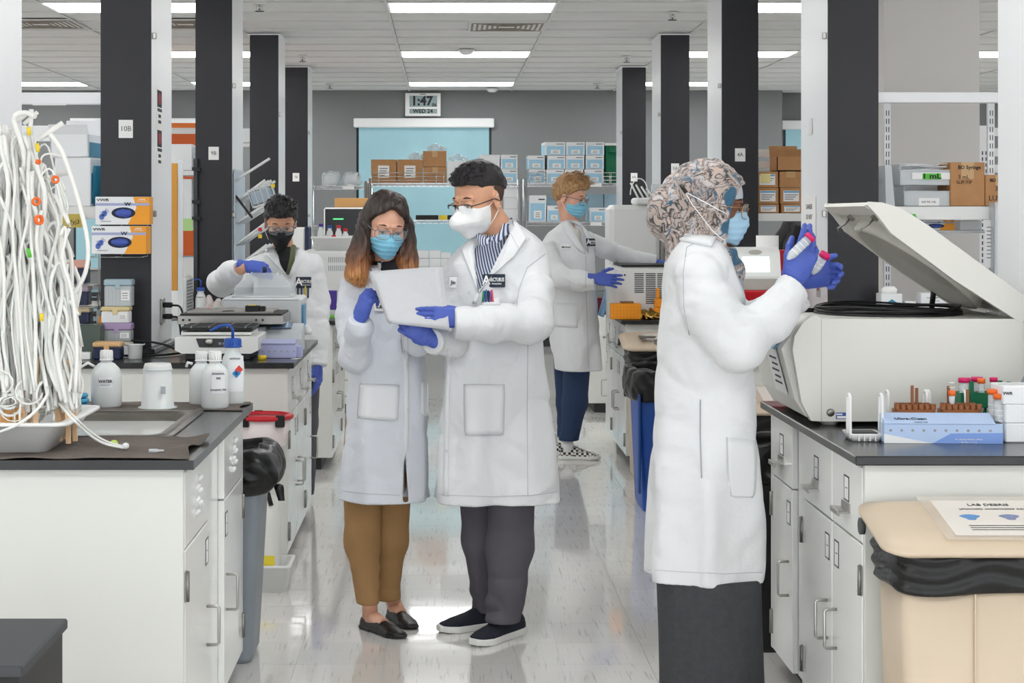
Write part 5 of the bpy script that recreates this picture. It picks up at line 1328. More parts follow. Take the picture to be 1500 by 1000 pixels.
def carton(label, x0, x1, y0, y1, d, dep=.3, m=None, z=None, group=None, rz=0, style='plain', name='carton', cat='box', txt=None):
    """Box whose near face spans pixels x0..x1, y0..y1 at distance d; style: plain, brown, blue, labelbrown, open."""
    w = (x1-x0)*d/F; zt = zpx(y0, d); zb = zpx(y1, d) if z is None else z; h = zt-zb
    t = stand(name, label, cat, (x0+x1)/2*1.0, d, zb, group, rz); t.location.y = d+dep/2; t.location.x = ((x0+x1)/2-VX)*d/F
    y = -dep/2; m = m or (M_card if 'brown' in style else M_boxwhite)
    if style == 'open':
        b = MB(); b.box(-w/2, w/2, y, y+.006, 0, h).box(-w/2, w/2, dep/2-.006, dep/2, 0, h).box(-w/2, -w/2+.006, y, dep/2, 0, h).box(w/2-.006, w/2, y, dep/2, 0, h).box(-w/2, w/2, y, dep/2, 0, .006); b.build('box_body', m, t)
        MB().prism([(y, h), (y-.03, h+.045), (y-.028, h+.047), (y+.004, h)], -w/2, w/2, 'x').build('flap', m, t); MB().prism([(dep/2, h), (dep/2+.03, h+.08), (dep/2+.033, h+.078), (dep/2+.003, h)], -w/2, w/2, 'x').build('flap', m, t)
    else:
        MB().box(-w/2, w/2, y, dep/2, 0, h, .003).build('box_body', m, t)
        MB().box(-w/2+.003, w/2-.003, -.001, .001, h-.0004, h+.0006).build('lid_seam', M_carddark if m == M_card else M_print, t)
    if style == 'blue':
        MB().box(-w*.42, w*.42, y-.0012, y, h*.04, h*.70).build('blue_print', M_pblue, t); MB().box(-w*.22, w*.24, y-.002, y-.001, h*.12, h*.42).build('sticker', M_paper, t)
        MB().box(w*.05, w*.42, y-.0015, y, h*.82, h*.87).build('print', M_print, t)
        MB().box(-w/2-.0012, -w/2, -dep*.42, dep*.42, h*.04, h*.8).build('side_print', M_pblue, t)
        for k in range(3): MB().box(-w*.12, w*.14, y-.0026, y-.002, h*(.18+.07*k), h*(.2+.07*k)).build('print', M_print, t)
    if style == 'labelbrown':
        l = MB().box(-w*.36, w*.36, y-.0012, y, h*.16, h*.82).build('shipping_label', M_paper, t)
        MB().box(-w*.34, w*.34, y-.0018, y-.001, h*.70, h*.79).build('print_blue', mat('print_blue', '#4aa3dc', .6), l)
        for k in range(3): MB().box(-w*.3, w*(.1+.1*k), y-.0018, y-.001, h*(.28+.13*k), h*(.32+.13*k)).build('print', M_print, l)
    if style == 'stickerbrown':
        l = MB().box(-w*.22, w*.22, y-.0012, y, h*.22, h*.74).build('shipping_label', M_paper, t)
        for k in range(4): MB().box(-w*.16, w*(.04+.04*k), y-.0018, y-.001, h*(.3+.1*k), h*(.33+.1*k)).build('print', M_print, l)
    if style == 'brown': MB().box(-.03, .03, y-.0008, y, h*.62, h).build('packing_tape', M_tape, t)
    if txt:
        for (s_, sz, dx, dz, bd) in txt: lettering(s_, sz, (dx*w, y-.0015, dz*h), M_ink, t, bold=bd)
    t['h'] = h; del t['h']; return t
def squeeze_bottle(label, px, d, z, w, h, cap_h=.035, cap_r=.02, m=None, cap_m=None, texts=(), side_label=None, group=None, nozzle=None):
    t = stand('plastic_bottle', label, 'bottle', px, d, z, group); r = w/2; hb = h-cap_h
    MB().lathe([(r*.9, 0), (r, .008), (r, hb*.62), (r*.97, hb*.72), (r*.84, hb*.83), (r*.55, hb*.93), (cap_r*.9, hb*.965), (cap_r*.9, hb+.005)], n=28).build('bottle_body', m or M_ldpe, t)
    c = MB().lathe([(cap_r*1.1, hb), (cap_r*1.12, hb+.004), (cap_r*1.0, hb+.006), (cap_r, h-.002), (cap_r*.92, h), (.001, h)], n=24).build('cap', cap_m or M_wht2, t)
    rb = MB()
    for i in range(18):
        a = 2*PI*i/18; rb.cyl((cap_r*math.cos(a), cap_r*math.sin(a), hb+.007), .0012, cap_h-.012, 4)
    rb.build('grip_ribs', cap_m or M_wht2, c)
    if side_label:                                    # curved paper label: (angle centre, half angle, z0, z1, mat)
        a0, ha, z0, z1, lm = side_label; n = 10; vs = []; 
        for k in range(n+1):
            a = a0-ha+2*ha*k/n
            for rr_, zz in ((r+.0008, z0*h), (r+.0008, z1*h), (r-.002, z0*h), (r-.002, z1*h)): vs.append((rr_*math.sin(a), -rr_*math.cos(a), zz))
        fs = [(4*k, 4*k+4, 4*k+5, 4*k+1) for k in range(n)]; MB().add(vs, fs, True).build('paper_label', lm, t)
    for s_, sz, a, zz, bd in texts:
        lettering(s_, sz, ((r+.0025)*math.sin(a), -(r+.0025)*math.cos(a), zz*h), M_ink, t, (PI/2, 0, a), bd)
    if nozzle: MB().tube([Vector(p) for p in nozzle], .005, 8).build('nozzle', cap_m or M_wht2, t)
    return t
def glove_box(label, x0, x1, y0, y1, d, rz=0, group='glove boxes on the black column', dep=.09):
    w, h = size(x0, x1, y0, y1, d); t = stand('glove_box', label, 'box', (x0+x1)/2, d, zpx(y1, d), group, rz); y = -dep/2; t.location.y = d+dep/2
    MB().box(-w/2, w/2, y, dep/2, 0, h, .002).build('box_body', M_boxwhite, t)
    MB().prism([(w*.1, .001), (w*.5, .001), (w*.5, h-.001), (w*.2, h-.001), (w*.26, h*.6)], y-.001, y, 'y').build('orange_panel', mat('carton_orange', '#f5a325', .5), t)
    MB().box(w/2, w/2+.001, y, dep/2, .002, h-.002).build('orange_side', MATS['carton_orange'], t)
    MB().box(-w*.5, w*.5, y-.0018, y-.0008, h*.68, h*.77).build('grey_stripe', mat('stripe_lavender', '#a9b2d6', .6), t)
    MB().loft([[(w*.02+w*.22*math.cos(a), yy, h*.42+h*.2*math.sin(a)) for a in [2*PI*i/20 for i in range(20)]] for yy in (y-.002, y-.0008)]).build('opening', mat('opening_dark', '#1a2340', .6), t)
    g = SDF((-w*.24, y-.03, 0), (w*.3, y+.01, h), .0035); g.u(g.ell((w*.02, y-.004, h*.42), (w*.17, .012, h*.15))+.003*g.nz(60, 60, 40, 2)); link('glove_tuft', g.mesh('glove_tuft'), M_glove, t)
    gl = mat('print_glove_blue', '#5c77c4', .6)
    for cx, cz, rot in ((-.33, .40, .4), (-.38, .28, .9)):
        m = MB()
        m.prism([(w*cx+w*.05*math.cos(a), h*cz+h*.11*math.sin(a)) for a in [2*PI*i/10 for i in range(10)]], y-.0012, y, 'y')
        for k in range(4):
            a = rot+.3*k; p0 = Vector((w*cx, y-.0006, h*cz)); p1 = p0+Vector((math.cos(a)*w*.1, 0, math.sin(a)*h*.2)); m.tube([p0, p1], .003, 5, flat=.2)
        m.build('glove_picture', gl, t)
    lettering('VWR', h*.13, (-w*.36, y-.0016, h*.88), M_badge, t, bold=.02, sx=1.5); lettering('W', h*.17, (w*.1, y-.0024, h*.73), M_badge, t, bold=.03, sx=1.3)
    lettering('LARGE', h*.08, (w*.36, y-.0016, h*.9), M_paper, t, bold=.02); lettering('NITRILE GLOVES', h*.05, (-w*.3, y-.0016, h*.12), M_print, t)
    lettering('nitrile exam gloves', h*.05, (w*.36, y-.0016, h*.84), M_paper, t)
    return t
def tip_rack(label, x0, x1, y0, y1, d, base, lid, z=None, dep=.09, split=.35, group=None, tag_=True, rz=0):
    w, h = size(x0, x1, y0, y1, d); zb = zpx(y1, d) if z is None else z; t = stand('tip_rack', label, 'tip rack', (x0+x1)/2, d, zb, group, rz); t.location.y = d+dep/2
    hb = h*(1-split)
    MB().box(-w/2+.003, w/2-.003, -dep/2+.003, dep/2-.003, 0, hb, .004).build('rack_base', base, t)
    MB().box(-w/2, w/2, -dep/2, dep/2, hb+.0005, h, .006).build('rack_lid', lid, t)
    m = MB(); m.box(-.012, .012, -dep/2-.003, -dep/2, hb-.012, hb+.012, .001); m.build('latch', lid, t)
    m = MB()
    for k in range(8): m.box(-w/2+.008+k*(w-.016)/7-.001, -w/2+.008+k*(w-.016)/7+.001, -dep/2+.0005, -dep/2+.003, .004, hb-.004)
    m.build('ribs', base, t)
    if tag_:
        l = MB().box(w*.12, w*.42, -dep/2-.0002, -dep/2+.003, hb*.3, hb*.8).build('paper_label', M_paper, t)
        for k in range(3): MB().box(w*.16, w*.36, -dep/2-.0008, -dep/2, hb*(.4+.12*k), hb*(.43+.12*k)).build('print', M_print, l)
    return t
def shelf_board(label, x0, x1, y, d, dep=.3, th=.03, lip=.0, m=None, brackets=0):
    """Shelf with its top face at the height seen in row y of distance d."""
    zt = zpx(y, d); t = stand('wall_shelf', label, 'shelf', (x0+x1)/2, d, zt-th); w = (x1-x0)*d/F; t.location.y = d+dep/2
    MB().box(-w/2, w/2, -dep/2, dep/2, 0, th, .002).build('board', m or M_wht2, t)
    if lip: MB().box(-w/2, w/2, -dep/2-.002, -dep/2+.012, -lip, th, .002).build('front_lip', m or M_wht2, t)
    for k in range(brackets):
        x = -w/2+w*(k+.5)/brackets; MB().prism([(-dep/2+.03, 0), (dep/2, 0), (dep/2, -.09), (dep/2-.02, -.09)], x-.002, x+.002, 'x').build('bracket', M_wht2, t)
    return t
def bin_bag(t, w, dpt, z0, z1, seed=2, flare=.03, name='bin_liner', knot=None, res=.009, yo=0, bulge=.0):
    g = SDF((-w/2-.1, -dpt/2-.1, z0-.03), (w/2+.16, dpt/2+.1, z1+.05), res); f = np.clip((g.Z-z0)/(z1-z0), 0, 1)
    hx, hy = w/2+flare*.5+flare*.5*np.sin(PI*f*.9)+bulge*np.sin(PI*f), dpt/2+flare*.5+flare*.5*np.sin(PI*f*.9)+bulge*np.sin(PI*f)
    d = (np.power(np.power(np.abs(g.X/hx), 5)+np.power(np.abs(g.Y/hy), 5), .2)-1)*np.minimum(hx, hy); d = smax(d, np.maximum(z0-g.Z, g.Z-z1), .015)
    d = d+.011*(1-2*np.abs(noise(g.X*13+g.Z*9, g.Y*13, g.Z*8, seed)))+.006*noise(g.X*26, g.Y*26, g.Z*34, seed+3)
    inner = np.maximum(np.maximum(np.abs(g.X)-(w/2-.03), np.abs(g.Y)-(dpt/2-.03)), z1-.035-g.Z+.02*noise(g.X*9, g.Y*9, g.X*3, seed)); d = np.maximum(d, -inner)
    if knot: d = smin(d, g.chain([Vector(knot), Vector(knot)+Vector((.01, 0, -.05)), Vector(knot)+Vector((-.005, 0, -.11))], [.018, .012, .02], .01)+.004*g.nz(50, 50, 30, 1), .02)
    g.d = d; return link(name, g.mesh(name), M_bag, t)
# ================================================================ nearest left bench: tray of tubing, bottles, pads
M_pad = mat('absorbent_pad', '#6a615b', .95, var=.14, vs=7, bump=.9, bs=55)
def pad(label, poly, z, amp=.003, droop=None):
    (x0, y0), (x1, y1) = poly; nx, ny = 44, 20; vs = []
    for s_ in (0, 1):
        for j in range(ny+1):
            for i in range(nx+1):
                u, v = i/nx, j/ny; x = x0+(x1-x0)*u+.012*math.sin(v*7+2)*(u > .8); y = y0+(y1-y0)*v+.01*math.sin(u*9+1)*(v < .1)
                hh = amp*(1+math.sin(x*31+y*9)*math.sin(y*37+x*5)) + (.012*max(0, u-.93)/.07*abs(math.sin(v*5)) if amp > .002 else 0)
                if droop and y < droop: pass
                vs.append((x, y, z+.0008+hh+(.0022 if s_ else 0)))
    n = (nx+1)*(ny+1); fs = []
    for j in range(ny):
        for i in range(nx):
            a = j*(nx+1)+i; fs += [(a, a+nx+1, a+nx+2, a+1), (n+a, n+a+1, n+a+nx+2, n+a+nx+1)]
    rim = list(range(nx+1))+[j*(nx+1)+nx for j in range(1, ny+1)]+[ny*(nx+1)+i for i in range(nx-1, -1, -1)]+[j*(nx+1) for j in range(ny-1, 0, -1)]
    for a, b in zip(rim, rim[1:]+rim[:1]): fs.append((a, b, n+b, n+a))
    o = MB().add(vs, fs, True).build('absorbent_pad', M_pad); return tag(o, label, 'pad')
pad('grey absorbent pad under the white tray at the front of the sink', ((-1.62, 4.605), (-.672, 5.05)), .91)
pad('grey absorbent pad under the bottles behind the sink', ((-1.25, 5.765), (-.662, 6.025)), .91, .0015)
o = MB().box(-.055, .055, -.002, 0, -.035, 0).box(-.055, .055, -.002, .03, -.0005, .0015).build('pad_overhang', M_pad); 
bpy.data.objects.remove(o)
# tray
t = thing('plastic_tray', 'deep white plastic tray full of tubing on the sink bench', 'tray', (-1.31, 4.89, .9165))
def rrz(hx, hy, z, r): return rr(hx, hy, z, r, 4)
MB().loft([rrz(.255, .185, 0, .03), rrz(.3, .215, .072, .03), rrz(.325, .235, .074, .04), rrz(.325, .235, .082, .04), rrz(.297, .212, .082, .03), rrz(.25, .18, .006, .03)]).build('tray_body', M_wht2, t)
# wooden sticks standing in the tray
sticks = [(145, 305, 150, 690), (190, 285, 185, 690), (208, 250, 205, 690), (243, 235, 235, 690), (352, 300, 400, 690), (402, 280, 425, 690), (440, 260, 455, 680), (480, 235, 500, 640)]
sw = ['leftmost long wooden stick in the tray', 'second long wooden stick from left in the tray', 'third long wooden stick from left, just behind its neighbour', 'fourth long wooden stick from left, half behind tubing',
      'fifth wooden stick from left, leaning to the left', 'sixth wooden stick from left in the tray', 'seventh wooden stick from left, almost upright', 'rightmost wooden stick in the tray']
for k, (a, b, c_, e_) in enumerate(sticks):
    d0 = 4.78+.05*(k % 3); q0 = P(c_/4.54, e_/4.54+470, d0); q1 = P(a/4.54, b/4.54+470, d0+.06); q0.z = .93
    m = MB(); v = (q1-q0); L = v.length; m.box(-.0075, .0075, -.0012, .0012, 0, L-.004, .001).cyl((0, -.0012, L-.0075), .0075, .0024, 12, axis='y')
    o = m.build('wooden_stick', M_wood); o.location = q0; o.rotation_euler = Vector((0, 0, 1)).rotation_difference(v).to_euler(); tag(o, sw[k], 'wooden stick', 'wooden sticks in the tray')
for k in range(7):
    q = P(4+k*4.2, 612-3*(k % 3), 4.80+.012*(k % 2)); m = MB().box(-.007, .007, -.0012, .0012, -.08, 0, .001); o = m.build('wooden_stick', mat('wooden_stick_amber', '#d9a05c', .7)); o.location = (q.x, q.y, .93+.08+.007*(k % 3)); o.rotation_euler = (0, .04*(k % 3-1), 0)
    tag(o, '%s short amber wooden stick from left in the tray' % ('first', 'second', 'third', 'fourth', 'fifth', 'sixth', 'seventh')[k], 'wooden stick', 'short wooden sticks bundled in the tray')
# tangle of tubing
rnd = random.Random(21)
mb = MB()
for i in range(90):                                   # denser bundle at the back
    bx = rnd.uniform(-45, 112); tx = bx*rnd.uniform(.5, .9)-10; ty = max(rnd.uniform(180, 330), 190+max(0, tx-20)*2.2); p0, p3 = P(bx, 590, 5.06), P(tx, ty, 5.075)
    mb.tube(spline([p0, p0*.6+p3*.4+Vector((rnd.gauss(0, .012), 0, 0)), p3], 5), rnd.uniform(.006, .010), 6)
def clampx(p): return Vector((max(p.x, -1.345 if p.y > 5.08 else p.x), p.y, p.z))
for i in range(300):
    bx = rnd.uniform(-45, 118); by = rnd.uniform(565, 606); tx = bx*rnd.uniform(.6, 1.0)-rnd.uniform(0, 30)*.5; ty = 165+rnd.random()**1.0*210+max(0, tx-35)*2.0+rnd.uniform(0, 30)
    ty = max(ty, 175+max(0, tx-20)*1.5); d0 = rnd.uniform(4.76, 5.03); d1 = rnd.uniform(4.86, 5.07)
    p0 = P(bx, by, d0); p3 = P(tx, ty, d1); mid = [(p0*(1-f)+p3*f)+Vector((rnd.gauss(0, .015), rnd.uniform(-.02, .02), 0)) for f in (.3, .62, .85)]
    ps = [p0]+mid+[p3]
    if rnd.random() < .45:
        e = p3+Vector((rnd.uniform(-.03, .07), rnd.uniform(-.02, .02), rnd.uniform(-.14, .03))); ps.append(p3+Vector(((e.x-p3.x)*.5, 0, .02))); ps.append(e)
    for p in ps: p.y = min(p.y, 5.085)
    mb.tube(spline(ps, 4), rnd.choice([.003, .0045, .0055, .0065, .0075]), 6)
for i in range(46):
    c0 = P(rnd.uniform(-10, 85), rnd.uniform(560, 612), rnd.uniform(4.75, 5.0)); r0 = rnd.uniform(.02, .065); ax = rnd.uniform(0, PI); tl = rnd.uniform(.2, 1.2); ph = rnd.uniform(0, 6)
    ps = [c0+Vector((r0*math.cos(a)*math.cos(ax), r0*math.cos(a)*math.sin(ax)*.8, max(-.055, r0*math.sin(a)*math.sin(tl)))) for a in [ph+k*.5 for k in range(rnd.randint(7, 15))]]
    for p in ps: p.z = max(p.z, .93); p.y = min(max(p.y, 4.70), 5.08)
    mb.tube(ps, rnd.choice([.002, .003, .0045]), 5)
tag(mb.build('tubing_tangle', M_tube), 'tangle of white silicone tubing piled up from the tray', 'tubing', kind='stuff')
def stube(lb, pts, r, d=4.9, n=8, m=None):
    P_ = [P(p[0], p[1], p[2] if len(p) > 2 else d) for p in pts]; c0 = P_[0].copy()
    o = MB().tube(spline([p-c0 for p in P_], 7) if len(P_) > 2 else [p-c0 for p in P_], r, 10).build('silicone_tube', m or M_tube); o.location = c0
    return tag(o, lb, 'tubing', 'single tubes around the tray')
stube('thick white tube stub jutting up right at the top of the tangle', [(58, 203), (92, 180)], .0075)
stube('short white tube stub crossing at the very top of the tangle', [(24, 178), (41, 166)], .006)
stube('white tube stub slanting beside the yellow marker at the top', [(35, 182), (55, 164)], .006)
stube('upright white tube stub with yellow marker at the top', [(44, 198), (46, 160)], .0065)
stube('long white tube bowing right in front of the glove boxes', [(72, 194), (92, 225), (112, 285), (127, 345), (128, 385), (118, 415), (98, 438), (60, 450), (20, 448)], .0062)
stube('thin white tube curling beside the orange ring', [(84, 262), (92, 280), (99, 300), (98, 310)], .0025)
stube('white tube pointing down left of the shelf boxes', [(80, 285), (90, 305), (101, 328)], .0055)
stube('white tube slanting across the lower left of the tangle', [(-5, 505), (12, 490), (28, 478)], .0075)
stube('white tube slanting from lower left to middle of tangle', [(0, 522), (22, 498), (48, 475)], .007)
stube('white tube stub slanting at left middle of the tangle', [(0, 425), (16, 412), (31, 398)], .006)
stube('long white tube looping low over the tray rim', [(-5, 634, 4.66), (25, 622, 4.655), (52, 602, 4.68), (68, 580, 4.72), (70, 568, 4.78)], .004)
stube('thin double white tube running from the tray to the pad with rounded end', [(86, 590, 4.8), (105, 612, 4.68), (128, 634, 4.72), (152, 649, 4.75), (181, 656, 4.76)], .0035)
stube('thin white tube next to the double tube running to the pad', [(89, 588, 4.82), (108, 609, 4.71), (131, 631, 4.745), (155, 646, 4.77), (182, 654, 4.78)], .003)
q = P(184, 656, 4.765); o = MB().lathe([(.001, -.009), (.008, -.006), (.010, 0), (.008, .006), (.001, .009)], n=12).build('tube_connector', M_wht2); o.location = (q.x, q.y, .926); tag(o, 'round white connector at the end of the double tube', 'connector')
for k, (x, y, r_, lb) in enumerate(((81, 263, .011, 'orange ring cap at right of the tangle'), (53, 295, .012, 'orange ring cap in the middle of the tangle'), (57, 322, .014, 'largest orange ring cap low in the tangle'), (56, 237, .007, 'small orange clip high in the tangle'))):
    q = P(x, y, 4.79); m = MB().lathe([(r_*.55, -.005), (r_, -.005), (r_, .005), (r_*.55, .005), (r_*.55, -.005)], n=18, cap=False); o = m.build('ring_cap', M_orange); o.location = q; o.rotation_euler = (1.2, .5+.4*k, .3*k); tag(o, lb, 'cap')
for x0, y0, x1, y1, m_, lb in ((42, 186, 43, 198, M_yel, 'yellow marker sleeve on a tube at the top'), (54, 210, 56, 222, M_yel, 'yellow marker sleeve below the top of tangle'), (41, 364, 44, 377, M_grtape, 'green marker sleeve on a tube at lower left'), (61, 459, 61, 470, M_yel, 'yellow marker sleeve just above the wooden sticks')):
    a, b = P(x0, y0, 4.78), P(x1, y1, 4.78); o = MB().tube([Vector((0, 0, 0)), b-a], .0055, 10).build('tube_marker', m_); o.location = a; tag(o, lb, 'tube marker')
# loose pieces on the pad
q = P(167, 651, dist_at(651, .92)); g = SDF((-.02, -.02, -.012), (.02, .02, .014), .002); g.u(g.ell((0, 0, 0), (.011, .007, .009))).u(g.ell((-.008, 0, -.003), (.007, .006, .006)), .004); o = link('foam_earplug', g.mesh(), mat('lime_foam', '#cbe86b', .8)); o.location = (q.x, q.y, .924); tag(o, 'small lime green foam plug on the grey pad', 'plug')
o = MB().lathe([(.005, 0), (.005, .022), (.003, .026), (.0025, .04)], n=10).build('clear_adapter', M_clearp2); o.rotation_euler = (0, PI/2, .1); q = P(218, 661, dist_at(661, .92)); o.location = (q.x, q.y, .922); tag(o, 'small clear plastic adapter lying on the grey pad', 'adapter')
q = P(288, 641, dist_at(641, .91)); o = MB().box(-.022, .022, -.012, .012, 0, .0006).build('loose_label', M_paper); o.location = (q.x, q.y, .9105); tag(o, 'small white paper label on the countertop right of the sink', 'label')
# bottles behind the sink
squeeze_bottle('white squat bottle labelled WATER left of the upturned beaker', 156, 5.87, .9135, .101, .187, .034, .0205, texts=(('WATER', .013, .12, .47, .03), ('deionized, type I', .005, .12, .41, 0)), side_label=(.14, .42, .36, .54, M_boxwhite),
               nozzle=[(-.035, 0, .13), (-.06, -.005, .145), (-.085, -.01, .13), (-.12, -.01, .12)])
q = stand('upturned_beaker', 'white translucent beaker upturned behind the sink', 'beaker', 231, 5.84, .9135)
MB().lathe([(.064, 0), (.064, .003), (.054, .006), (.046, .135), (.042, .146), (.002, .148)], n=30).build('beaker_body', M_ldpe, q)
MB().lathe([(.0475, .125), (.049, .125), (.0485, .129), (.047, .129)], n=30, cap=False).build('rim_ring', M_ldpe, q)
MB().box(.018, .034, -.053, -.0505, .05, .075).build('faint_label', mat('faint_grey', '#b9bcc6', .7), q)
squeeze_bottle('white bottle half hidden behind the ETHANOL bottle', 295, 6.0-.05, .9135, .082, .178, .034, .0195, nozzle=[(-.03, 0, .135), (-.045, -.005, .14), (-.05, -.005, .125)])
squeeze_bottle('white bottle labelled ETHANOL at the back corner', 315, 5.83, .9135, .092, .187, .034, .0205, texts=(('ETHANOL', .009, .35, .62, .02), ('70%', .009, .35, .54, .02), ('ETHANOL 70%', .008, .35, .34, .02)), side_label=(.38, .5, .28, .68, M_boxwhite))
t = squeeze_bottle('tall wash bottle with blue cap and diamond label', 341, 5.965, .9135, .078, .22, .03, .028, cap_m=M_blue, texts=(('DISTILLED', .008, .3, .70, .02),), side_label=(.45, .75, .2, .74, M_boxwhite), nozzle=[(0, 0, .21), (0, -.002, .25), (-.012, -.004, .265), (-.04, -.008, .262), (-.075, -.012, .245)])
for c_, dx, dz in (('#1f86c9', -.0, 0), ('#d9423c', .012, .012)):
    o = MB().prism([(-.012, 0), (0, -.012), (.012, 0), (0, .012)], -.0012, 0, 'y').build('hazard_diamond', mat('diamond'+c_[1:], c_, .5), t); a = .42+dx*18; r_ = .041; o.location = (r_*math.sin(a), -r_*math.cos(a), .105+dz); o.rotation_euler = (0, 0, a); o.scale = (1.25, 1, 1.25)
lettering('0', .016, (.0425*math.sin(.42), -.0425*math.cos(.42), .105), M_ink, t, (PI/2, 0, .42), .03)
# things behind the tray: wash bottle and blue rubber rings
squeeze_bottle('small wash bottle with blue cap seen through the tubing', 61, 5.99-.06, .9135, .07, .15, .02, .022, cap_m=M_blue, nozzle=[(0, 0, .145), (0, 0, .17), (-.01, 0, .178), (-.015, 0, .16)])
t = stand('pipette_bulb_stack', 'stack of blue rubber rings behind the tray', 'rubber ring', 116, 5.74+.09, .9135)
for k in range(3): MB().lathe([(.02, .0), (.029, .004), (.03, .009), (.027, .015), (.018, .016)], (.004*(k % 2), 0, .0165*k), 18).build('ring', mat('blue_rubber', '#4fa3c9', .5), t)
MB().lathe([(.012, .0496), (.012, .062), (.009, .066)], n=14).build('red_top', mat('dark_red', '#8d2f2a', .5), t)
# dark stool corner at lower left
t = thing('dark_cabinet', 'dark grey low cabinet corner at the bottom left edge', 'cabinet', (P(0, 0, 3.5).x-.2, 3.72, 0))
MB().box(-.3, .245, -.22, .2, .63, .655, .004).build('top', M_dark, t); MB().box(-.29, .235, -.21, .19, .05, .628).build('body', M_black, t); MB().box(-.28, .22, -.2, .18, 0, .05).build('plinth', M_black, t)

# ================================================================ floor things in the left gap
t = thing('waste_bin', 'slim grey waste bin with black liner beyond the sink bench', 'bin', (-.80, 6.25, 0))
MB().loft([rr(.13, .13, .0, .04), rr(.14, .14, .02, .04), rr(.175, .165, .70, .03), rr(.18, .17, .72, .03), rr(.165, .155, .72, .03), rr(.13, .12, .03, .03)]).build('bin_body', M_greyp, t)
bin_bag(t, .36, .34, .585, .745, 3, .035, knot=(.23, -.1, .60), bulge=.025)
t = thing('sharps_container', 'white pail with red rim lid mounted on the shaker bench end', 'container', (P(385, 0, 7.45).x, 7.53, .57))
MB().lathe([(.085, 0), (.09, .004), (.112, .12)], n=30).build('pail', mat('pail_pinkish', '#ece1e0', .4), t); MB().lathe([(.112, .115), (.122, .118), (.124, .13), (.112, .137), (.1, .137), (.098, .12)], n=30, cap=False).build('rim_lid', M_redp, t)
MB().lathe([(.001, .122), (.1, .122), (.1, .126), (.001, .126)], n=30).build('lid_membrane', mat('red_translucent', '#b32733', .3), t)
for a in (-.9, 1.9, 4.0): MB().box(.118*math.cos(a)-.02, .118*math.cos(a)+.02, .118*math.sin(a)-.012, .118*math.sin(a)+.012, .09, .139, .004).build('clamp', M_black, t)
MB().box(-.05, .05, .1, .1795, .04, .06).build('wall_bracket', M_steel, t)
t = thing('spill_tray', 'small white spill tray on the floor under the carboy', 'tray', (P(388, 0, 7.35).x-.03, 7.38, 0))
MB().loft([rr(.12, .1, .0, .02), rr(.13, .11, .1, .02), rr(.145, .125, .104, .02), rr(.145, .125, .114, .02), rr(.125, .105, .112, .02), rr(.115, .095, .006, .02)]).build('tray_body', M_wht2, t)
c = thing('carboy', 'white carboy with black spigot and yellow label in the spill tray', 'carboy', (t.location.x+.0, 7.38, .008))
MB().loft([rr(.085, .075, .0, .03), rr(.09, .08, .02, .03), rr(.09, .08, .3, .04), rr(.075, .065, .36, .04), rr(.03, .03, .395, .028), rr(.03, .03, .41, .028)]).build('jug_body', mat('carboy_white', '#e9eae4', .4), c)
MB().tube([(0, 0, .40), (0, 0, .425)], .032, 14).build('cap', M_wht2, c); MB().tube([(.02, -.02, .42), (.045, -.05, .39), (.06, -.07, .345)], .01, 8).build('spigot', M_black, c)
MB().box(-.0, .075, -.0815, -.079, .1, .14).build('yellow_label', M_ywlab, c)

# ================================================================ shaker bench (second left bench)
Z1 = .9105
glove_box('upper blue nitrile glove box on the column marked 10B', 139.5, 219, 288, 329, 8.12, group='glove boxes on the column 10B')
glove_box('lower blue nitrile glove box on the column marked 10B, slightly tilted', 134.5, 215, 331, 372, 8.10, -.05, group='glove boxes on the column 10B', dep=.1)
t = thing('wire_holder', 'wire bracket holding the two glove boxes to the black column', 'holder', (P(178, 0, 8.24).x, 8.235, zpx(375, 8.2)))
m = MB()
for x in (-.12, 0, .12): m.tube([(x, -.14, -.001), (x, .012, -.001), (x, .012, .27)], .0018, 6)
m.tube([(-.13, -.14, -.003), (.13, -.14, -.003)], .0018, 6); m.build('wire', M_steel, t)
tr1 = tip_rack('clear pipette tip rack with pale blue lid, topmost on the stack', 151.5, 193, 409, 449, 8.08, M_clearp2, mat('lid_blue', '#b4ccd8', .2, alpha=.75), split=.25, dep=.085)
tr2 = tip_rack('white tip rack with yellow lid second from top on the stack', 147, 189.5, 449.3, 473, 8.08, M_boxwhite, mat('lid_yellow', '#efdba6', .25, alpha=.8), split=.3, dep=.085)
tr3 = tip_rack('clear tip rack with purple lid near the stack foot', 149, 192, 473.3, 500, 8.08, M_clearp2, mat('lid_purple', '#b9a3cb', .25, alpha=.85), split=.4, dep=.085)
tr4 = tip_rack('white low tip tray at the foot of the rack stack', 148, 191, 500.3, 520, 8.08, M_boxwhite, mat('lid_cream', '#d9d2c4', .4), split=.3, z=Z1, tag_=False, dep=.085)
tip_rack('navy tip rack with orange tinted lid on the shaker bench', 135, 177, 501, 526, 7.86, M_navy, mat('lid_orange', '#e8bd88', .3, alpha=.85), split=.3, z=Z1, tag_=False, dep=.1)
t = stand('small_beaker', 'small white measuring beaker right of the navy rack', 'beaker', 198, 7.9, Z1); MB().lathe([(.028, 0), (.03, .002), (.033, .063), (.034, .064), (.031, .064), (.029, .004), (.001, .004)], n=24).build('beaker_body', M_ldpe, t); MB().tube([(.031, 0, .06), (.043, 0, .066)], .007, 8, flat=.4).build('spout', M_ldpe, t)
t = stand('microtube_rack', 'tiny white microtube rack on the shaker bench', 'tube rack', 124, 7.86, Z1); MB().box(-.028, .028, -.02, .02, 0, .03, .003).build('rack_body', M_wht2, t)
for k in range(5): MB().cyl((-.02+.01*k, -.0, .03), .0035, .004, 8).build('well', M_wht2, t)
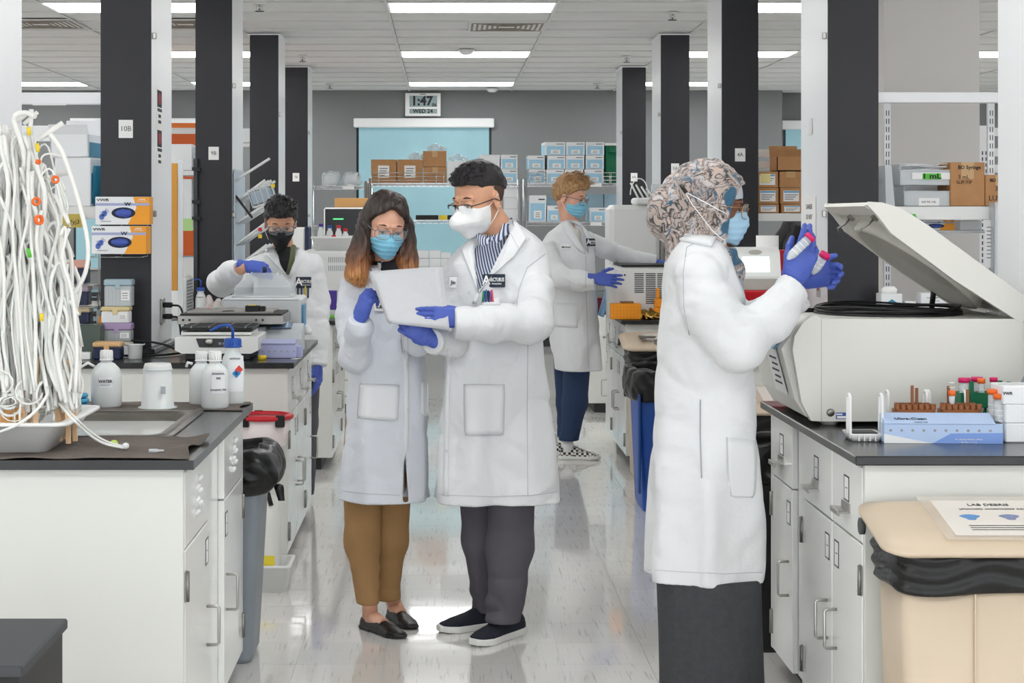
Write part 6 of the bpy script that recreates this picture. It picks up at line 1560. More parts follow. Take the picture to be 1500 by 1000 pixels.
# cluttered rack of boxes behind the tubing
carton('dull green glass box behind the tubing', 113, 148, 476, 520, 8.0, .12, mat('green_glass', '#4c5a50', .3), z=Z1)
tip_rack('navy tip rack with pink lid, upper one on the metal stand behind tubing', 92, 128, 381, 415, 8.22, M_navy, mat('lid_pink', '#dfa795', .4), tag_=False)
tip_rack('navy tip rack with mauve lid, middle one on the metal stand', 95, 130, 417, 447, 8.22, M_navy, mat('lid_mauve', '#a99aa8', .4), tag_=False)
tip_rack('navy tip rack with tan lid, lowest on the metal stand', 98, 132, 449, 474, 8.22, M_navy, mat('lid_tan', '#d9c5a0', .4), tag_=False)
t = stand('metal_stand', 'tiered metal stand holding navy tip racks behind the tubing', 'stand', 115, 8.27, Z1)
for y in (381+34.5, 447.7, 474.7): z = zpx(y, 8.22)-Z1-.006; MB().box(-.085, .085, -.06, .09, z-.004, z).build('tier', M_dsteel, t)
for x in (-.083, .083): MB().box(x-.003, x+.003, .06, .07, 0, .52).build('upright', M_dsteel, t)
MB().box(.085, .14, -.01, .05, .13, .2).build('side_holder', M_clearp2, t); MB().box(.1, .112, -.03, .06, .0, .17).build('orange_folder', M_orangep, t)
for k in range(6): MB().tube([(.088+.008*k, 0, .17), (.086+.01*k, .01, .27+.02*(k % 3))], .003, 6).build('utensil', M_steel, t)
# overhead rail, shelf and cartons at left
t = thing('overhead_rail', 'pale horizontal overhead rail left of column 10B', 'rail', (-2.55, 8.45, zpx(152, 8.4))); MB().box(-1.5, .97, -.03, .03, 0, .055, .003).build('rail', M_chase, t)
for k, x in enumerate((-1.2, -.4, .6)): MB().box(x, x+.16, -.032, -.03, -.006, .0).build('strip', M_wht, t)
t = thing('overhead_rail', 'long white overhead rail between the column and white pillar at right', 'rail', (2.9, 8.35, zpx(150, 8.3))); MB().box(-.87, 1.3, -.03, .03, 0, .05, .003).build('rail', M_chase, t)
shelf_board('upper white shelf rail behind the hanging tubing', -120, 146, 184, 8.66, .04, .075)
shelf_board('white shelf under the carton with teal side', -120, 146, 302, 8.36, .36, .03, .03)
carton('white and teal carton with its side torn open on the left shelf', 84, 138, 231, 301, 8.36, .26, style='plain', rz=-.12, z=zpx(302, 8.36))
carton('open white carton with glass pieces on top of the teal carton', 76, 134, 197, 230, 8.42, .22, style='open', rz=-.1, z=zpx(230.4, 8.36))
for o in [o for o in COL.objects if o.get('label', '').startswith(('white and teal carton', 'open white carton with glass'))]:
    bb = [c for c in o.children if c.name.startswith('box_body')][0].data; xs = [v.co.x for v in bb.vertices]; ys = [v.co.y for v in bb.vertices]; zs_ = [v.co.z for v in bb.vertices]
    MB().box(max(xs), max(xs)+.001, min(ys)*.9, max(ys)*.9, max(zs_)*.05, max(zs_)*.68).build('teal_side', M_teal, o)
t = thing('leaning_folder', 'teal folder panel leaning beside the white carton', 'folder', (P(139, 0, 8.40).x, 8.43, zpx(301, 8.4))); MB().box(-.006, .006, -.05, .12, 0, .19, .002).build('folder_body', M_teal, t); t.rotation_euler = (0, .12, -.35)
t = thing('glass_pieces', 'bits of brown and clear glass in the open white carton', 'glassware', (P(108, 0, 8.5).x, 8.5, zpx(222, 8.4)))
for k in range(8):
    m = MB().lathe([(.012, 0), (.014, .03), (.012, .034)], n=10); o = m.build('vial', (M_clearp2, M_dark, M_ldpe)[k % 3], t); o.location = (-.07+.02*k, .02*(k % 2)-.02, .0); o.rotation_euler = (.5*(k % 3-1), .6*(k % 2), 0)
for (x0, x1, y0, y1, m_, lb) in ((91, 122, 317, 333, mat('tape_olive', '#c9b45c', .7), 'yellow tape strip under the left shelf with scribbled marks'),):
    w, h = size(x0, x1, y0, y1, 8.33); t = stand('tape_label', lb, 'tape', (x0+x1)/2, 8.325, zpx(y1, 8.33)); MB().box(-w/2, w/2, -.001, .0005, 0, h+.012).build('tape', m_, t); lettering('Wyj3', .03, (0, -.0015, h/2), M_ink, t)
# platform shaker in front
D1 = 7.80
t = stand('platform_shaker', 'white platform shaker with black grooved platform on the bench', 'lab instrument', 325, D1+.19, Z1); w = (386-264)*D1/F
MB().box(-w/2+.04, w/2-.04, -.15, .15, .0, .035, .004).build('dark_base', M_dark, t)
MB().prism([(-w/2, .10), (-w/2, .045), (-w/2+.03, .03), (w/2-.03, .03), (w/2, .045), (w/2, .10), (w/2-.012, .105), (-w/2+.012, .105)], -.19, .18, 'y').build('housing', M_instr, t)
cp = MB().prism([(-.09, .097), (.1, .097), (.09, .058), (-.075, .058)], -.194, -.19, 'y').build('control_panel', M_dark, t)
MB().lathe([(.018, 0), (.016, .012), (.001, .012)], n=18).build('knob', M_steel, cp).matrix_basis = Matrix.Translation((-.03, -.194, .082)) @ Matrix.Rotation(PI/2, 4, 'X')
for k in range(4): MB().box(.01+.018*k, .022+.018*k, -.1965, -.194, .07, .08).build('button', M_greyp, cp)
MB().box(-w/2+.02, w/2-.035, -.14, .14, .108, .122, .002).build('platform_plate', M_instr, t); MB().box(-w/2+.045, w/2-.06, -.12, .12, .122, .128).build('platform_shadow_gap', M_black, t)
pt = MB().box(-w/2+.02, w/2-.03, -.15, .15, .128, .14, .002).build('platform', M_black, t)
for k in range(9): MB().box(-w/2+.022, w/2-.032, -.148+.034*k, -.14+.034*k, .14, .146).build('platform_bar', M_dark, pt)
for k in range(4): MB().box(-.12+.08*k, -.115+.08*k, -.15, .15, .14, .148).build('platform_rail', M_steel, pt)
for sx in (-1, 1): MB().cyl((sx*(w/2-.07), -.13, -.0), .014, .01, 12).build('foot', M_black, t)
# large orbital shaker with steel deck behind
D2 = 8.25
t = stand('orbital_shaker', 'grey orbital shaker with wide stainless steel deck behind the white shaker', 'lab instrument', 345, D2+.2, Z1); w = (418-263)*D2/F; zt = zpx(461, D2)-Z1
MB().box(-.1, w/2-.09, -.16, .22, .0, zt-.06, .008).build('housing', mat('instrument_grey', '#b9bfc5', .4), t)
pb = MB().prism([(-.15, .0), (-.15, .06), (-.12, .10), (.0, .125), (.05, .0)], w/2-.12, w/2+.08, 'x').build('control_head', mat('instrument_pale', '#cfd5da', .35), t)
o = MB().box(-.05, .05, -.05, .05, 0, .003).build('display', mat('display_blue', '#8fa6c4', .2), pb); o.location = (w/2-.02, -.06, .118); o.rotation_euler = (.2, 0, 0)
dk = MB().box(-w/2, w/2, -.2, .2, zt-.045, zt-.004, .002).build('steel_deck', M_steel, t)
for x in (-.22, -.19, .12, .15): MB().cyl((x, -.205, zt-.024), .006, .006, 10, axis='y').build('bolt', M_dark, dk)
MB().box(-w/2+.01, w/2-.01, -.19, .19, zt-.004, zt+.004).build('rubber_mat', M_black, t)
g = SDF((-.25, -.2, -.01), (.25, .2, .03), .006); g.u(g.box((0, 0, .005), (.2, .17, .006), .004)+.006*g.nz(11, 11, 1, 4)); o = link('grey_cloth', g.mesh('grey_cloth'), M_pad if False else mat('grey_cloth', '#9a9793', .9, bump=.3, bs=40), t); o.location = (-.01, 0, zt+.003)
for k, (x0, x1, y0, lb) in enumerate(((360, 381, 452, 'black block with yellow top on the steel deck'), (381, 389, 453, 'small black knob block beside the yellow topped block'))):
    w_, h_ = size(x0, x1, y0, 461, D2+.05); q = stand('black_block', lb, 'block', (x0+x1)/2, D2+.06, Z1+zt+.012); MB().box(-w_/2, w_/2, -.03, .03, 0, h_, .003).build('block_body', M_black, q)
    if k == 0: MB().box(-w_*.3, w_*.2, -.02, .02, h_, h_+.002).build('yellow_top', M_yel, q)
# refrigerated incubator / bath the man tends
D3 = 8.72
t = stand('water_bath', 'grey white bath instrument tended by the black-masked man', 'lab instrument', 388, D3+.17, Z1); w = (446-329)*D3/F; zt = zpx(436, D3)-Z1
MB().box(-w/2, w/2, -.17, .2, .02, zt, .012).build('housing', mat('instrument_lightgrey', '#d5d8da', .35), t); MB().box(-w/2+.01, w/2-.01, -.172, -.17, zt-.012, zt-.009).build('seam_line', M_greyp, t)
for sx in (-1, 1): MB().cyl((sx*(w/2-.04), -.12, 0), .015, .02, 10).build('foot', M_black, t)
MB().box(w/2+.001, w/2+.012, -.16, -.02, .08, .2, .004).build('blue_side_panel', mat('panel_blue', '#5d9ac4', .4), t)
MB().lathe([(.001, 0), (.025, 0), (.028, .015), (.018, .04), (.001, .05)], (w/2+.02, -.1, .05), 16).build('side_knob', M_instr, t)
lw = (430-346)*8.9/F; bx = P(388, 0, 8.9).x-t.location.x
ring = lambda f, z: [(bx-lw/2*f, -.15*f, z), (bx+lw/2*f, -.15*f, z), (bx+lw/2*f, .16*f, z), (bx-lw/2*f, .16*f, z)]
ld = MB().loft([ring(1, zt+.004), ring(.94, zt+.05), ring(.5, zt+.118)], cap=True, smooth=False).build('clear_gabled_lid', M_clearp, t)
rm = MB()
for a, b in zip(ring(1, zt+.004), ring(1, zt+.004)[1:]+ring(1, zt+.004)[:1]): rm.tube([a, b], .0035, 6)
for a, b in zip(ring(1, zt+.004), ring(.5, zt+.118)): rm.tube([a, b], .002, 6)
rm.build('lid_edge', M_ldpe, ld); MB().cyl((bx, 0, zt+.118), .012, .03, 12).build('lid_knob', M_navy, ld)
# pale violet tissue box, tape roll and label
t = stand('tissue_box', 'long pale violet wipes box right of the white shaker', 'box', 409, 7.98, Z1); MB().box(-.09, .08, -.05, .05, 0, .058, .002).build('box_body', mat('carton_violet', '#b4b8de', .5), t); MB().prism([(-.05, .058), (-.055, .066), (.03, .08), (.05, .058)], -.09, .075, 'x').build('raised_flap', MATS['carton_violet'], t)
for k in range(6): MB().cyl((-.07+.028*k, -.0512, .03), .0035, .0012, 10, axis='y').build('hole', M_greyp, t)
t = stand('carton', 'small pale violet carton at the end of the wipes box', 'box', 436, 8.0, Z1); MB().box(-.022, .022, -.035, .035, 0, .05, .002).build('box_body', MATS['carton_violet'], t)
t = stand('tape_roll', 'yellow tape roll in front of the violet box', 'tape', 384, 7.86, Z1); MB().lathe([(.012, 0), (.019, 0), (.019, .018), (.012, .018), (.012, 0)], n=20, cap=False).build('roll', M_yel, t)
o = MB().box(-.01, .01, -.03, .03, 0, .0008).build('loose_label', M_paper); o.location = (P(434, 0, 7.9).x, 7.9, Z1); o.rotation_euler = (0, 0, -.5); tag(o, 'white paper strip on the corner of the shaker bench', 'label')
# power outlet and cords on the column
t = thing('power_outlet', 'steel outlet box on the aisle side of column 10B with two black plugs', 'outlet', (-1.352, 8.55, 1.05)); MB().box(-.006, .004, -.045, .045, -.02, .1, .002).build('plate', M_steel, t)
for k in (0, 1): MB().box(.004, .045, -.014, .014, .0+.055*k, .025+.055*k, .004).build('plug', M_black, t)
for k, pts in enumerate(((( -1.307, 8.55, 1.062), (-1.27, 8.5, 1.05), (-1.24, 8.4, .95), (-1.2, 8.2, .92), (-1.1, 8.1, .918), (-1.12, 8.25, .918), (-1.2, 8.3, .918)), ((-1.307, 8.55, 1.117), (-1.26, 8.52, 1.1), (-1.22, 8.45, .97), (-1.17, 8.3, .92), (-1.2, 8.15, .918), (-1.3, 8.0, .918), (-1.5, 7.98, .918)), ((-1.62, 8.13, .985), (-1.4, 8.12, .975), (-1.28, 8.1, .96), (-1.2, 8.08, .93), (-1.12, 8.06, .918)))):
    tag(MB().tube(spline(pts, 8), .005, 8).build('mains_cable', M_black), ('lower black power cord looping on the shaker bench', 'upper black power cord running left along the bench', 'black cord crossing in front of column 10B')[k], 'cord', 'black cords on the shaker bench')
# ================================================================ nearest right bench: centrifuge and racks
M_cf = mat('centrifuge_enamel', '#e0dfd8', .35, bump=.015, bs=90); M_cf2 = mat('centrifuge_underside', '#c3c1b8', .45); M_cfd = mat('centrifuge_recess', '#aeaca4', .4)
YA, YZ = 5.36, 5.98
t = thing('centrifuge', 'large benchtop centrifuge with its lid raised on the right bench', 'centrifuge', (1.44, 5.67, .91))
X = lambda px, d=YA: (px-VX)*d/F-1.44
Zc = lambda py, d=YA: zpx(py, d)-.91
pr = [(X(1190), Zc(617)), (1.752-1.44, Zc(617)), (1.752-1.44, Zc(470)), (X(1497)-.012, Zc(467)), (X(1212), Zc(467)), (X(1203), Zc(469)), (X(1203), Zc(617))]
MB().prism([(X(1203), Zc(617)), (1.752-1.44, Zc(617)), (1.752-1.44, Zc(472)), (1.74-1.44, Zc(467)), (X(1203), Zc(467))], YA-5.67, YZ-5.67, 'y').build('housing', M_cf, t)
ft = [(X(1202.5), Zc(617)), (X(1188), Zc(616)), (X(1174), Zc(589)), (X(1161), Zc(512)), (X(1164), Zc(492)), (X(1175), Zc(474)), (X(1188), Zc(463)), (X(1196), Zc(462)), (X(1202.5), Zc(466))]
MB().prism(ft, YA-5.67-.002, YA-5.67+.035, 'y').build('front_cheek', M_cf, t); MB().prism(ft, YZ-5.67-.035, YZ-5.67+.002, 'y').build('front_cheek', M_cf, t)
fi = [(x-.004 if i in (2, 3, 4, 5) else x, z) for i, (x, z) in enumerate(ft)]
MB().prism([(X(1202), Zc(616)), (X(1184), Zc(612)), (X(1168), Zc(587)), (X(1148), Zc(512)), (X(1172), Zc(478)), (X(1186), Zc(466)), (X(1202), Zc(467))], YA-5.67+.036, YZ-5.67-.036, 'y').build('front_panel', M_cf, t)
o = MB().box(-.006, .004, -.2, .2, -.055, .055, .003).build('display_band', mat('display_band_blue', '#7fa3c4', .3), t); o.location = (X(1160), 0, Zc(494)); o.rotation_euler = (0, .62, 0)
o = MB().box(-.002, .0, -.09, .09, -.075, .075).build('taped_notice', M_paper, t); o.location = (X(1156), -.1, Zc(548)); o.rotation_euler = (0, -.25, 0)
for k in range(5): MB().box(-.0035, -.002, -.06, .05-.02*(k % 2), .035-.02*k, .041-.02*k).build('print', M_print, o)
MB().box(X(1203)-.0012, X(1203)+.001, YA-5.67-.0012, YA-5.67+.001, Zc(617), Zc(467)).build('panel_joint', M_cfd, t)
for x in (X(1209), 1.68-1.44):
    for y in (-.27, .27): MB().lathe([(.022, -.0), (.027, .006), (.03, Zc(617)+.002)], (x+.02, y, 0), 18).build('foot', M_cfd, t)
l = MB().lathe([(.001, 0), (.012, 0), (.012, .003), (.008, .005), (.001, .006)], n=18); me = l.mesh('emergency_lock'); me.transform(Matrix.Translation((X(1216.5), YA-5.67, Zc(604))) @ Matrix.Rotation(PI/2, 4, 'X')); link('emergency_lock', me, M_dsteel, t)
lb_ = MB().box(X(1224.5), X(1243.5), YA-5.67-.0012, YA-5.67, Zc(613.5), Zc(604)).build('rating_label', mat('label_blue', '#2f5aa8', .5), t); MB().box(X(1226), X(1242), YA-5.67-.0016, YA-5.67-.001, Zc(612.5), Zc(609)).build('white_band', M_paper, lb_)
MB().box(X(1225), X(1234), YA-5.67-.0016, YA-5.67-.001, Zc(607.5), Zc(605.5)).build('white_band', M_paper, lb_)
cx = P(1300, 0, 5.67).x-1.44; zt = Zc(467)
r_ = MB().lathe([(.232, zt), (.232, zt+.006), (.222, zt+.012), (.212, zt+.006), (.2, zt+.012), (.19, zt+.004), (.185, zt+.001)], (cx, 0, 0), 48, cap=False).build('chamber_gasket', M_black, t)
for k, (rr_, dz) in enumerate(((.228, .014), (.219, .019), (.224, .024))): MB().tube([(cx+rr_*math.cos(a), (rr_+.002*k)*math.sin(a), zt+dz+.004*math.sin(3*a+k)) for a in [2*PI*i/60 for i in range(61)]], .004, 6, cap=False).build('gasket_ring', M_black, t)
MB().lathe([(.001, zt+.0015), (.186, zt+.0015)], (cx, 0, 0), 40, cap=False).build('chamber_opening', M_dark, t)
# lid, built flat (hinge at x = 0, tip at x = -L) then raised
L_ = .735; hingeX, hingeZ = 1.748-1.44, Zc(472); ang = math.radians(35.5)
lid = bpy.data.objects.new('lid', None)
def lp(me): me.transform(Matrix.Translation((hingeX, 0, hingeZ)) @ Matrix.Rotation(ang, 4, 'Y') @ Matrix.Diagonal((.80, 1, 1, 1))); return me
prof = [(0, 0), (0, .055), (-.05, .075), (-.55, .083), (-.66, .078), (-.715, .05), (-L_, .012), (-L_, .002), (-.70, .0), (-.64, .002)]
m = MB(); m.prism([(0, .018), (0, .05), (-.05, .07), (-.5, .075), (-.62, .07), (-.69, .052), (-.728, .03), (-.728, .02), (-.66, .02)], -.285, .285, 'y')
lid = link('lid', lp(m.mesh('lid')), M_cf, t)
for a, b in ((-.312, -.285), (.285, .312)):
    m = MB(); m.prism([(0, -.004), (0, .048), (-.05, .068), (-.5, .073), (-.62, .068), (-.69, .05), (-.735, .028), (-.735, .016), (-.68, .008), (-.6, -.012), (-.3, -.016)], a, b, 'y'); link('lid_rim', lp(m.mesh('lid_rim')), M_cf, lid)
m = MB(); m.box(-.735, -.69, -.285, .285, .012, .02); link('lip', lp(m.mesh('lip')), M_cf, lid)
m = MB(); m.prism([(-.03, .018), (-.03, -.012), (-.62, -.012), (-.655, .018)], -.27, .27, 'y'); m2 = m; 
m = MB().lathe([(.262, .018), (.262, -.014), (.25, -.02), (.236, -.02), (.215, .004), (.17, .012), (.001, .014)], (-.36, 0, 0), 56, sx=1.08, cap=False); link('chamber_seal', lp(m.mesh('chamber_seal')), M_cf2, lid)
m = MB(); m.box(-.66, -.02, -.284, .284, .0165, .019); link('underside_liner', lp(m.mesh('underside_liner')), M_cf2, lid)
for y in (-.2, .12):
    m = MB().tube([(-.655, y, .02), (-.66, y, -.012), (-.675, y, -.04), (-.66, y, -.052), (-.645, y, -.04)], .0045, 8); m.box(-.668, -.642, y-.012, y+.012, .006, .018); link('latch_hook', lp(m.mesh('latch_hook')), M_dsteel, lid)
m = MB(); a = Vector((P(1367, 0, 5.9).x-1.44, .25, zt)); b = a+Vector((.01, 0, .09)); m.tube([a, b], .009, 10); m.tube([b, b+Vector((.012, 0, .05))], .005, 8); m.build('gas_strut', M_black, t)
for y in (-.24, .24): MB().cyl((hingeX-.01, y-.03, hingeZ-.0), .014, .06, 12, axis='y').build('hinge_knuckle', M_cfd, t)
tag(MB().tube(spline([(1.02+.2, 5.75, 1.243), (1.14, 5.72, 1.245), (1.11, 5.65, 1.25), (1.075, 5.64, 1.236)], 8), .003, 6).build('thin_cord', M_black), 'thin black cord lying on the front of the centrifuge top', 'cord')
tag(MB().box(1.16, 1.20, 5.74, 5.77, 1.231, 1.243, .003).build('cord_plug', M_black), 'small black plug on the centrifuge top beside the cord', 'plug')

# racks in front of the centrifuge
def basin_rack(lb, px, d, wells, pegs):
    t = stand('tube_insert', lb, 'tube rack', px, d, .9105, 'brown tube inserts'); w = .062
    MB().loft([[(w*.96*math.copysign(abs(math.cos(a))**.6, math.cos(a)), .036*math.copysign(abs(math.sin(a))**.6, math.sin(a)), z) for a in [2*PI*i/28 for i in range(28)]] for z in (0, .085)]).build('body', M_brown, t)
    for k in range(7):
        for j in (0, 1):
            if j == 1 and k > 5: continue
            x = -.051+.017*k+.0085*j; MB().lathe([(.0085, .085), (.0085, .1), (.006, .1), (.006, .086)], (x, -.018+.034*j, 0), 14, cap=False).build('well', M_brown, t)
    for x, y, h in pegs: MB().box(x-.0042, x+.0042, y-.003, y+.003, .083, h+.045, .001).build('post', M_brown, t)
    return t
d0 = 5.05
basin_rack('left brown rotor insert with two upright posts behind the blue box', 1338, d0, 7, [(-.006, -.01, .107), (.012, .01, .098)])
basin_rack('right brown rotor insert holding one orange capped tube', 1405, d0, 7, [(-.027, .012, .103), (.021, -.01, .095)])
conical_tube('orange capped tube standing in the right brown insert', M_orange, P(1394.5, 0, 5.04)+Vector((0, 0, -P(0, 0, 5.04).z+.998)), r=.0085, h=.05)
# white bucket carriers
def carrier(lb, x0, x1, y0, d, full=True):
    t = stand('bucket_carrier', lb, 'tube rack', (x0+x1)/2, d, .9105, 'white bucket carriers'); w = (x1-x0)*d/F; h = zpx(y0, d)-.91
    for s_ in (-1, 1):
        x = s_*(w/2-.008); MB().tube(spline([(x, -.045, .01), (x, -.045, h-.02), (x, -.035, h-.002), (x, -.02, h-.002), (x, -.012, h-.02), (x, -.012, .02)], 5), .0045, 8).build('side_handle', M_wht2, t)
    MB().loft([rr(w/2-.014, .045, 0, .01), rr(w/2-.006, .055, .018, .012), rr(w/2-.006, .055, .022, .012), rr(w/2-.012, .05, .022, .012), rr(w/2-.014, .045, .012, .01)]).build('base', M_wht2, t)
    MB().box(-w/2+.018, w/2-.018, -.035, .03, .013, .024, .002).build('rubber_pad', M_dark, t)
    for k in range(4): MB().box(-w/2+.03+k*(w-.06)/3-.0015, -w/2+.03+k*(w-.06)/3+.0015, -.058, -.052, .002, .02).build('rib', M_wht2, t)
    return t
carrier('front left white plastic carrier with dark rubber pad', 1236, 1291, 576, 5.03); carrier('white plastic carrier behind the blue wipes box', 1292, 1356, 571, 5.22); carrier('white plastic carrier between the two brown inserts', 1352, 1412, 571, 5.24)
# blue wipes box
d0 = 4.93; t = stand('wipes_box', 'long pale blue wipes box with printed dots in front of the centrifuge', 'box', 1377, d0+.05, .9105, rz=-.045); w = .327; mb_ = mat('carton_wipes_blue', '#b7cdee', .4)
MB().box(-w/2, w/2, -.04, .04, 0, .055, .0015).build('box_body', mb_, t)
MB().prism([(-w/2, .0), (-w/2, .026), (-.03, .0), ], -.0408, -.04, 'y').build('white_panel', M_boxwhite, t); MB().prism([(-.03, 0), (w/2, 0), (w/2, .03), (.02, .028)], -.0408, -.04, 'y').build('blue_panel', mat('carton_mid_blue', '#7d9fe0', .4), t)
MB().prism([(-.041, .053), (-.0425, .055), (.03, .078), (.04, .056)], -w/2+.002, w/2-.02, 'x').build('lifted_top', mb_, t); MB().box(w/2-.02, w/2-.001, -.036, .036, .055, .057).build('dark_opening', M_black, t)
for k in range(10): MB().cyl((-w/2+.018+.0305*k, -.0412, .036), .004, .0012, 12, axis='y').build('dot', mat('dot_grey', '#9aa0a8', .5), t)
o = lettering('Ultra-Clean', .019, (-.085, -.013, .0655), M_badge, t, (.31, 0, 0), .01); o2 = lettering('precision wipes', .006, (-.06, -.035, .0585), M_print, t, (.31, 0, 0))
lettering('for cleaning delicate surfaces', .0065, (.07, -.0415, .012), M_paper, t); lettering('280 wipes 11 x 21 cm', .005, (.07, -.0415, .004), M_paper, t)
# green rack with tubes
d0 = 5.24; t = stand('tube_rack', 'green tube rack standing against the centrifuge', 'tube rack', 1440, d0, .9105); w = (1478-1403)*d0/F
MB().box(-w/2, w/2, -.03, .03, .03+.04, .114, .002).build('upper_block', M_green, t); MB().box(-w/2+.03, w/2, -.03, .03, 0, .03, .002).build('lower_block', M_green, t)
for k in range(4): MB().cyl((-w/2+.045+.03*k, -.0, .03), .011, .04, 14).build('column', M_green, t)
for x, z in ((-w/2+.034, .147), (.042, .15), (.068, .147)): MB().box(x-.006, x+.006, -.031, -.022, .05, z, .001).build('handle_bar', M_green, t)
for k in range(5): MB().lathe([(.015, .1141), (.015, .116), (.0125, .116), (.0125, .1141)], (-w/2+.016+.03*k, 0, 0), 16, cap=False).build('hole_ring', M_green, t)
for x, c_, r_, dy, lb in ((1412.5, M_pink, .0145, -.012, 'pink capped tube leftmost in the green rack'), (1431, M_pink, .0145, .012, 'pink capped tube behind the orange capped one in the green rack'), (1437.5, M_orange, .0095, -.016, 'small orange capped tube in the green rack'), (1455.5, M_pink, .0098, 0, 'narrow pink capped tube at right in the green rack')):
    conical_tube(lb, c_, (P(x, 0, d0+dy).x, d0+dy, .9105+.145-(.115 if r_ > .01 else .105)+(.012 if c_ == M_pink else .01)), r=r_, h=.115 if r_ > .01 else .105)
# white foam block with orange capped tubes, white cartons at right
t = stand('foam_rack', 'white foam block holding two orange capped tubes at right edge', 'tube rack', 1458, 5.02, .9105); MB().box(-.055, .055, -.035, .045, 0, .045, .004).build('block', mat('white_foam', '#eeefee', .9, bump=.3, bs=200), t)
conical_tube('orange capped tube at left in the white foam block', M_orange, (P(1455, 0, 5.03).x, 5.03, .938), r=.0145, h=.115); conical_tube('orange capped tube at right in the white foam block', M_orange, (P(1465, 0, 4.99).x, 4.995, .938), r=.0145, h=.105)
zb = .9105; 
for k, (x0, x1, y0, y1, lb) in enumerate(((1473, 1530, 613, 641, 'bottom white carton of the stack at the right edge'), (1473, 1530, 585, 612, 'middle white carton of the stack at the right edge'), (1470, 1530, 557, 584, 'top white carton printed with blue letters at the right edge'))):
    h = (y1-y0)*4.96/F; carton(lb, x0, x1, zpx(0, 4.96)*0+VY+(EH-(zb+h))*F/4.96, y1, 4.96, .12, z=zb, group='white cartons at the right edge', txt=[('VWR', .012, -.4, .6, .02)] if k == 2 else None); zb += h+.0006
tag(MB().tube(spline([(1.74, 5.2, .915), (1.70, 5.2, 1.0), (1.69, 5.18, 1.06), (1.72, 5.17, 1.1), (1.78, 5.16, 1.115)], 8), .005, 8).build('grey_cable', M_greyp), 'grey cable curving up beside the white cartons at right edge', 'cord')

# ================================================================ second right bench backdrop
D = 8.05
t = thing('bench_shelf', 'low black shelf behind the centrifuge carrying cartons and a bottle', 'shelf', (2.35, 8.12, .9105)); MB().box(-.56, .56, -.13, .13, .17, .19, .002).build('board', M_black, t)
for x in (-.54, .54): MB().box(x-.01, x+.01, -.12, .12, 0, .17).build('upright', M_black, t)
zs = 1.101
c = carton('white tissue carton with teal triangle behind the centrifuge', 1291, 1322, 430, 459, D, .1, z=zs); w, h = size(1291, 1322, 430, 459, D); MB().prism([(-w*.28, h*.55), (0, h*.75), (w*.28, h*.55)], -.0515, -.05, 'y').build('triangle', M_teal, c)
MB().lathe([(.001, 0), (.03, 0), (.034, .02), (.02, .035), (.001, .03)], (0, 0, h), 12, sx=1.1, sy=.6).build('tissue', M_paper, c)
c = carton('white carton with green corner next to the tissue carton', 1326, 1342, 441, 459, D, .08, z=zs); w, h = size(1326, 1342, 441, 459, D); MB().prism([(-w/2, 0), (w*.4, 0), (-w/2, h*.6)], -.041, -.04, 'y').build('green_print', mat('print_green', '#3d9a7d', .5), c)
z0 = zs
for k, (y, lb) in enumerate(((11, 'lower white slide carton behind the centrifuge lid'), (11, 'upper white slide carton behind the centrifuge lid'))):
    hh = 15.5*D/F; c = carton(lb, 1343+2*k, 1386+1*k, 0, 0, D, .1, z=None) if False else None
    t = stand('carton', lb, 'box', 1364+2*k, D+.05, z0, 'white slide cartons'); MB().box(-.066, .066, -.05, .05, 0, hh-.001, .002).build('box_body', M_boxwhite, t); lettering('microscope slides', .011, (0, -.0508, hh*.55), M_badge, t); lettering('precleaned', .008, (0, -.0508, hh*.25), M_print, t); z0 += hh
t = stand('media_bottle', 'square clear media bottle with orange cap and yellow label', 'bottle', 1427, D+.0, zs); w = .044
MB().loft([rr(w, w, 0, .012, ), rr(w, w, .13, .012), rr(w*.9, w*.9, .15, .014), rr(.02, .02, .185, .018), rr(.02, .02, .2, .018)]).build('bottle_body', M_clearp2, t); MB().loft([rr(w*.93, w*.93, .004, .012), rr(w*.93, w*.93, .095, .012)]).build('liquid', mat('media_amber', '#e8d9a6', .2, alpha=.8), t)
MB().box(-.005, w+.001, -w-.0012, -w, .075, .105).build('yellow_label', M_ywlab, t); MB().lathe([(.023, .197), (.023, .222), (.021, .224), (.001, .224)], n=20).build('cap', mat('cap_redorange', '#e2532a', .4), t)
t = shelf_board('long white shelf with deep front lip carrying the clear bins', 1305, 1520, 302.5, 8.3, .34, .012, .05)
for z_ in (): pass
def clear_bin(lb, x0, x1, y0, y1, d, dep, z, fill):
    w, h = size(x0, x1, y0, y1, d); t = stand('clear_bin', lb, 'bin', (x0+x1)/2, d+dep/2, z)
    b = MB(); b.box(-w/2, w/2, -dep/2, -dep/2+.003, 0, h*.7).box(-w/2, w/2, dep/2-.003, dep/2, 0, h).box(-w/2, -w/2+.003, -dep/2, dep/2, 0, h).box(w/2-.003, w/2, -dep/2, dep/2, 0, h).box(-w/2, w/2, -dep/2, dep/2, 0, .003); b.build('bin_body', M_clearp2, t)
    MB().box(-w/2-.004, w/2+.004, -dep/2-.006, -dep/2, h*.68, h*.73).build('lip', M_clearp2, t)
    return t, w, h
t, w, h = clear_bin('lower clear stacking bin on the right shelf', 1314, 1403, 272, 302, 8.34, .24, 1.592, 0)
MB().box(-w*.42, w*.42, -.1, .1, .004, h*.75, .01).build('wrapped_contents', mat('frosted_wrap', '#dde0e2', .5), t); MB().box(-w*.26, w*.08, -.1225, -.121, .002, h*.4).build('front_card', M_paper, t); lettering('SLIP TIP 1 ML', .012, (-.027, -.1235, h*.2), M_print, t)
t, w, h = clear_bin('upper clear bin heaped with pipettes and green 1 mL tag', 1308, 1404, 240, 271, 8.34, .24, 1.592+30.5*8.34/F, 0)
b = MB(); rnd = random.Random(5)
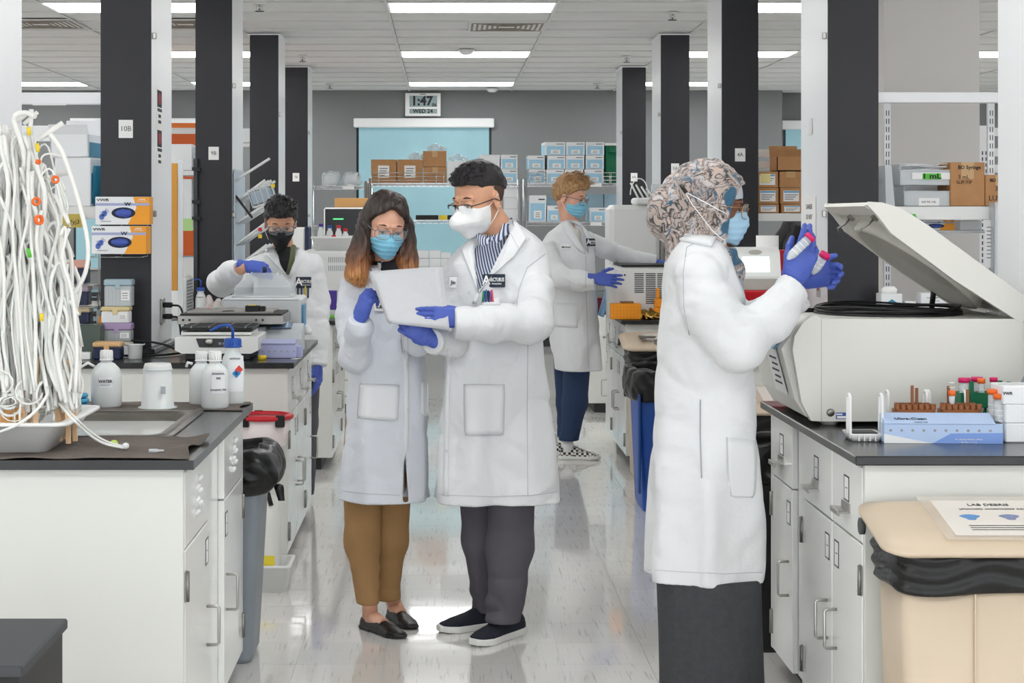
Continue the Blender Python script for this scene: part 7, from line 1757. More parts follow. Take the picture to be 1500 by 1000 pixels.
for k in range(70):
    a = rnd.uniform(-.5, .5); x, y, z = rnd.uniform(-.1, .1), rnd.uniform(-.09, .09), h*rnd.uniform(.2, 1.05); b.box(x-.045, x+.045, y-.004, y+.004, z, z+.003) if k % 3 else b.tube([(x-.05, y, z), (x+.05, y+.02, z+.02*a)], .004, 6)
b.build('pipettes', mat('pipette_wrap', '#e9ebee', .3), t, kind='stuff')
MB().box(-w*.32, w*.34, -.1265, -.1255, h*.28, h*.6).build('white_card', M_paper, t); MB().box(-w*.16, w*.12, -.1285, -.1265, h*.28, h*.56).build('green_tape', M_grtape, t); lettering('1 mL', .034, (-.007, -.1292, h*.42), M_ink, t, bold=.03, sx=1.3)
carton('brown syringe carton with handwriting SLIP-TIP', 1391, 1442, 237.5, 302, 8.33, .2, z=1.592, style='brown', rz=.03, txt=[('BD Syringe', .024, .05, .88, .02), ('3 mL', .026, -.12, .66, 0), ('SLIP-TIP', .022, -.1, .54, 0)], group='brown syringe cartons')
carton('shorter brown syringe carton with handwriting LUER', 1443.5, 1492, 256, 302, 8.33, .2, z=1.592, style='brown', txt=[('BD Syringe', .022, -.05, .82, .02), ('3 ML', .034, 0, .56, 0), ('LUER-', .034, -.12, .25, 0)], group='brown syringe cartons')
t = stand('side_bin_panel', 'grey clear file pocket leaning at left of the stacked bins', 'holder', 1298, 8.36, 1.592-.012); MB().prism([(-.03, 0), (.012, 0), (-.005, .2), (-.035, .2)], -.12, .12, 'y').build('pocket', M_clearp2, t)
for x0, x1, y0, y1, a, lb in ((1332, 1341, 317, 332, 0, 'short green tape strip hanging from the right shelf'), (1340, 1350, 313, 343, -.28, 'long green tape strip hanging from the right shelf')):
    w, h = size(x0, x1, y0, y1, 8.28); t = thing('tape_strip', lb, 'tape', (P((x0+x1)/2, 0, 8.28).x, 8.287, zpx(y1, 8.28))); t.rotation_euler = (0, a, 0); MB().box(-w/2, w/2, -.0008, .0, 0, h).build('tape', M_grtape, t)
shelf_board('thin glass shelf under the white shelf with glove box on it', 1325, 1446, 337.5, 8.42, .24, .012, m=M_clearp2)
glove_box('blue nitrile glove box on the thin shelf behind green tape', 1341, 1398, 321.5, 337.5, 8.44, group=None)
carton('clear low box on the thin shelf', 1406, 1438, 323, 337.5, 8.44, .12, M_clearp2, z=zpx(337.5, 8.42)+.0005)
for x, lb in ((1300, 'slotted shelf upright beside the black column at right'), (1452, 'slotted shelf upright right of the white column')):
    t = thing('shelf_upright', lb, 'shelf upright', (P(x, 0, 8.66).x, 8.67, .935)); MB().box(-.016, .016, -.012, .012, 0, 1.17).build('upright', M_chase, t)
    b = MB()
    for k in range(28): b.box(-.008, -.004, -.0128, -.0118, .02+.04*k, .045+.04*k).box(.004, .008, -.0128, -.0118, .02+.04*k, .045+.04*k)
    b.build('slots', M_dark, t, kind='stuff')
t = stand('hanging_notice', 'long paper notice hanging below the right shelf', 'notice', 1450, 8.27, zpx(392, 8.27)); w, h = size(1443, 1458, 322, 392, 8.27); MB().box(-w/2, w/2, -.001, .0008, 0, h).build('sheet', M_paper, t)
for k in range(9): MB().box(-w*.32, w*(.1+.03*(k % 4)), -.0015, -.001, h*(.2+.08*k), h*(.215+.08*k)).build('print', M_print, t)
t = stand('acrylic_holder', 'tall clear acrylic holder by the right edge column', 'holder', 1464, 8.22, zpx(428, 8.22)); w, h = size(1457, 1472, 296, 428, 8.22); MB().box(-w/2, w/2, 0, .004, 0, h).box(-w/2, -w/2+.004, 0, .08, 0, h).build('holder_body', M_clearp2, t)

# notices on the column's white side, switch, outlet with plug
t = thing('column_notice', 'paper notice taped on the white side of the column behind the tubes', 'notice', (1.7845, 8.66, zpx(378, 8.66))); MB().box(-.0015, .0, -.15, .15, 0, .3).build('sheet', M_paper, t)
for k, tx in enumerate(('DANGER', 'DO NOT', 'REMOVE', 'KEEP', 'CLEAR')): o = lettering(tx, .035, (-.002, 0, .25-.05*k), M_print, t, (PI/2, 0, -PI/2))
for y_, z_, lb in ((8.62, 1.97, 'small white thermostat plate high on the column side at right'), (11.75, 1.88, 'small white plate on the side of the column marked 4A')):
    t = thing('wall_plate', lb, 'switch', (1.785, y_, z_)); MB().box(-.008, 0, -.035, .035, -.03, .05, .003).build('plate', M_wht2, t); MB().box(-.01, -.008, -.012, .012, -.005, .02).build('switch_toggle', M_wht, t)
t = thing('hanging_tag', 'clear sleeve with dark red strip hanging on the column side', 'tag', (1.7845, 8.45, 1.22)); MB().box(-.003, 0, -.04, .04, -.06, .1).build('sleeve', M_clearp2, t); MB().box(-.004, -.003, -.02, .02, -.03, .06).build('strip', M_red, t)
# instruments left of it on the second bench
t = stand('red_bin', 'red plastic bin under the display instrument', 'bin', 1100, 8.15, .9105); MB().loft([rr(.12, .12, 0, .02), rr(.15, .15, .285, .02), rr(.155, .155, .29, .02), rr(.155, .155, .3, .02)]).build('bin_body', M_redp, t)
t = stand('display_instrument', 'white benchtop instrument with lit touch screen behind the headscarf woman', 'lab instrument', 1101, 8.15, 1.2115); w = (1137-1065)*8.1/F
MB().prism([(-.12, .015), (-.125, .06), (-.09, .17), (-.05, .19), (.12, .19), (.12, .015)], -w/2, w/2, 'x').build('housing', M_instr, t); s_ = MB().box(-.062, .062, -.002, .002, -.036, .036, .001).build('screen', M_screen, t); s_.location = (-.0, -.112, .115); s_.rotation_euler = (-.31, 0, 0)
MB().prism([(-.13, .0), (-.135, .05), (-.11, .05), (-.1, 0)], -w/2+.02, w/2-.02, 'x').build('lower_lip', M_cfd, t); o = MB().lathe([(.03, 0), (.03, .003)], n=20, sx=1, sy=.35).build('logo_badge', M_cfd, t); o.rotation_euler = (PI/2-.31, 0, 0); o.location = (0, -.095, .17)
t = stand('paper_roll', 'white paper towel roll behind the display instrument', 'roll', 1124, 8.75, .9105); MB().lathe([(.02, 0), (.055, 0), (.055, zpx(345, 8.75)-.91), (.02, zpx(345, 8.75)-.91)], n=24).build('roll', M_paper, t)
t = stand('red_carton', 'small red box behind the paper roll', 'box', 1140, 9.0, .9105); MB().box(-.05, .05, -.05, .05, 0, zpx(366, 9.0)-.91, .003).build('box_body', M_redp, t)
# third bench shelving with brown cartons, seen between the columns
for y, lb in ((219, 'upper white rail of the shelving behind the brown cartons'), (236, 'middle white rail of the shelving behind the brown cartons'), (312.5, 'white shelf under the brown cartons')):
    shelf_board(lb, 1095, 1230, y, 11.45 if y > 300 else 11.85, .34 if y > 300 else .03, .05)
zs2 = zpx(312.5, 11.45)+.0005
rows = [(1110, 1141, 299, 312), (1144.5, 1176, 299, 312), (1109, 1140.5, 275, 298.6), (1143, 1175, 275, 298.6), (1108, 1140, 251, 274.6), (1142, 1175, 251, 274.6)]
nm = ['bottom left', 'bottom right', 'middle left', 'middle right', 'upper left, with a yellow note', 'upper right, without label']
for k, (x0, x1, y0, y1) in enumerate(rows):
    c = carton('brown carton with white label on the far right shelf, '+nm[k] if k != 5 else 'plain brown carton on the far right shelf under the open one', x0, x1, y0, y1, 11.48, .25, style='labelbrown' if k != 5 else 'brown', group='brown cartons between the right columns')
    if k == 4: MB().box(-.045, .02, -.1275, -.1265, .03, .09).build('yellow_note', mat('note_yellow', '#efe3a0', .8), c)
carton('open brown carton with raised flaps on top of the far right stack', 1138, 1180, 229.5, 250.6, 11.48, .25, style='open', m=M_card)
for y, x0, lb in ((187, 1434, 'top white rail of the far right shelving'), (217, 1434, 'middle white rail of the far right shelving'), (241, 1434, 'lower white rail of the far right shelving')):
    shelf_board(lb, x0, 1560, y, 11.9, .03, .055)
t = thing('shelf_upright', 'slotted shelf upright far behind the brown syringe cartons', 'shelf upright', (P(1441, 0, 11.85).x, 11.85, .935)); MB().box(-.03, .03, -.012, .012, 0, zpx(184, 11.85)-.935).build('upright', M_chase, t)
b = MB()
for k in range(26): b.box(-.016, -.008, -.0128, -.0118, .02+.04*k, .045+.04*k).box(.008, .016, -.0128, -.0118, .02+.04*k, .045+.04*k)
b.build('slots', M_dark, t, kind='stuff')

# ================================================================ bins on the right
def debris_bin(lb, x, y, hx, hy, h, sheet=None, tx=True, grp='beige debris bins'):
    t = thing('waste_bin', lb, 'bin', (x, y, 0), 0, grp)
    b = MB().loft([rr(hx*.84, hy*.84, 0, .03), rr(hx*.86, hy*.86, .01, .03), rr(hx*.93, hy*.88, h-.1, .03)]).build('bin_body', M_beige, t)
    for k in (-1, 1): MB().box(k*hx*.28-.002, k*hx*.28+.002, -hy*.93, -hy*.86, .05, h-.14, .001).build('panel_crease', M_beige, t)
    g = SDF((-hx-.05, -hy-.05, h-.21), (hx+.05, hy+.05, h+.04), .0075); d = (np.power(np.power(np.abs(g.X/(hx*.985)), 9)+np.power(np.abs(g.Y/(hy*.985)), 9), 1/9)-1)*min(hx, hy)
    d = d+.001+.003*np.sin(g.Z*150+5*noise(g.X*7, g.Y*7, g.Z*3, 2))+.005*noise(g.X*6, g.Y*6, g.Z*18, 4); d = smax(d, np.maximum(h-.175-g.Z+.012*noise(g.X*6, g.Y*6, 0*g.Z, 1), g.Z-(h-.055+.2*g.Y)), .01); g.d = d; link('bin_liner', g.mesh('bin_liner'), M_bag, t)
    l = MB().loft([rr(hx+.0, hy+.0, h-.05, .05), rr(hx+.03, hy+.03, h-.032, .06), rr(hx+.03, hy+.03, h-.022, .06), rr(hx-.01, hy-.01, h-.006, .06), rr(hx-.06, hy-.05, h, .05)]).build('lid', M_beige, t)
    MB().cyl((-hx-.034, hy-.06, h-.055), .022, .012, 18, axis='x').build('hinge_cap', M_dark, l)
    sl = .2; l.rotation_euler = (sl, 0, 0); l.location = (0, h*math.sin(sl)-.0, h*(1-math.cos(sl))-.012)
    if sheet:
        sx, sy, w, d_ = sheet; s_ = MB().box(sx-w/2, sx+w/2, sy-d_/2, sy+d_/2, h+.0005, h+.0015).build('paper_notice', M_paper, l)
        MB().box(sx-w/2-.03, sx+w/2+.03, sy-d_/2-.03, sy+d_/2+.03, h+.0016, h+.0019).build('clear_tape', mat('tape_film', '#efe6da', .12, alpha=.25), l)
        if tx:
            lettering('LAB DEBRIS', .021, (sx-.03, sy+d_*.36, h+.0022), M_print, l, (0, 0, 0), .01); lettering('(chemically contaminated debris)', .014, (sx-.02, sy+d_*.24, h+.0022), M_print, l, (0, 0, 0))
            for k, c_ in enumerate(('#5f8fc4', '#7d86a8', '#9a7f78')): o = MB().prism([(sx-.1+.1*k+.022*math.cos(a)*(1+.4*math.sin(3*a)), sy+.0+.02*math.sin(a)) for a in [2*PI*i/14 for i in range(14)]], h+.0021, h+.0024, 'z').build('picture', mat('pict'+c_[1:], c_, .7), l)
            for k in range(3): MB().box(sx-.12, sx+.1-.03*k, sy-.06-.014*k, sy-.056-.014*k, h+.0021, h+.0023).build('print', M_print, l)
    return t
debris_bin('large beige waste bin with LAB DEBRIS notice at lower right', 1.385, 4.50, .275, .145, .79, (.05, .0, .34, .24))
debris_bin('beige waste bin with papers on its lid in front of the far right bench', P(1000, 0, 10.6).x-.07, 10.62, .27, .15, .835, (-.05, .0, .2, .16), False)
debris_bin('beige waste bin half hidden behind the headscarf woman', 1.42, 7.55, .26, .15, .80, (.05, -.0, .25, .2), False)
t = thing('cloth_rag', 'grey cloth draped on the far beige bin lid', 'cloth', (P(958, 0, 10.5).x, 10.56, .822)); g = SDF((-.13, -.13, -.01), (.13, .13, .06), .007); g.u(g.box((0, 0, .008), (.09, .09, .01), .006)+.02*g.nz(14, 14, 5, 3)+.004); link('cloth', g.mesh('cloth'), mat('rag_grey', '#77706d', .95, bump=.4, bs=60), t)
t = thing('recycling_bin', 'blue slim recycling bin with black liner behind the headscarf woman', 'bin', (1.165, 9.48, 0), 0)
MB().loft([rr(.12, .2, 0, .03), rr(.125, .205, .02, .03), rr(.15, .22, .60, .025), rr(.145, .215, .70, .025), rr(.13, .2, .70, .025), rr(.11, .19, .03, .03)]).build('bin_body', mat('recycling_blue', '#1f56b0', .4), t)
MB().box(-.152, -.14, -.26, -.2, .1, .62, .01).build('channel', mat('recycling_blue_dark', '#174488', .5), t); bin_bag(t, .34, .48, .57, .745, 6, .03)

# ================================================================ third right bench: instruments by the blond man
t = stand('benchtop_cycler', 'white boxy instrument with vent slots under the blond man\'s hands', 'lab instrument', 938, 11.35, .9105); w = (985-886)*11.05/F; h = zpx(391, 11.05)-.91
MB().box(-w/2+.02, w/2, -.3, .28, 0, h, .015).build('housing', M_instr, t); MB().lathe([(.001, 0), (.03, 0), (.03, h-.01), (.001, h-.01)], (-w/2+.03, -.22, 0), 20, sx=2.0, sy=2).build('rounded_front', M_instr, t)
MB().box(-w/2+.06, w/2, -.3, .25, h, h+.014, .004).build('black_top_mat', M_black, t)
b = MB()
for k in range(17):
    for a, c_ in ((-.07, -.012), (.0, .062), (.072, .13)):
        if k > 10 and a < -.05: continue
        b.box(a, c_, -.3015, -.3, h-.045-.0115*k, h-.039-.0115*k)
b.build('vent_slots', M_dark, t, kind='stuff'); MB().box(-.12, -.03, -.302, -.3, .02, .075).build('data_plate', mat('plate_grey', '#cfd3d6', .5), t); MB().box(-.135, -.122, -.3025, -.3, .035, .07).build('orange_sticker', M_orange, t); MB().cyl((-.13, -.302, h-.05), .006, .003, 10, axis='y').build('indicator', M_black, t)
t = stand('plate_reader', 'tall smooth white instrument behind the vented one', 'lab instrument', 926, 11.98, .9105); w = (963-889)*11.8/F; hh = zpx(300, 11.8)-.91; MB().box(-w/2, w/2, -.18, .2, 0, hh, .03).build('housing', M_instr, t); MB().box(w/2+.001, w/2+.03, -.16, .18, 0, hh-.12, .004).build('steel_side', M_dsteel, t)
t = stand('hood_top', 'second tall white instrument behind the headscarf', 'lab instrument', 1008, 11.95, .9105); MB().box(-.16, .2, -.15, .2, 0, zpx(296, 11.8)-.91, .03).build('housing', M_instr, t)
t = stand('white_board_top', 'white slab lying across the two tall instruments', 'board', 958, 11.93, hh+.9125); MB().box(-.14, .33, -.15, .15, 0, .045, .012).build('slab', M_wht2, t)
zz = hh+.9125+.046
t = stand('drying_rack', 'white wire rack with plastic pegs on top of the tall instruments', 'rack', 950, 11.9, zz); m = MB()
for k in range(5): m.tube([(-.07+.035*k, 0, .0), (-.12+.035*k, 0, .10-.012*k)], .007, 6)
m.build('pegs', M_wht2, t); MB().tube([(-.06+.06*math.cos(a), .02, .02+.11*math.sin(a)) for a in [PI*i/12 for i in range(13)]], .004, 6).build('hoop', M_wht2, t); MB().box(.02, .09, -.02, .04, 0, .09, .004).build('clear_cup', M_clearp2, t)
t = stand('grey_handset', 'pale grey flat device standing above the slab beside the headscarf', 'device', 990, 11.9, zz); o = MB().box(-.05, .05, -.012, .012, 0, .15, .012).build('device_body', M_instr, t); o.rotation_euler = (0, .25, 0); MB().box(-.03, .03, -.0125, -.012, .03, .12).build('recess', M_cfd, o)
t = stand('orange_tip_box', 'bright orange tip rack at the bench end by the blond man', 'tip rack', 916, 10.99, .9105); w, h = size(894, 938, 443, 466, 10.94); MB().box(-w/2, w/2, -.05, .05, 0, h, .004).build('rack_body', M_orangep, t)
for i in range(8):
    for j in range(4): MB().box(-w/2+.012+.021*i, -w/2+.018+.021*i, -.0515, -.05, .012+.02*j, .018+.02*j).build('pip', mat('orange_dark', '#d9820f', .5), t)
MB().box(-.03, .05, -.03, .03, h, h+.012, .002).build('brown_lid_piece', M_carddark, t)
t = stand('gold_foil_tray', 'crumpled gold foil tray beside the orange rack', 'foil', 953, 10.98, .9105); g = SDF((-.085, -.07, -.005), (.085, .07, .09), .005); g.u(smax(g.ell((0, 0, .02), (.07, .055, .045)), .0-g.Z)+.014*(1-2*np.abs(g.nz(30, 30, 30, 2)))); link('foil', g.mesh('foil'), mat('gold_foil', '#b08d4a', .18, metal=1), t)
t = stand('yellow_holder', 'yellow plastic holder with upright post beside the gold foil', 'holder', 967, 11.01, .9105); MB().box(-.04, .05, -.04, .04, 0, .07, .006).build('base', M_orangep, t); MB().box(-.035, .03, -.03, .03, .07, .125, .006).build('step', M_orangep, t); MB().box(-.025, -.005, -.015, .015, .125, .19, .003).build('post', M_orangep, t)
t = stand('red_rack', 'dark red rack behind the blond man\'s near hand', 'rack', 880, 11.5, .9105); MB().box(-.03, .03, -.05, .05, 0, .11, .004).build('rack_body', mat('rack_darkred', '#8c1f2e', .5), t)
t = stand('blue_folder', 'pale blue folder leaning at the instrument by the blond man', 'folder', 880, 11.3, .9105); o = MB().box(-.012, .012, -.09, .09, 0, .28, .004).build('folder_body', mat('folder_blue', '#8ab4da', .5), t); o.rotation_euler = (0, .28, 0)

t = thing('waste_bin', 'slim black waste bin in the gap beyond the centrifuge bench', 'bin', (1.17, 6.42, 0))
MB().loft([rr(.11, .14, 0, .03), rr(.115, .145, .02, .03), rr(.14, .17, .70, .025), rr(.145, .175, .72, .025), rr(.125, .155, .72, .025), rr(.1, .13, .03, .03)]).build('bin_body', M_black, t); bin_bag(t, .29, .35, .6, .745, 8, .03)
# ================================================================ back wall: wire shelving and cartons
def wire_shelf(lb, x0, x1, rows, d=19.0, dep=.5, posts=(0, 1), group='wire shelving along the back wall'):
    w = (x1-x0)*d/F; t = stand('wire_shelving', lb, 'shelving', (x0+x1)/2, d+dep/2, 0, group); top = zpx(rows[0], d)
    for x in [(-w/2, w/2)[i] for i in posts]:
        for y in (-dep/2, dep/2): MB().cyl((x, y, 0), .014, top+.05, 10).build('post', M_chrome, t)
    for r in rows:
        z = zpx(r, d); b = MB().box(-w/2, w/2, -dep/2-.004, -dep/2+.004, z-.006, z).box(-w/2, w/2, -dep/2-.004, -dep/2+.004, z-.04, z-.034).box(-w/2, w/2, dep/2-.004, dep/2+.004, z-.02, z)
        n = int(w/.06)
        for k in range(n+1): x = -w/2+w*k/n; b.box(x-.002, x+.002, -dep/2, dep/2, z-.005, z-.001); 
        for k in range(n): x = -w/2+w*k/n; b.tube([(x, -dep/2-.005, z-.037), (x+w/n/2, -dep/2-.005, z-.004), (x+w/n, -dep/2-.005, z-.037)], .0025, 4)
        b.build('wire_deck', M_chrome, t)
        MB().box(w*.1, w*.1+.12, -dep/2-.012, -dep/2-.006, z-.04, z-.002).build('label_strip', M_paper, t)
    return t
wire_shelf('wire shelving at left with plastic wrapped parcels', 455, 537, (272, 330, 405), 19.0)
wire_shelf('wire shelving in front of the blue window', 541, 762, (268, 322, 402), 19.0)
wire_shelf('wire shelving behind the blond man', 768, 925, (268, 325, 402), 19.0)
def ledge(lb, x0, x1, z_row, d=18.95):
    z = zpx(z_row, d); t = stand('shelf_rail', lb, 'rail', (x0+x1)/2, d, z); w = (x1-x0)*d/F; m = MB()
    for k in range(3): m.tube([(-w/2, 0, .03+.04*k), (w/2, 0, .03+.04*k)], .005, 6)
    for x in (-w/2, -w/2+.08, w/2-.08, w/2): m.tube([(x, 0, 0), (x, 0, .11)], .005, 6)
    m.build('rail_wires', M_chrome, t)
ledge('chrome shelf rail in front of the brown cartons', 544, 650, 268); ledge('chrome shelf rail under the pale blue cartons', 776, 800, 268); ledge('chrome shelf rail in front of the green tote', 884, 904, 268)
d = 19.02
carton('brown carton with sticker, left of the pair on wire shelf', 543.5, 580.5, 233.5, 267.8, d, .4, style='stickerbrown', group='brown cartons on the back shelf'); carton('brown carton with sticker, right of the pair on wire shelf', 582, 619, 233.5, 267.8, d, .4, style='stickerbrown', group='brown cartons on the back shelf')
carton('lower small brown carton on the wire shelf beside white one', 620.5, 654.5, 244.5, 267.8, d, .4, style='brown', group='brown cartons on the back shelf'); carton('upper small brown carton topped with plastic wrap', 619.5, 654, 221, 244, d, .4, style='brown', group='brown cartons on the back shelf')
carton('plain white carton behind the tall man\'s hair', 655.5, 692, 236, 267.8, d, .4); carton('white carton directly above the tall man\'s head', 702, 732, 226.5, 267.8, d, .4)
carton('upper pale blue carton right of the tall man\'s head', 733.5, 758, 226.5, 247.6, d, .35, style='blue', group='pale blue cartons on the back shelves'); carton('lower pale blue carton right of the tall man\'s head', 733.5, 758, 248, 267.8, d, .35, style='blue', group='pale blue cartons on the back shelves')
rows = [('bottom', [(775, 799), (800, 826), (827, 854), (856, 884)], 248, 267.8), ('middle', [(773, 798), (800.5, 827), (829, 856), (858, 884.5)], 227.7, 247.6), ('top', [(797, 827), (829.5, 856.5), (858, 885)], 208, 227.3)]
on = {4: ('leftmost', 'second', 'third', 'rightmost'), 3: ('leftmost', 'centre', 'rightmost')}
for rn, xs, y0, y1 in rows:
    for k, (a, b) in enumerate(xs): carton('pale blue carton in the %s row above the blond man, %s' % (rn, on[len(xs)][k]), a, b, y0, y1, d, .35, style='blue', group='pale blue cartons on the back shelves', rz=(.06 if (rn, k) in (('top', 0), ('middle', 1)) else 0))
t = stand('storage_tote', 'green storage tote with white lid at the end of top shelf', 'tote', 896, 19.2, zpx(267.8, 19.0)); MB().loft([rr(.075, .16, 0, .02), rr(.085, .18, .40, .02)]).build('tote_body', M_green, t); MB().box(-.095, .095, -.19, .19, .40, .43, .006).build('lid', M_wht2, t); MB().box(-.05, .05, -.192, -.175, .33, .39, .004).build('handle', M_green, t)
for k, (a, b, y0, y1, y2, sty, lb) in enumerate(((775, 800, 286, 324.6, 0, 'blue', 'tall white and blue carton left of the blond man'), (801.5, 822, 301, 324.6, 0, 'blue', 'short blue carton just behind the blond man\'s head'), (864, 888, 304, 324.6, 0, 'blue', 'blue carton behind the blond man\'s goggles'), (889, 912, 304, 324.6, 0, 'blue', 'blue carton at the right end of the lower back shelf'))):
    carton(lb, a, b, y0, y1, d, .2, style=sty, group='pale blue cartons on the lower back shelf')
for k, (a, b, y0, y1, lb) in enumerate(((801, 828, 288, 324.6, 'greyish blue carton at the back of the lower shelf, left'), (860, 884, 284, 324.6, 'greyish blue carton at the back of the lower shelf, middle'), (885, 909, 284, 324.6, 'greyish blue carton at the back of the lower shelf, right'))):
    carton(lb, a, b, y0, 325*1.0, 19.27, .2, mat('carton_blue_grey', '#9cb7c6', .6), z=zpx(324.6, 19.02), group='back row cartons on the lower shelf')
def wrapped(lb, px, y0, y1, w, z, d_=19.15):
    t = stand('wrapped_parcel', lb, 'parcel', px, d_, z); h = (y1-y0)*d_/F; MB().box(-w/2, w/2, -.1, .1, 0, h*.85, .03).build('white_block', M_boxwhite, t)
    g = SDF((-w/2-.09, -.2, -.005), (w/2+.09, .2, h+.06), .012); g.u(smax(g.box((0, 0, h*.45), (w/2+.03, .13, h*.5), .05)+.03*g.nz(13, 13, 13, int(px) % 7), -g.Z)); link('plastic_wrap', g.mesh('plastic_wrap'), M_clearp, t)
zr = zpx(272, 19.0)
wrapped('white block wrapped in clear film, left on the wire shelf', 485, 251, 272, .13, zr); wrapped('white block wrapped in clear film, right on the wire shelf', 515, 251, 272, .15, zr)
for px, y, lb in ((612, 228, 'crumpled clear bag on top of the right brown carton'), (672, 229, 'crumpled clear bag on the plain white carton'), (640, 219, 'bit of clear film on the highest brown carton')):
    z = zpx({612: 233.5, 672: 236, 640: 221}[px], 19.02); t = stand('plastic_bag', lb, 'bag', px, 19.25, z); g = SDF((-.15, -.12, -.004), (.15, .12, .12), .012); g.u(smax(g.ell((0, 0, .02), (.1, .08, .06))+.03*g.nz(20, 20, 20, 3), -g.Z)); link('bag', g.mesh('bag'), M_clearp, t)
zr = zpx(322, 19.0)
for k, (a, b, m_, lb) in enumerate(((609, 642, M_black, 'long black box at left on the window shelf'), (655.5, 690, M_black, 'long black box at right on the window shelf'), (643, 655, M_yel, 'small yellow box between two black ones on window shelf'))): carton(lb, a, b, 315, 321.8, 19.02, .3, m_)
for k, (x, lb) in enumerate(((620, 'first'), (649, 'second'))): pass
bx = [(611, 628), (629, 645), (646, 660)]
for r_, (y0, y1) in enumerate(((366.5, 378), (378.4, 390), (390.4, 401.8))):
    for k, (a, b) in enumerate(bx): carton('small white carton on the bottom window shelf, %s row, %s' % (('top', 'middle', 'bottom')[r_], ('left', 'centre', 'right')[k]), a, b, y0+(3 if k == 2 and r_ == 0 else 0), y1, 19.02, .2, group='small white cartons beside the woman\'s hair')
for k, (a, b, y0, y1, lb) in enumerate(((736, 758, 272, 289, 'top white carton in the stack by the tall man\'s ear'), (738, 758, 289.3, 306, 'middle white carton in the stack by the tall man\'s ear'), (736, 759, 306.3, 321.6, 'bottom white carton in the stack by the tall man\'s ear'))): carton(lb, a, b, y0, y1, 19.05, .2, group='white cartons by the tall man\'s ear')
carton('tan carton behind the dark screen on the far shelf', 490, 541, 290, 306, 17.0, .3, mat('cardboard_light', '#d9a86c', .8)); 
t = thing('equipment_tower', 'dark equipment cabinet behind the screen at the back', 'cabinet', (P(515, 0, 17.15).x, 17.2, 0)); MB().box(-.26, .26, -.25, .25, 0, zpx(306, 17.0)-.002, .004).build('body', M_dark, t)

# ================================================================ third and fourth left benches
Z3 = .9105
t = stand('dark_screen', 'dark monitor with white rim above the vented instrument', 'screen', 505, 13.8, zpx(347, 13.8)); w = 62*13.8/F; MB().box(-w/2, w/2, 0, .03, 0, .23, .03).build('rim', M_wht2, t); MB().box(-w/2+.012, w/2-.012, -.003, 0, .012, .218, .0014).build('screen', mat('screen_black', '#2b2d2f', .2), t); MB().box(-.09, -.01, -.0045, -.003, .135, .145).build('green_light', mat('green_glow', '#5fe08a', .5, emit='#4fe07f', es=.9), t)
MB().box(-.03, .03, .03, .06, -(zpx(347, 13.8)-.93), .1).build('stand_leg', M_black, t); MB().box(-.12, .12, -.06, .12, -(zpx(347, 13.8)-.912), -(zpx(347, 13.8)-.925)).build('stand_foot', M_black, t)
t = stand('white_instrument', 'large white vented instrument between the two left people', 'lab instrument', 492, 11.75, Z3); w = (538-446)*11.4/F; h = zpx(367.5, 11.4)-Z3; MB().box(-w/2, w/2, -.3, .3, 0, h, .01).build('housing', M_instr, t); b = MB()
for r_ in (0, 1):
    for k in range(15): b.box(-.03+.013*k, -.025+.013*k, -.3012, -.3, h-.075-.055*r_, h-.04-.055*r_)
b.build('vent_slots', M_greyp, t, kind='stuff')
t = stand('purple_box', 'purple plastic box in front of the white vented instrument', 'box', 483, 11.25, Z3); MB().box(-.045, .045, -.05, .05, .045, .165, .004).build('box_body', M_purple, t); MB().box(-.05, .05, -.06, .06, .012, .045, .003).build('clear_tray', M_clearp2, t); MB().box(-.05, .05, -.065, .06, 0, .012).build('green_edge_mat', mat('lime_mat', '#7fd24a', .5), t)
zt = zpx(367.5, 11.4)+.0005; t = stand('plastic_tub', 'white tub of capped bottles on the vented instrument', 'tub', 487, 11.62, zt); MB().loft([rr(.11, .1, 0, .02), rr(.125, .115, .075, .02), rr(.135, .125, .078, .02), rr(.135, .125, .09, .02), rr(.115, .105, .088, .02), rr(.1, .09, .008, .02)]).build('tub_body', M_wht2, t)
for k, (x, c_, hh, lb) in enumerate(((470, M_purple, .165, 'bottle with purple cap at left in the tub'), (483, M_blue, .155, 'bottle with blue cap in the tub'), (496, M_redp, .155, 'bottle with red cap in the tub'), (506, M_redp, .135, 'second red capped bottle at right in the tub'))):
    squeeze_bottle(lb, x, 11.6+.03*(k % 2), zt+.009, .045, hh, .02, .014, m=M_ldpe, cap_m=c_, group='bottles in the white tub')
t = stand('orange_ball', 'small orange red cap lying in the tub', 'cap', 489, 11.5+.03, zt+.088); MB().lathe([(.014, 0), (.014, .012), (.001, .014)], n=14).build('cap', M_redp, t)
# items between columns 10B and 9B on the third left bench
t = stand('gel_instrument', 'white instrument with slotted side behind the outlet of column 10B', 'lab instrument', 262, 11.05, Z3); w = 30*11/F; MB().box(-w/2-.03, w/2, -.14, .2, 0, zpx(404, 11)-Z3, .02).build('housing', M_instr, t); b = MB()
for k in range(10): b.box(w/2, w/2+.0015, -.1, .15, .05+.02*k, .058+.02*k)
b.build('vent_slots', M_greyp, t, kind='stuff'); MB().box(-.02, .01, -.1415, -.14, .2, .215).build('emblem', mat('emblem_blue', '#3a4f9c', .5), t)
squeeze_bottle('white wash bottle with blue cap left of the steel deck', 294, 10.98, Z3, .066, zpx(421, 10.98)-Z3, .02, .024, cap_m=M_blue, texts=(('ETHANOL', .01, 0, .7, .02),), nozzle=[(0, 0, .19), (0, 0, .235), (-.012, 0, .245), (-.045, 0, .243)])
squeeze_bottle('clear flask behind the white slotted instrument', 262, 11.25, Z3, .07, zpx(380, 11.25)-Z3, .03, .02)
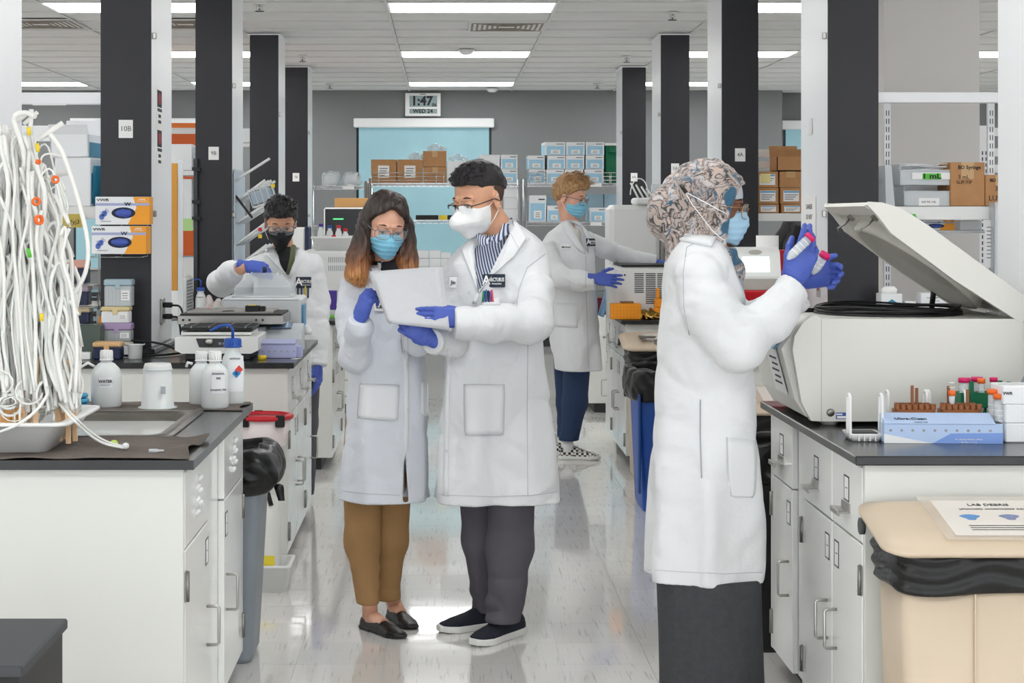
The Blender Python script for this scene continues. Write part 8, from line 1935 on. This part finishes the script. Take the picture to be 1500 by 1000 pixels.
for k, (x, lb) in enumerate(((306, 'plastic bag of small labelled bottles behind the steel deck'), (320, 'clear bag with green label behind the steel deck'))):
    t = stand('clear_bag', lb, 'bag', x, 11.0, Z3); g = SDF((-.06, -.06, -.002), (.06, .06, .16), .007); g.u(smax(g.ell((0, 0, .05), (.04, .04, .09))+.01*g.nz(30, 30, 30, k), -g.Z)); link('bag', g.mesh('bag'), mat('bag_pinkish', '#e4d9d6', .2, alpha=.75), t); MB().box(-.02, .015, -.05, -.045, .03, .07).build('bag_label', mat('label_greenish', '#3f9c7a', .5) if k else mat('label_salmon', '#e08c6a', .5), t)
shelf_board('white shelf with cartons between columns 10B and 9B', 238, 290, 250, 11.5, .3, .03); shelf_board('lower shelf with note between columns 10B and 9B', 238, 290, 332, 11.5, .3, .02)
carton('white lidded carton on the shelf left of column 9B', 246, 281, 211, 249.7, 11.52, .22); carton('white carton with blue line on the lower shelf left of column 9B', 263, 281, 262, 331.7, 11.54, .2)
t = stand('orange_cabinet', 'orange storage box far behind at left of column 9B', 'box', 268, 15.6, 1.2); MB().box(-.25, .2, 0, .3, 0, zpx(196, 15.6)-1.2, .004).build('lower_box', mat('deep_orange', '#d9601f', .5), t); MB().box(-.25, .2, 0, .3, zpx(187, 15.6)-1.2, zpx(180, 15.6)-1.2).build('orange_band', mat('deep_orange2', '#ee7d2a', .5), t); MB().box(-.24, .19, .01, .29, zpx(196, 15.6)-1.2, zpx(187, 15.6)-1.2).build('white_band', M_wht2, t)
MB().box(-.26, .21, .0, .3, -1.2, -.01).build('pedestal', M_wht2, t)
t = stand('amber_board', 'narrow amber clipboard hanging left of the shelf between columns', 'board', 255, 9.9, Z3); MB().box(-.02, .02, -.005, .01, .22, .93, .002).build('board', mat('amber_wood', '#c98f3a', .6), t); MB().box(.022, .05, -.004, .006, .05, .95).build('clear_sleeve', M_clearp2, t); MB().box(-.03, .06, .0, .02, -.9105, .05).build('stand_base', M_clearp2, t)
t = stand('green_note', 'pale green sticky note hanging from the lower shelf', 'note', 273, 11.47, zpx(338, 11.47)); w, h = size(264, 283, 320, 338, 11.47); MB().box(-w/2, w/2, -.002, 0, 0, h).build('note', M_ygreen, t)
t = thing('shelf_upright', 'dark slotted upright at the left side of column 9B', 'shelf upright', (P(286, 0, 11.35).x, 11.37, .935)); MB().box(-.012, .012, -.012, .02, 0, .98).build('upright', M_dark, t)
for y in (250, 322, 298): MB().box(-.02, .03, -.03, .0, zpx(y, 11.35)-.935, zpx(y-5, 11.35)-.935).build('bracket', M_black, t)
# drying pegs with hanging racks on the side of column 9B
t = thing('drying_pegboard', 'white drying pegboard with slanting pegs on the side of column 9B', 'rack', (-1.355, 11.72, 1.0)); MB().box(0, .012, -.28, .28, .02, .85, .003).build('board', mat('pegboard_frosted', '#c9d7e4', .3), t); rnd = random.Random(9)
for k in range(26):
    y, z = -.24+.12*(k % 5), .08+.14*(k//5); MB().tube([(.012, y, z), (.20+.03*(k % 2), y, z+.14)], .009, 7).build('peg', M_wht2, t)
t2 = thing('hanging_rack', 'clear angled rack with black strap hung on the drying pegs', 'tube rack', (P(388, 0, 11.5).x, 11.52, zpx(300, 11.5))); o = MB()
for a in (0, .11): o.box(-.08, .08, -.05, -.045, a, a+.012).box(-.08, .08, .05, .055, a, a+.012)
for x in (-.08, -.04, 0, .04, .075): o.box(x, x+.005, -.05, .055, 0, .125)
o = o.build('rack_frame', mat('rack_white_clear', '#e6eaec', .2, alpha=.8), t2); o2 = MB().box(-.12, -.105, -.06, -.05, -.02, .16).build('black_strap', M_black, t2); o2.rotation_euler = (0, -.35, 0); MB().box(-.07, .07, -.045, .05, .02, .1).build('pale_insert', mat('pale_insert', '#b9c9d8', .3, alpha=.7), t2); t2.rotation_euler = (0, -.3, 0)
for k, (x, y, c_, lb) in enumerate(((381, 336, M_redp, 'red clip among the drying pegs'), (381, 346, M_yel, 'yellow clip among the drying pegs'), (400, 272, M_yel, 'yellow clip at right of the hanging rack'))):
    q = P(x, y, 11.42); o = MB().box(-.012, .012, -.004, .004, -.012, .012, .002).build('clip', c_); o.location = q; tag(o, lb, 'clip')
# navy computer at far left behind black-masked man
t = stand('dark_blue_tower', 'white and navy instrument behind the black-masked man\'s shoulder', 'lab instrument', 440, 14.3, Z3); MB().box(-.1, .045, -.12, .2, 0, zpx(333, 14.2)-Z3, .01).build('white_body', M_instr, t); MB().box(.047, .075, -.13, .2, 0, zpx(331, 14.2)-Z3, .01).build('navy_face', M_navy, t)
# storage behind the left columns
for y, lb in ((196, 'upper rail of the far left shelving'),): shelf_board(lb, 60, 240, y, 14.9, .03, .05)
carton('white carton with green letter on the far shelf behind column 9B', 343, 372, 188, 209, 15.0, .2, z=zpx(209, 15.0)); shelf_board('far shelf behind column 9B', 335, 400, 209.5, 14.98, .26, .03)
# digital wall clock over the blue window
d = 21.13; w, h = size(593.5, 645.5, 136, 170, d); t = thing('wall_clock', 'white digital wall clock reading 1:47 above the blue window', 'clock', (P(619.5, 0, d).x, 21.165, zpx(170, d)))
MB().box(-w/2, w/2, -.03, .033, 0, h, .006).build('case', M_wht2, t); M_lcd = mat('lcd_grey', '#8fa3a3', .25)
a = MB().box(-w*.38, w*.40, -.032, -.03, h*.40, h*.88).build('time_display', M_lcd, t); b = MB().box(-w*.38, w*.40, -.032, -.03, h*.11, h*.31).build('date_display', M_lcd, t)
lettering('1:47', h*.54, (-w*.03, -.0335, h*.64), M_black, a, bold=.035); lettering('06', h*.2, (w*.32, -.0335, h*.48), M_black, a, bold=.03); lettering('WED 24', h*.24, (0, -.0335, h*.21), M_black, b, bold=.03)
MB().box(-w*.08, w*.08, -.0312, -.03, h*.925, h*.955).build('print', M_print, t)
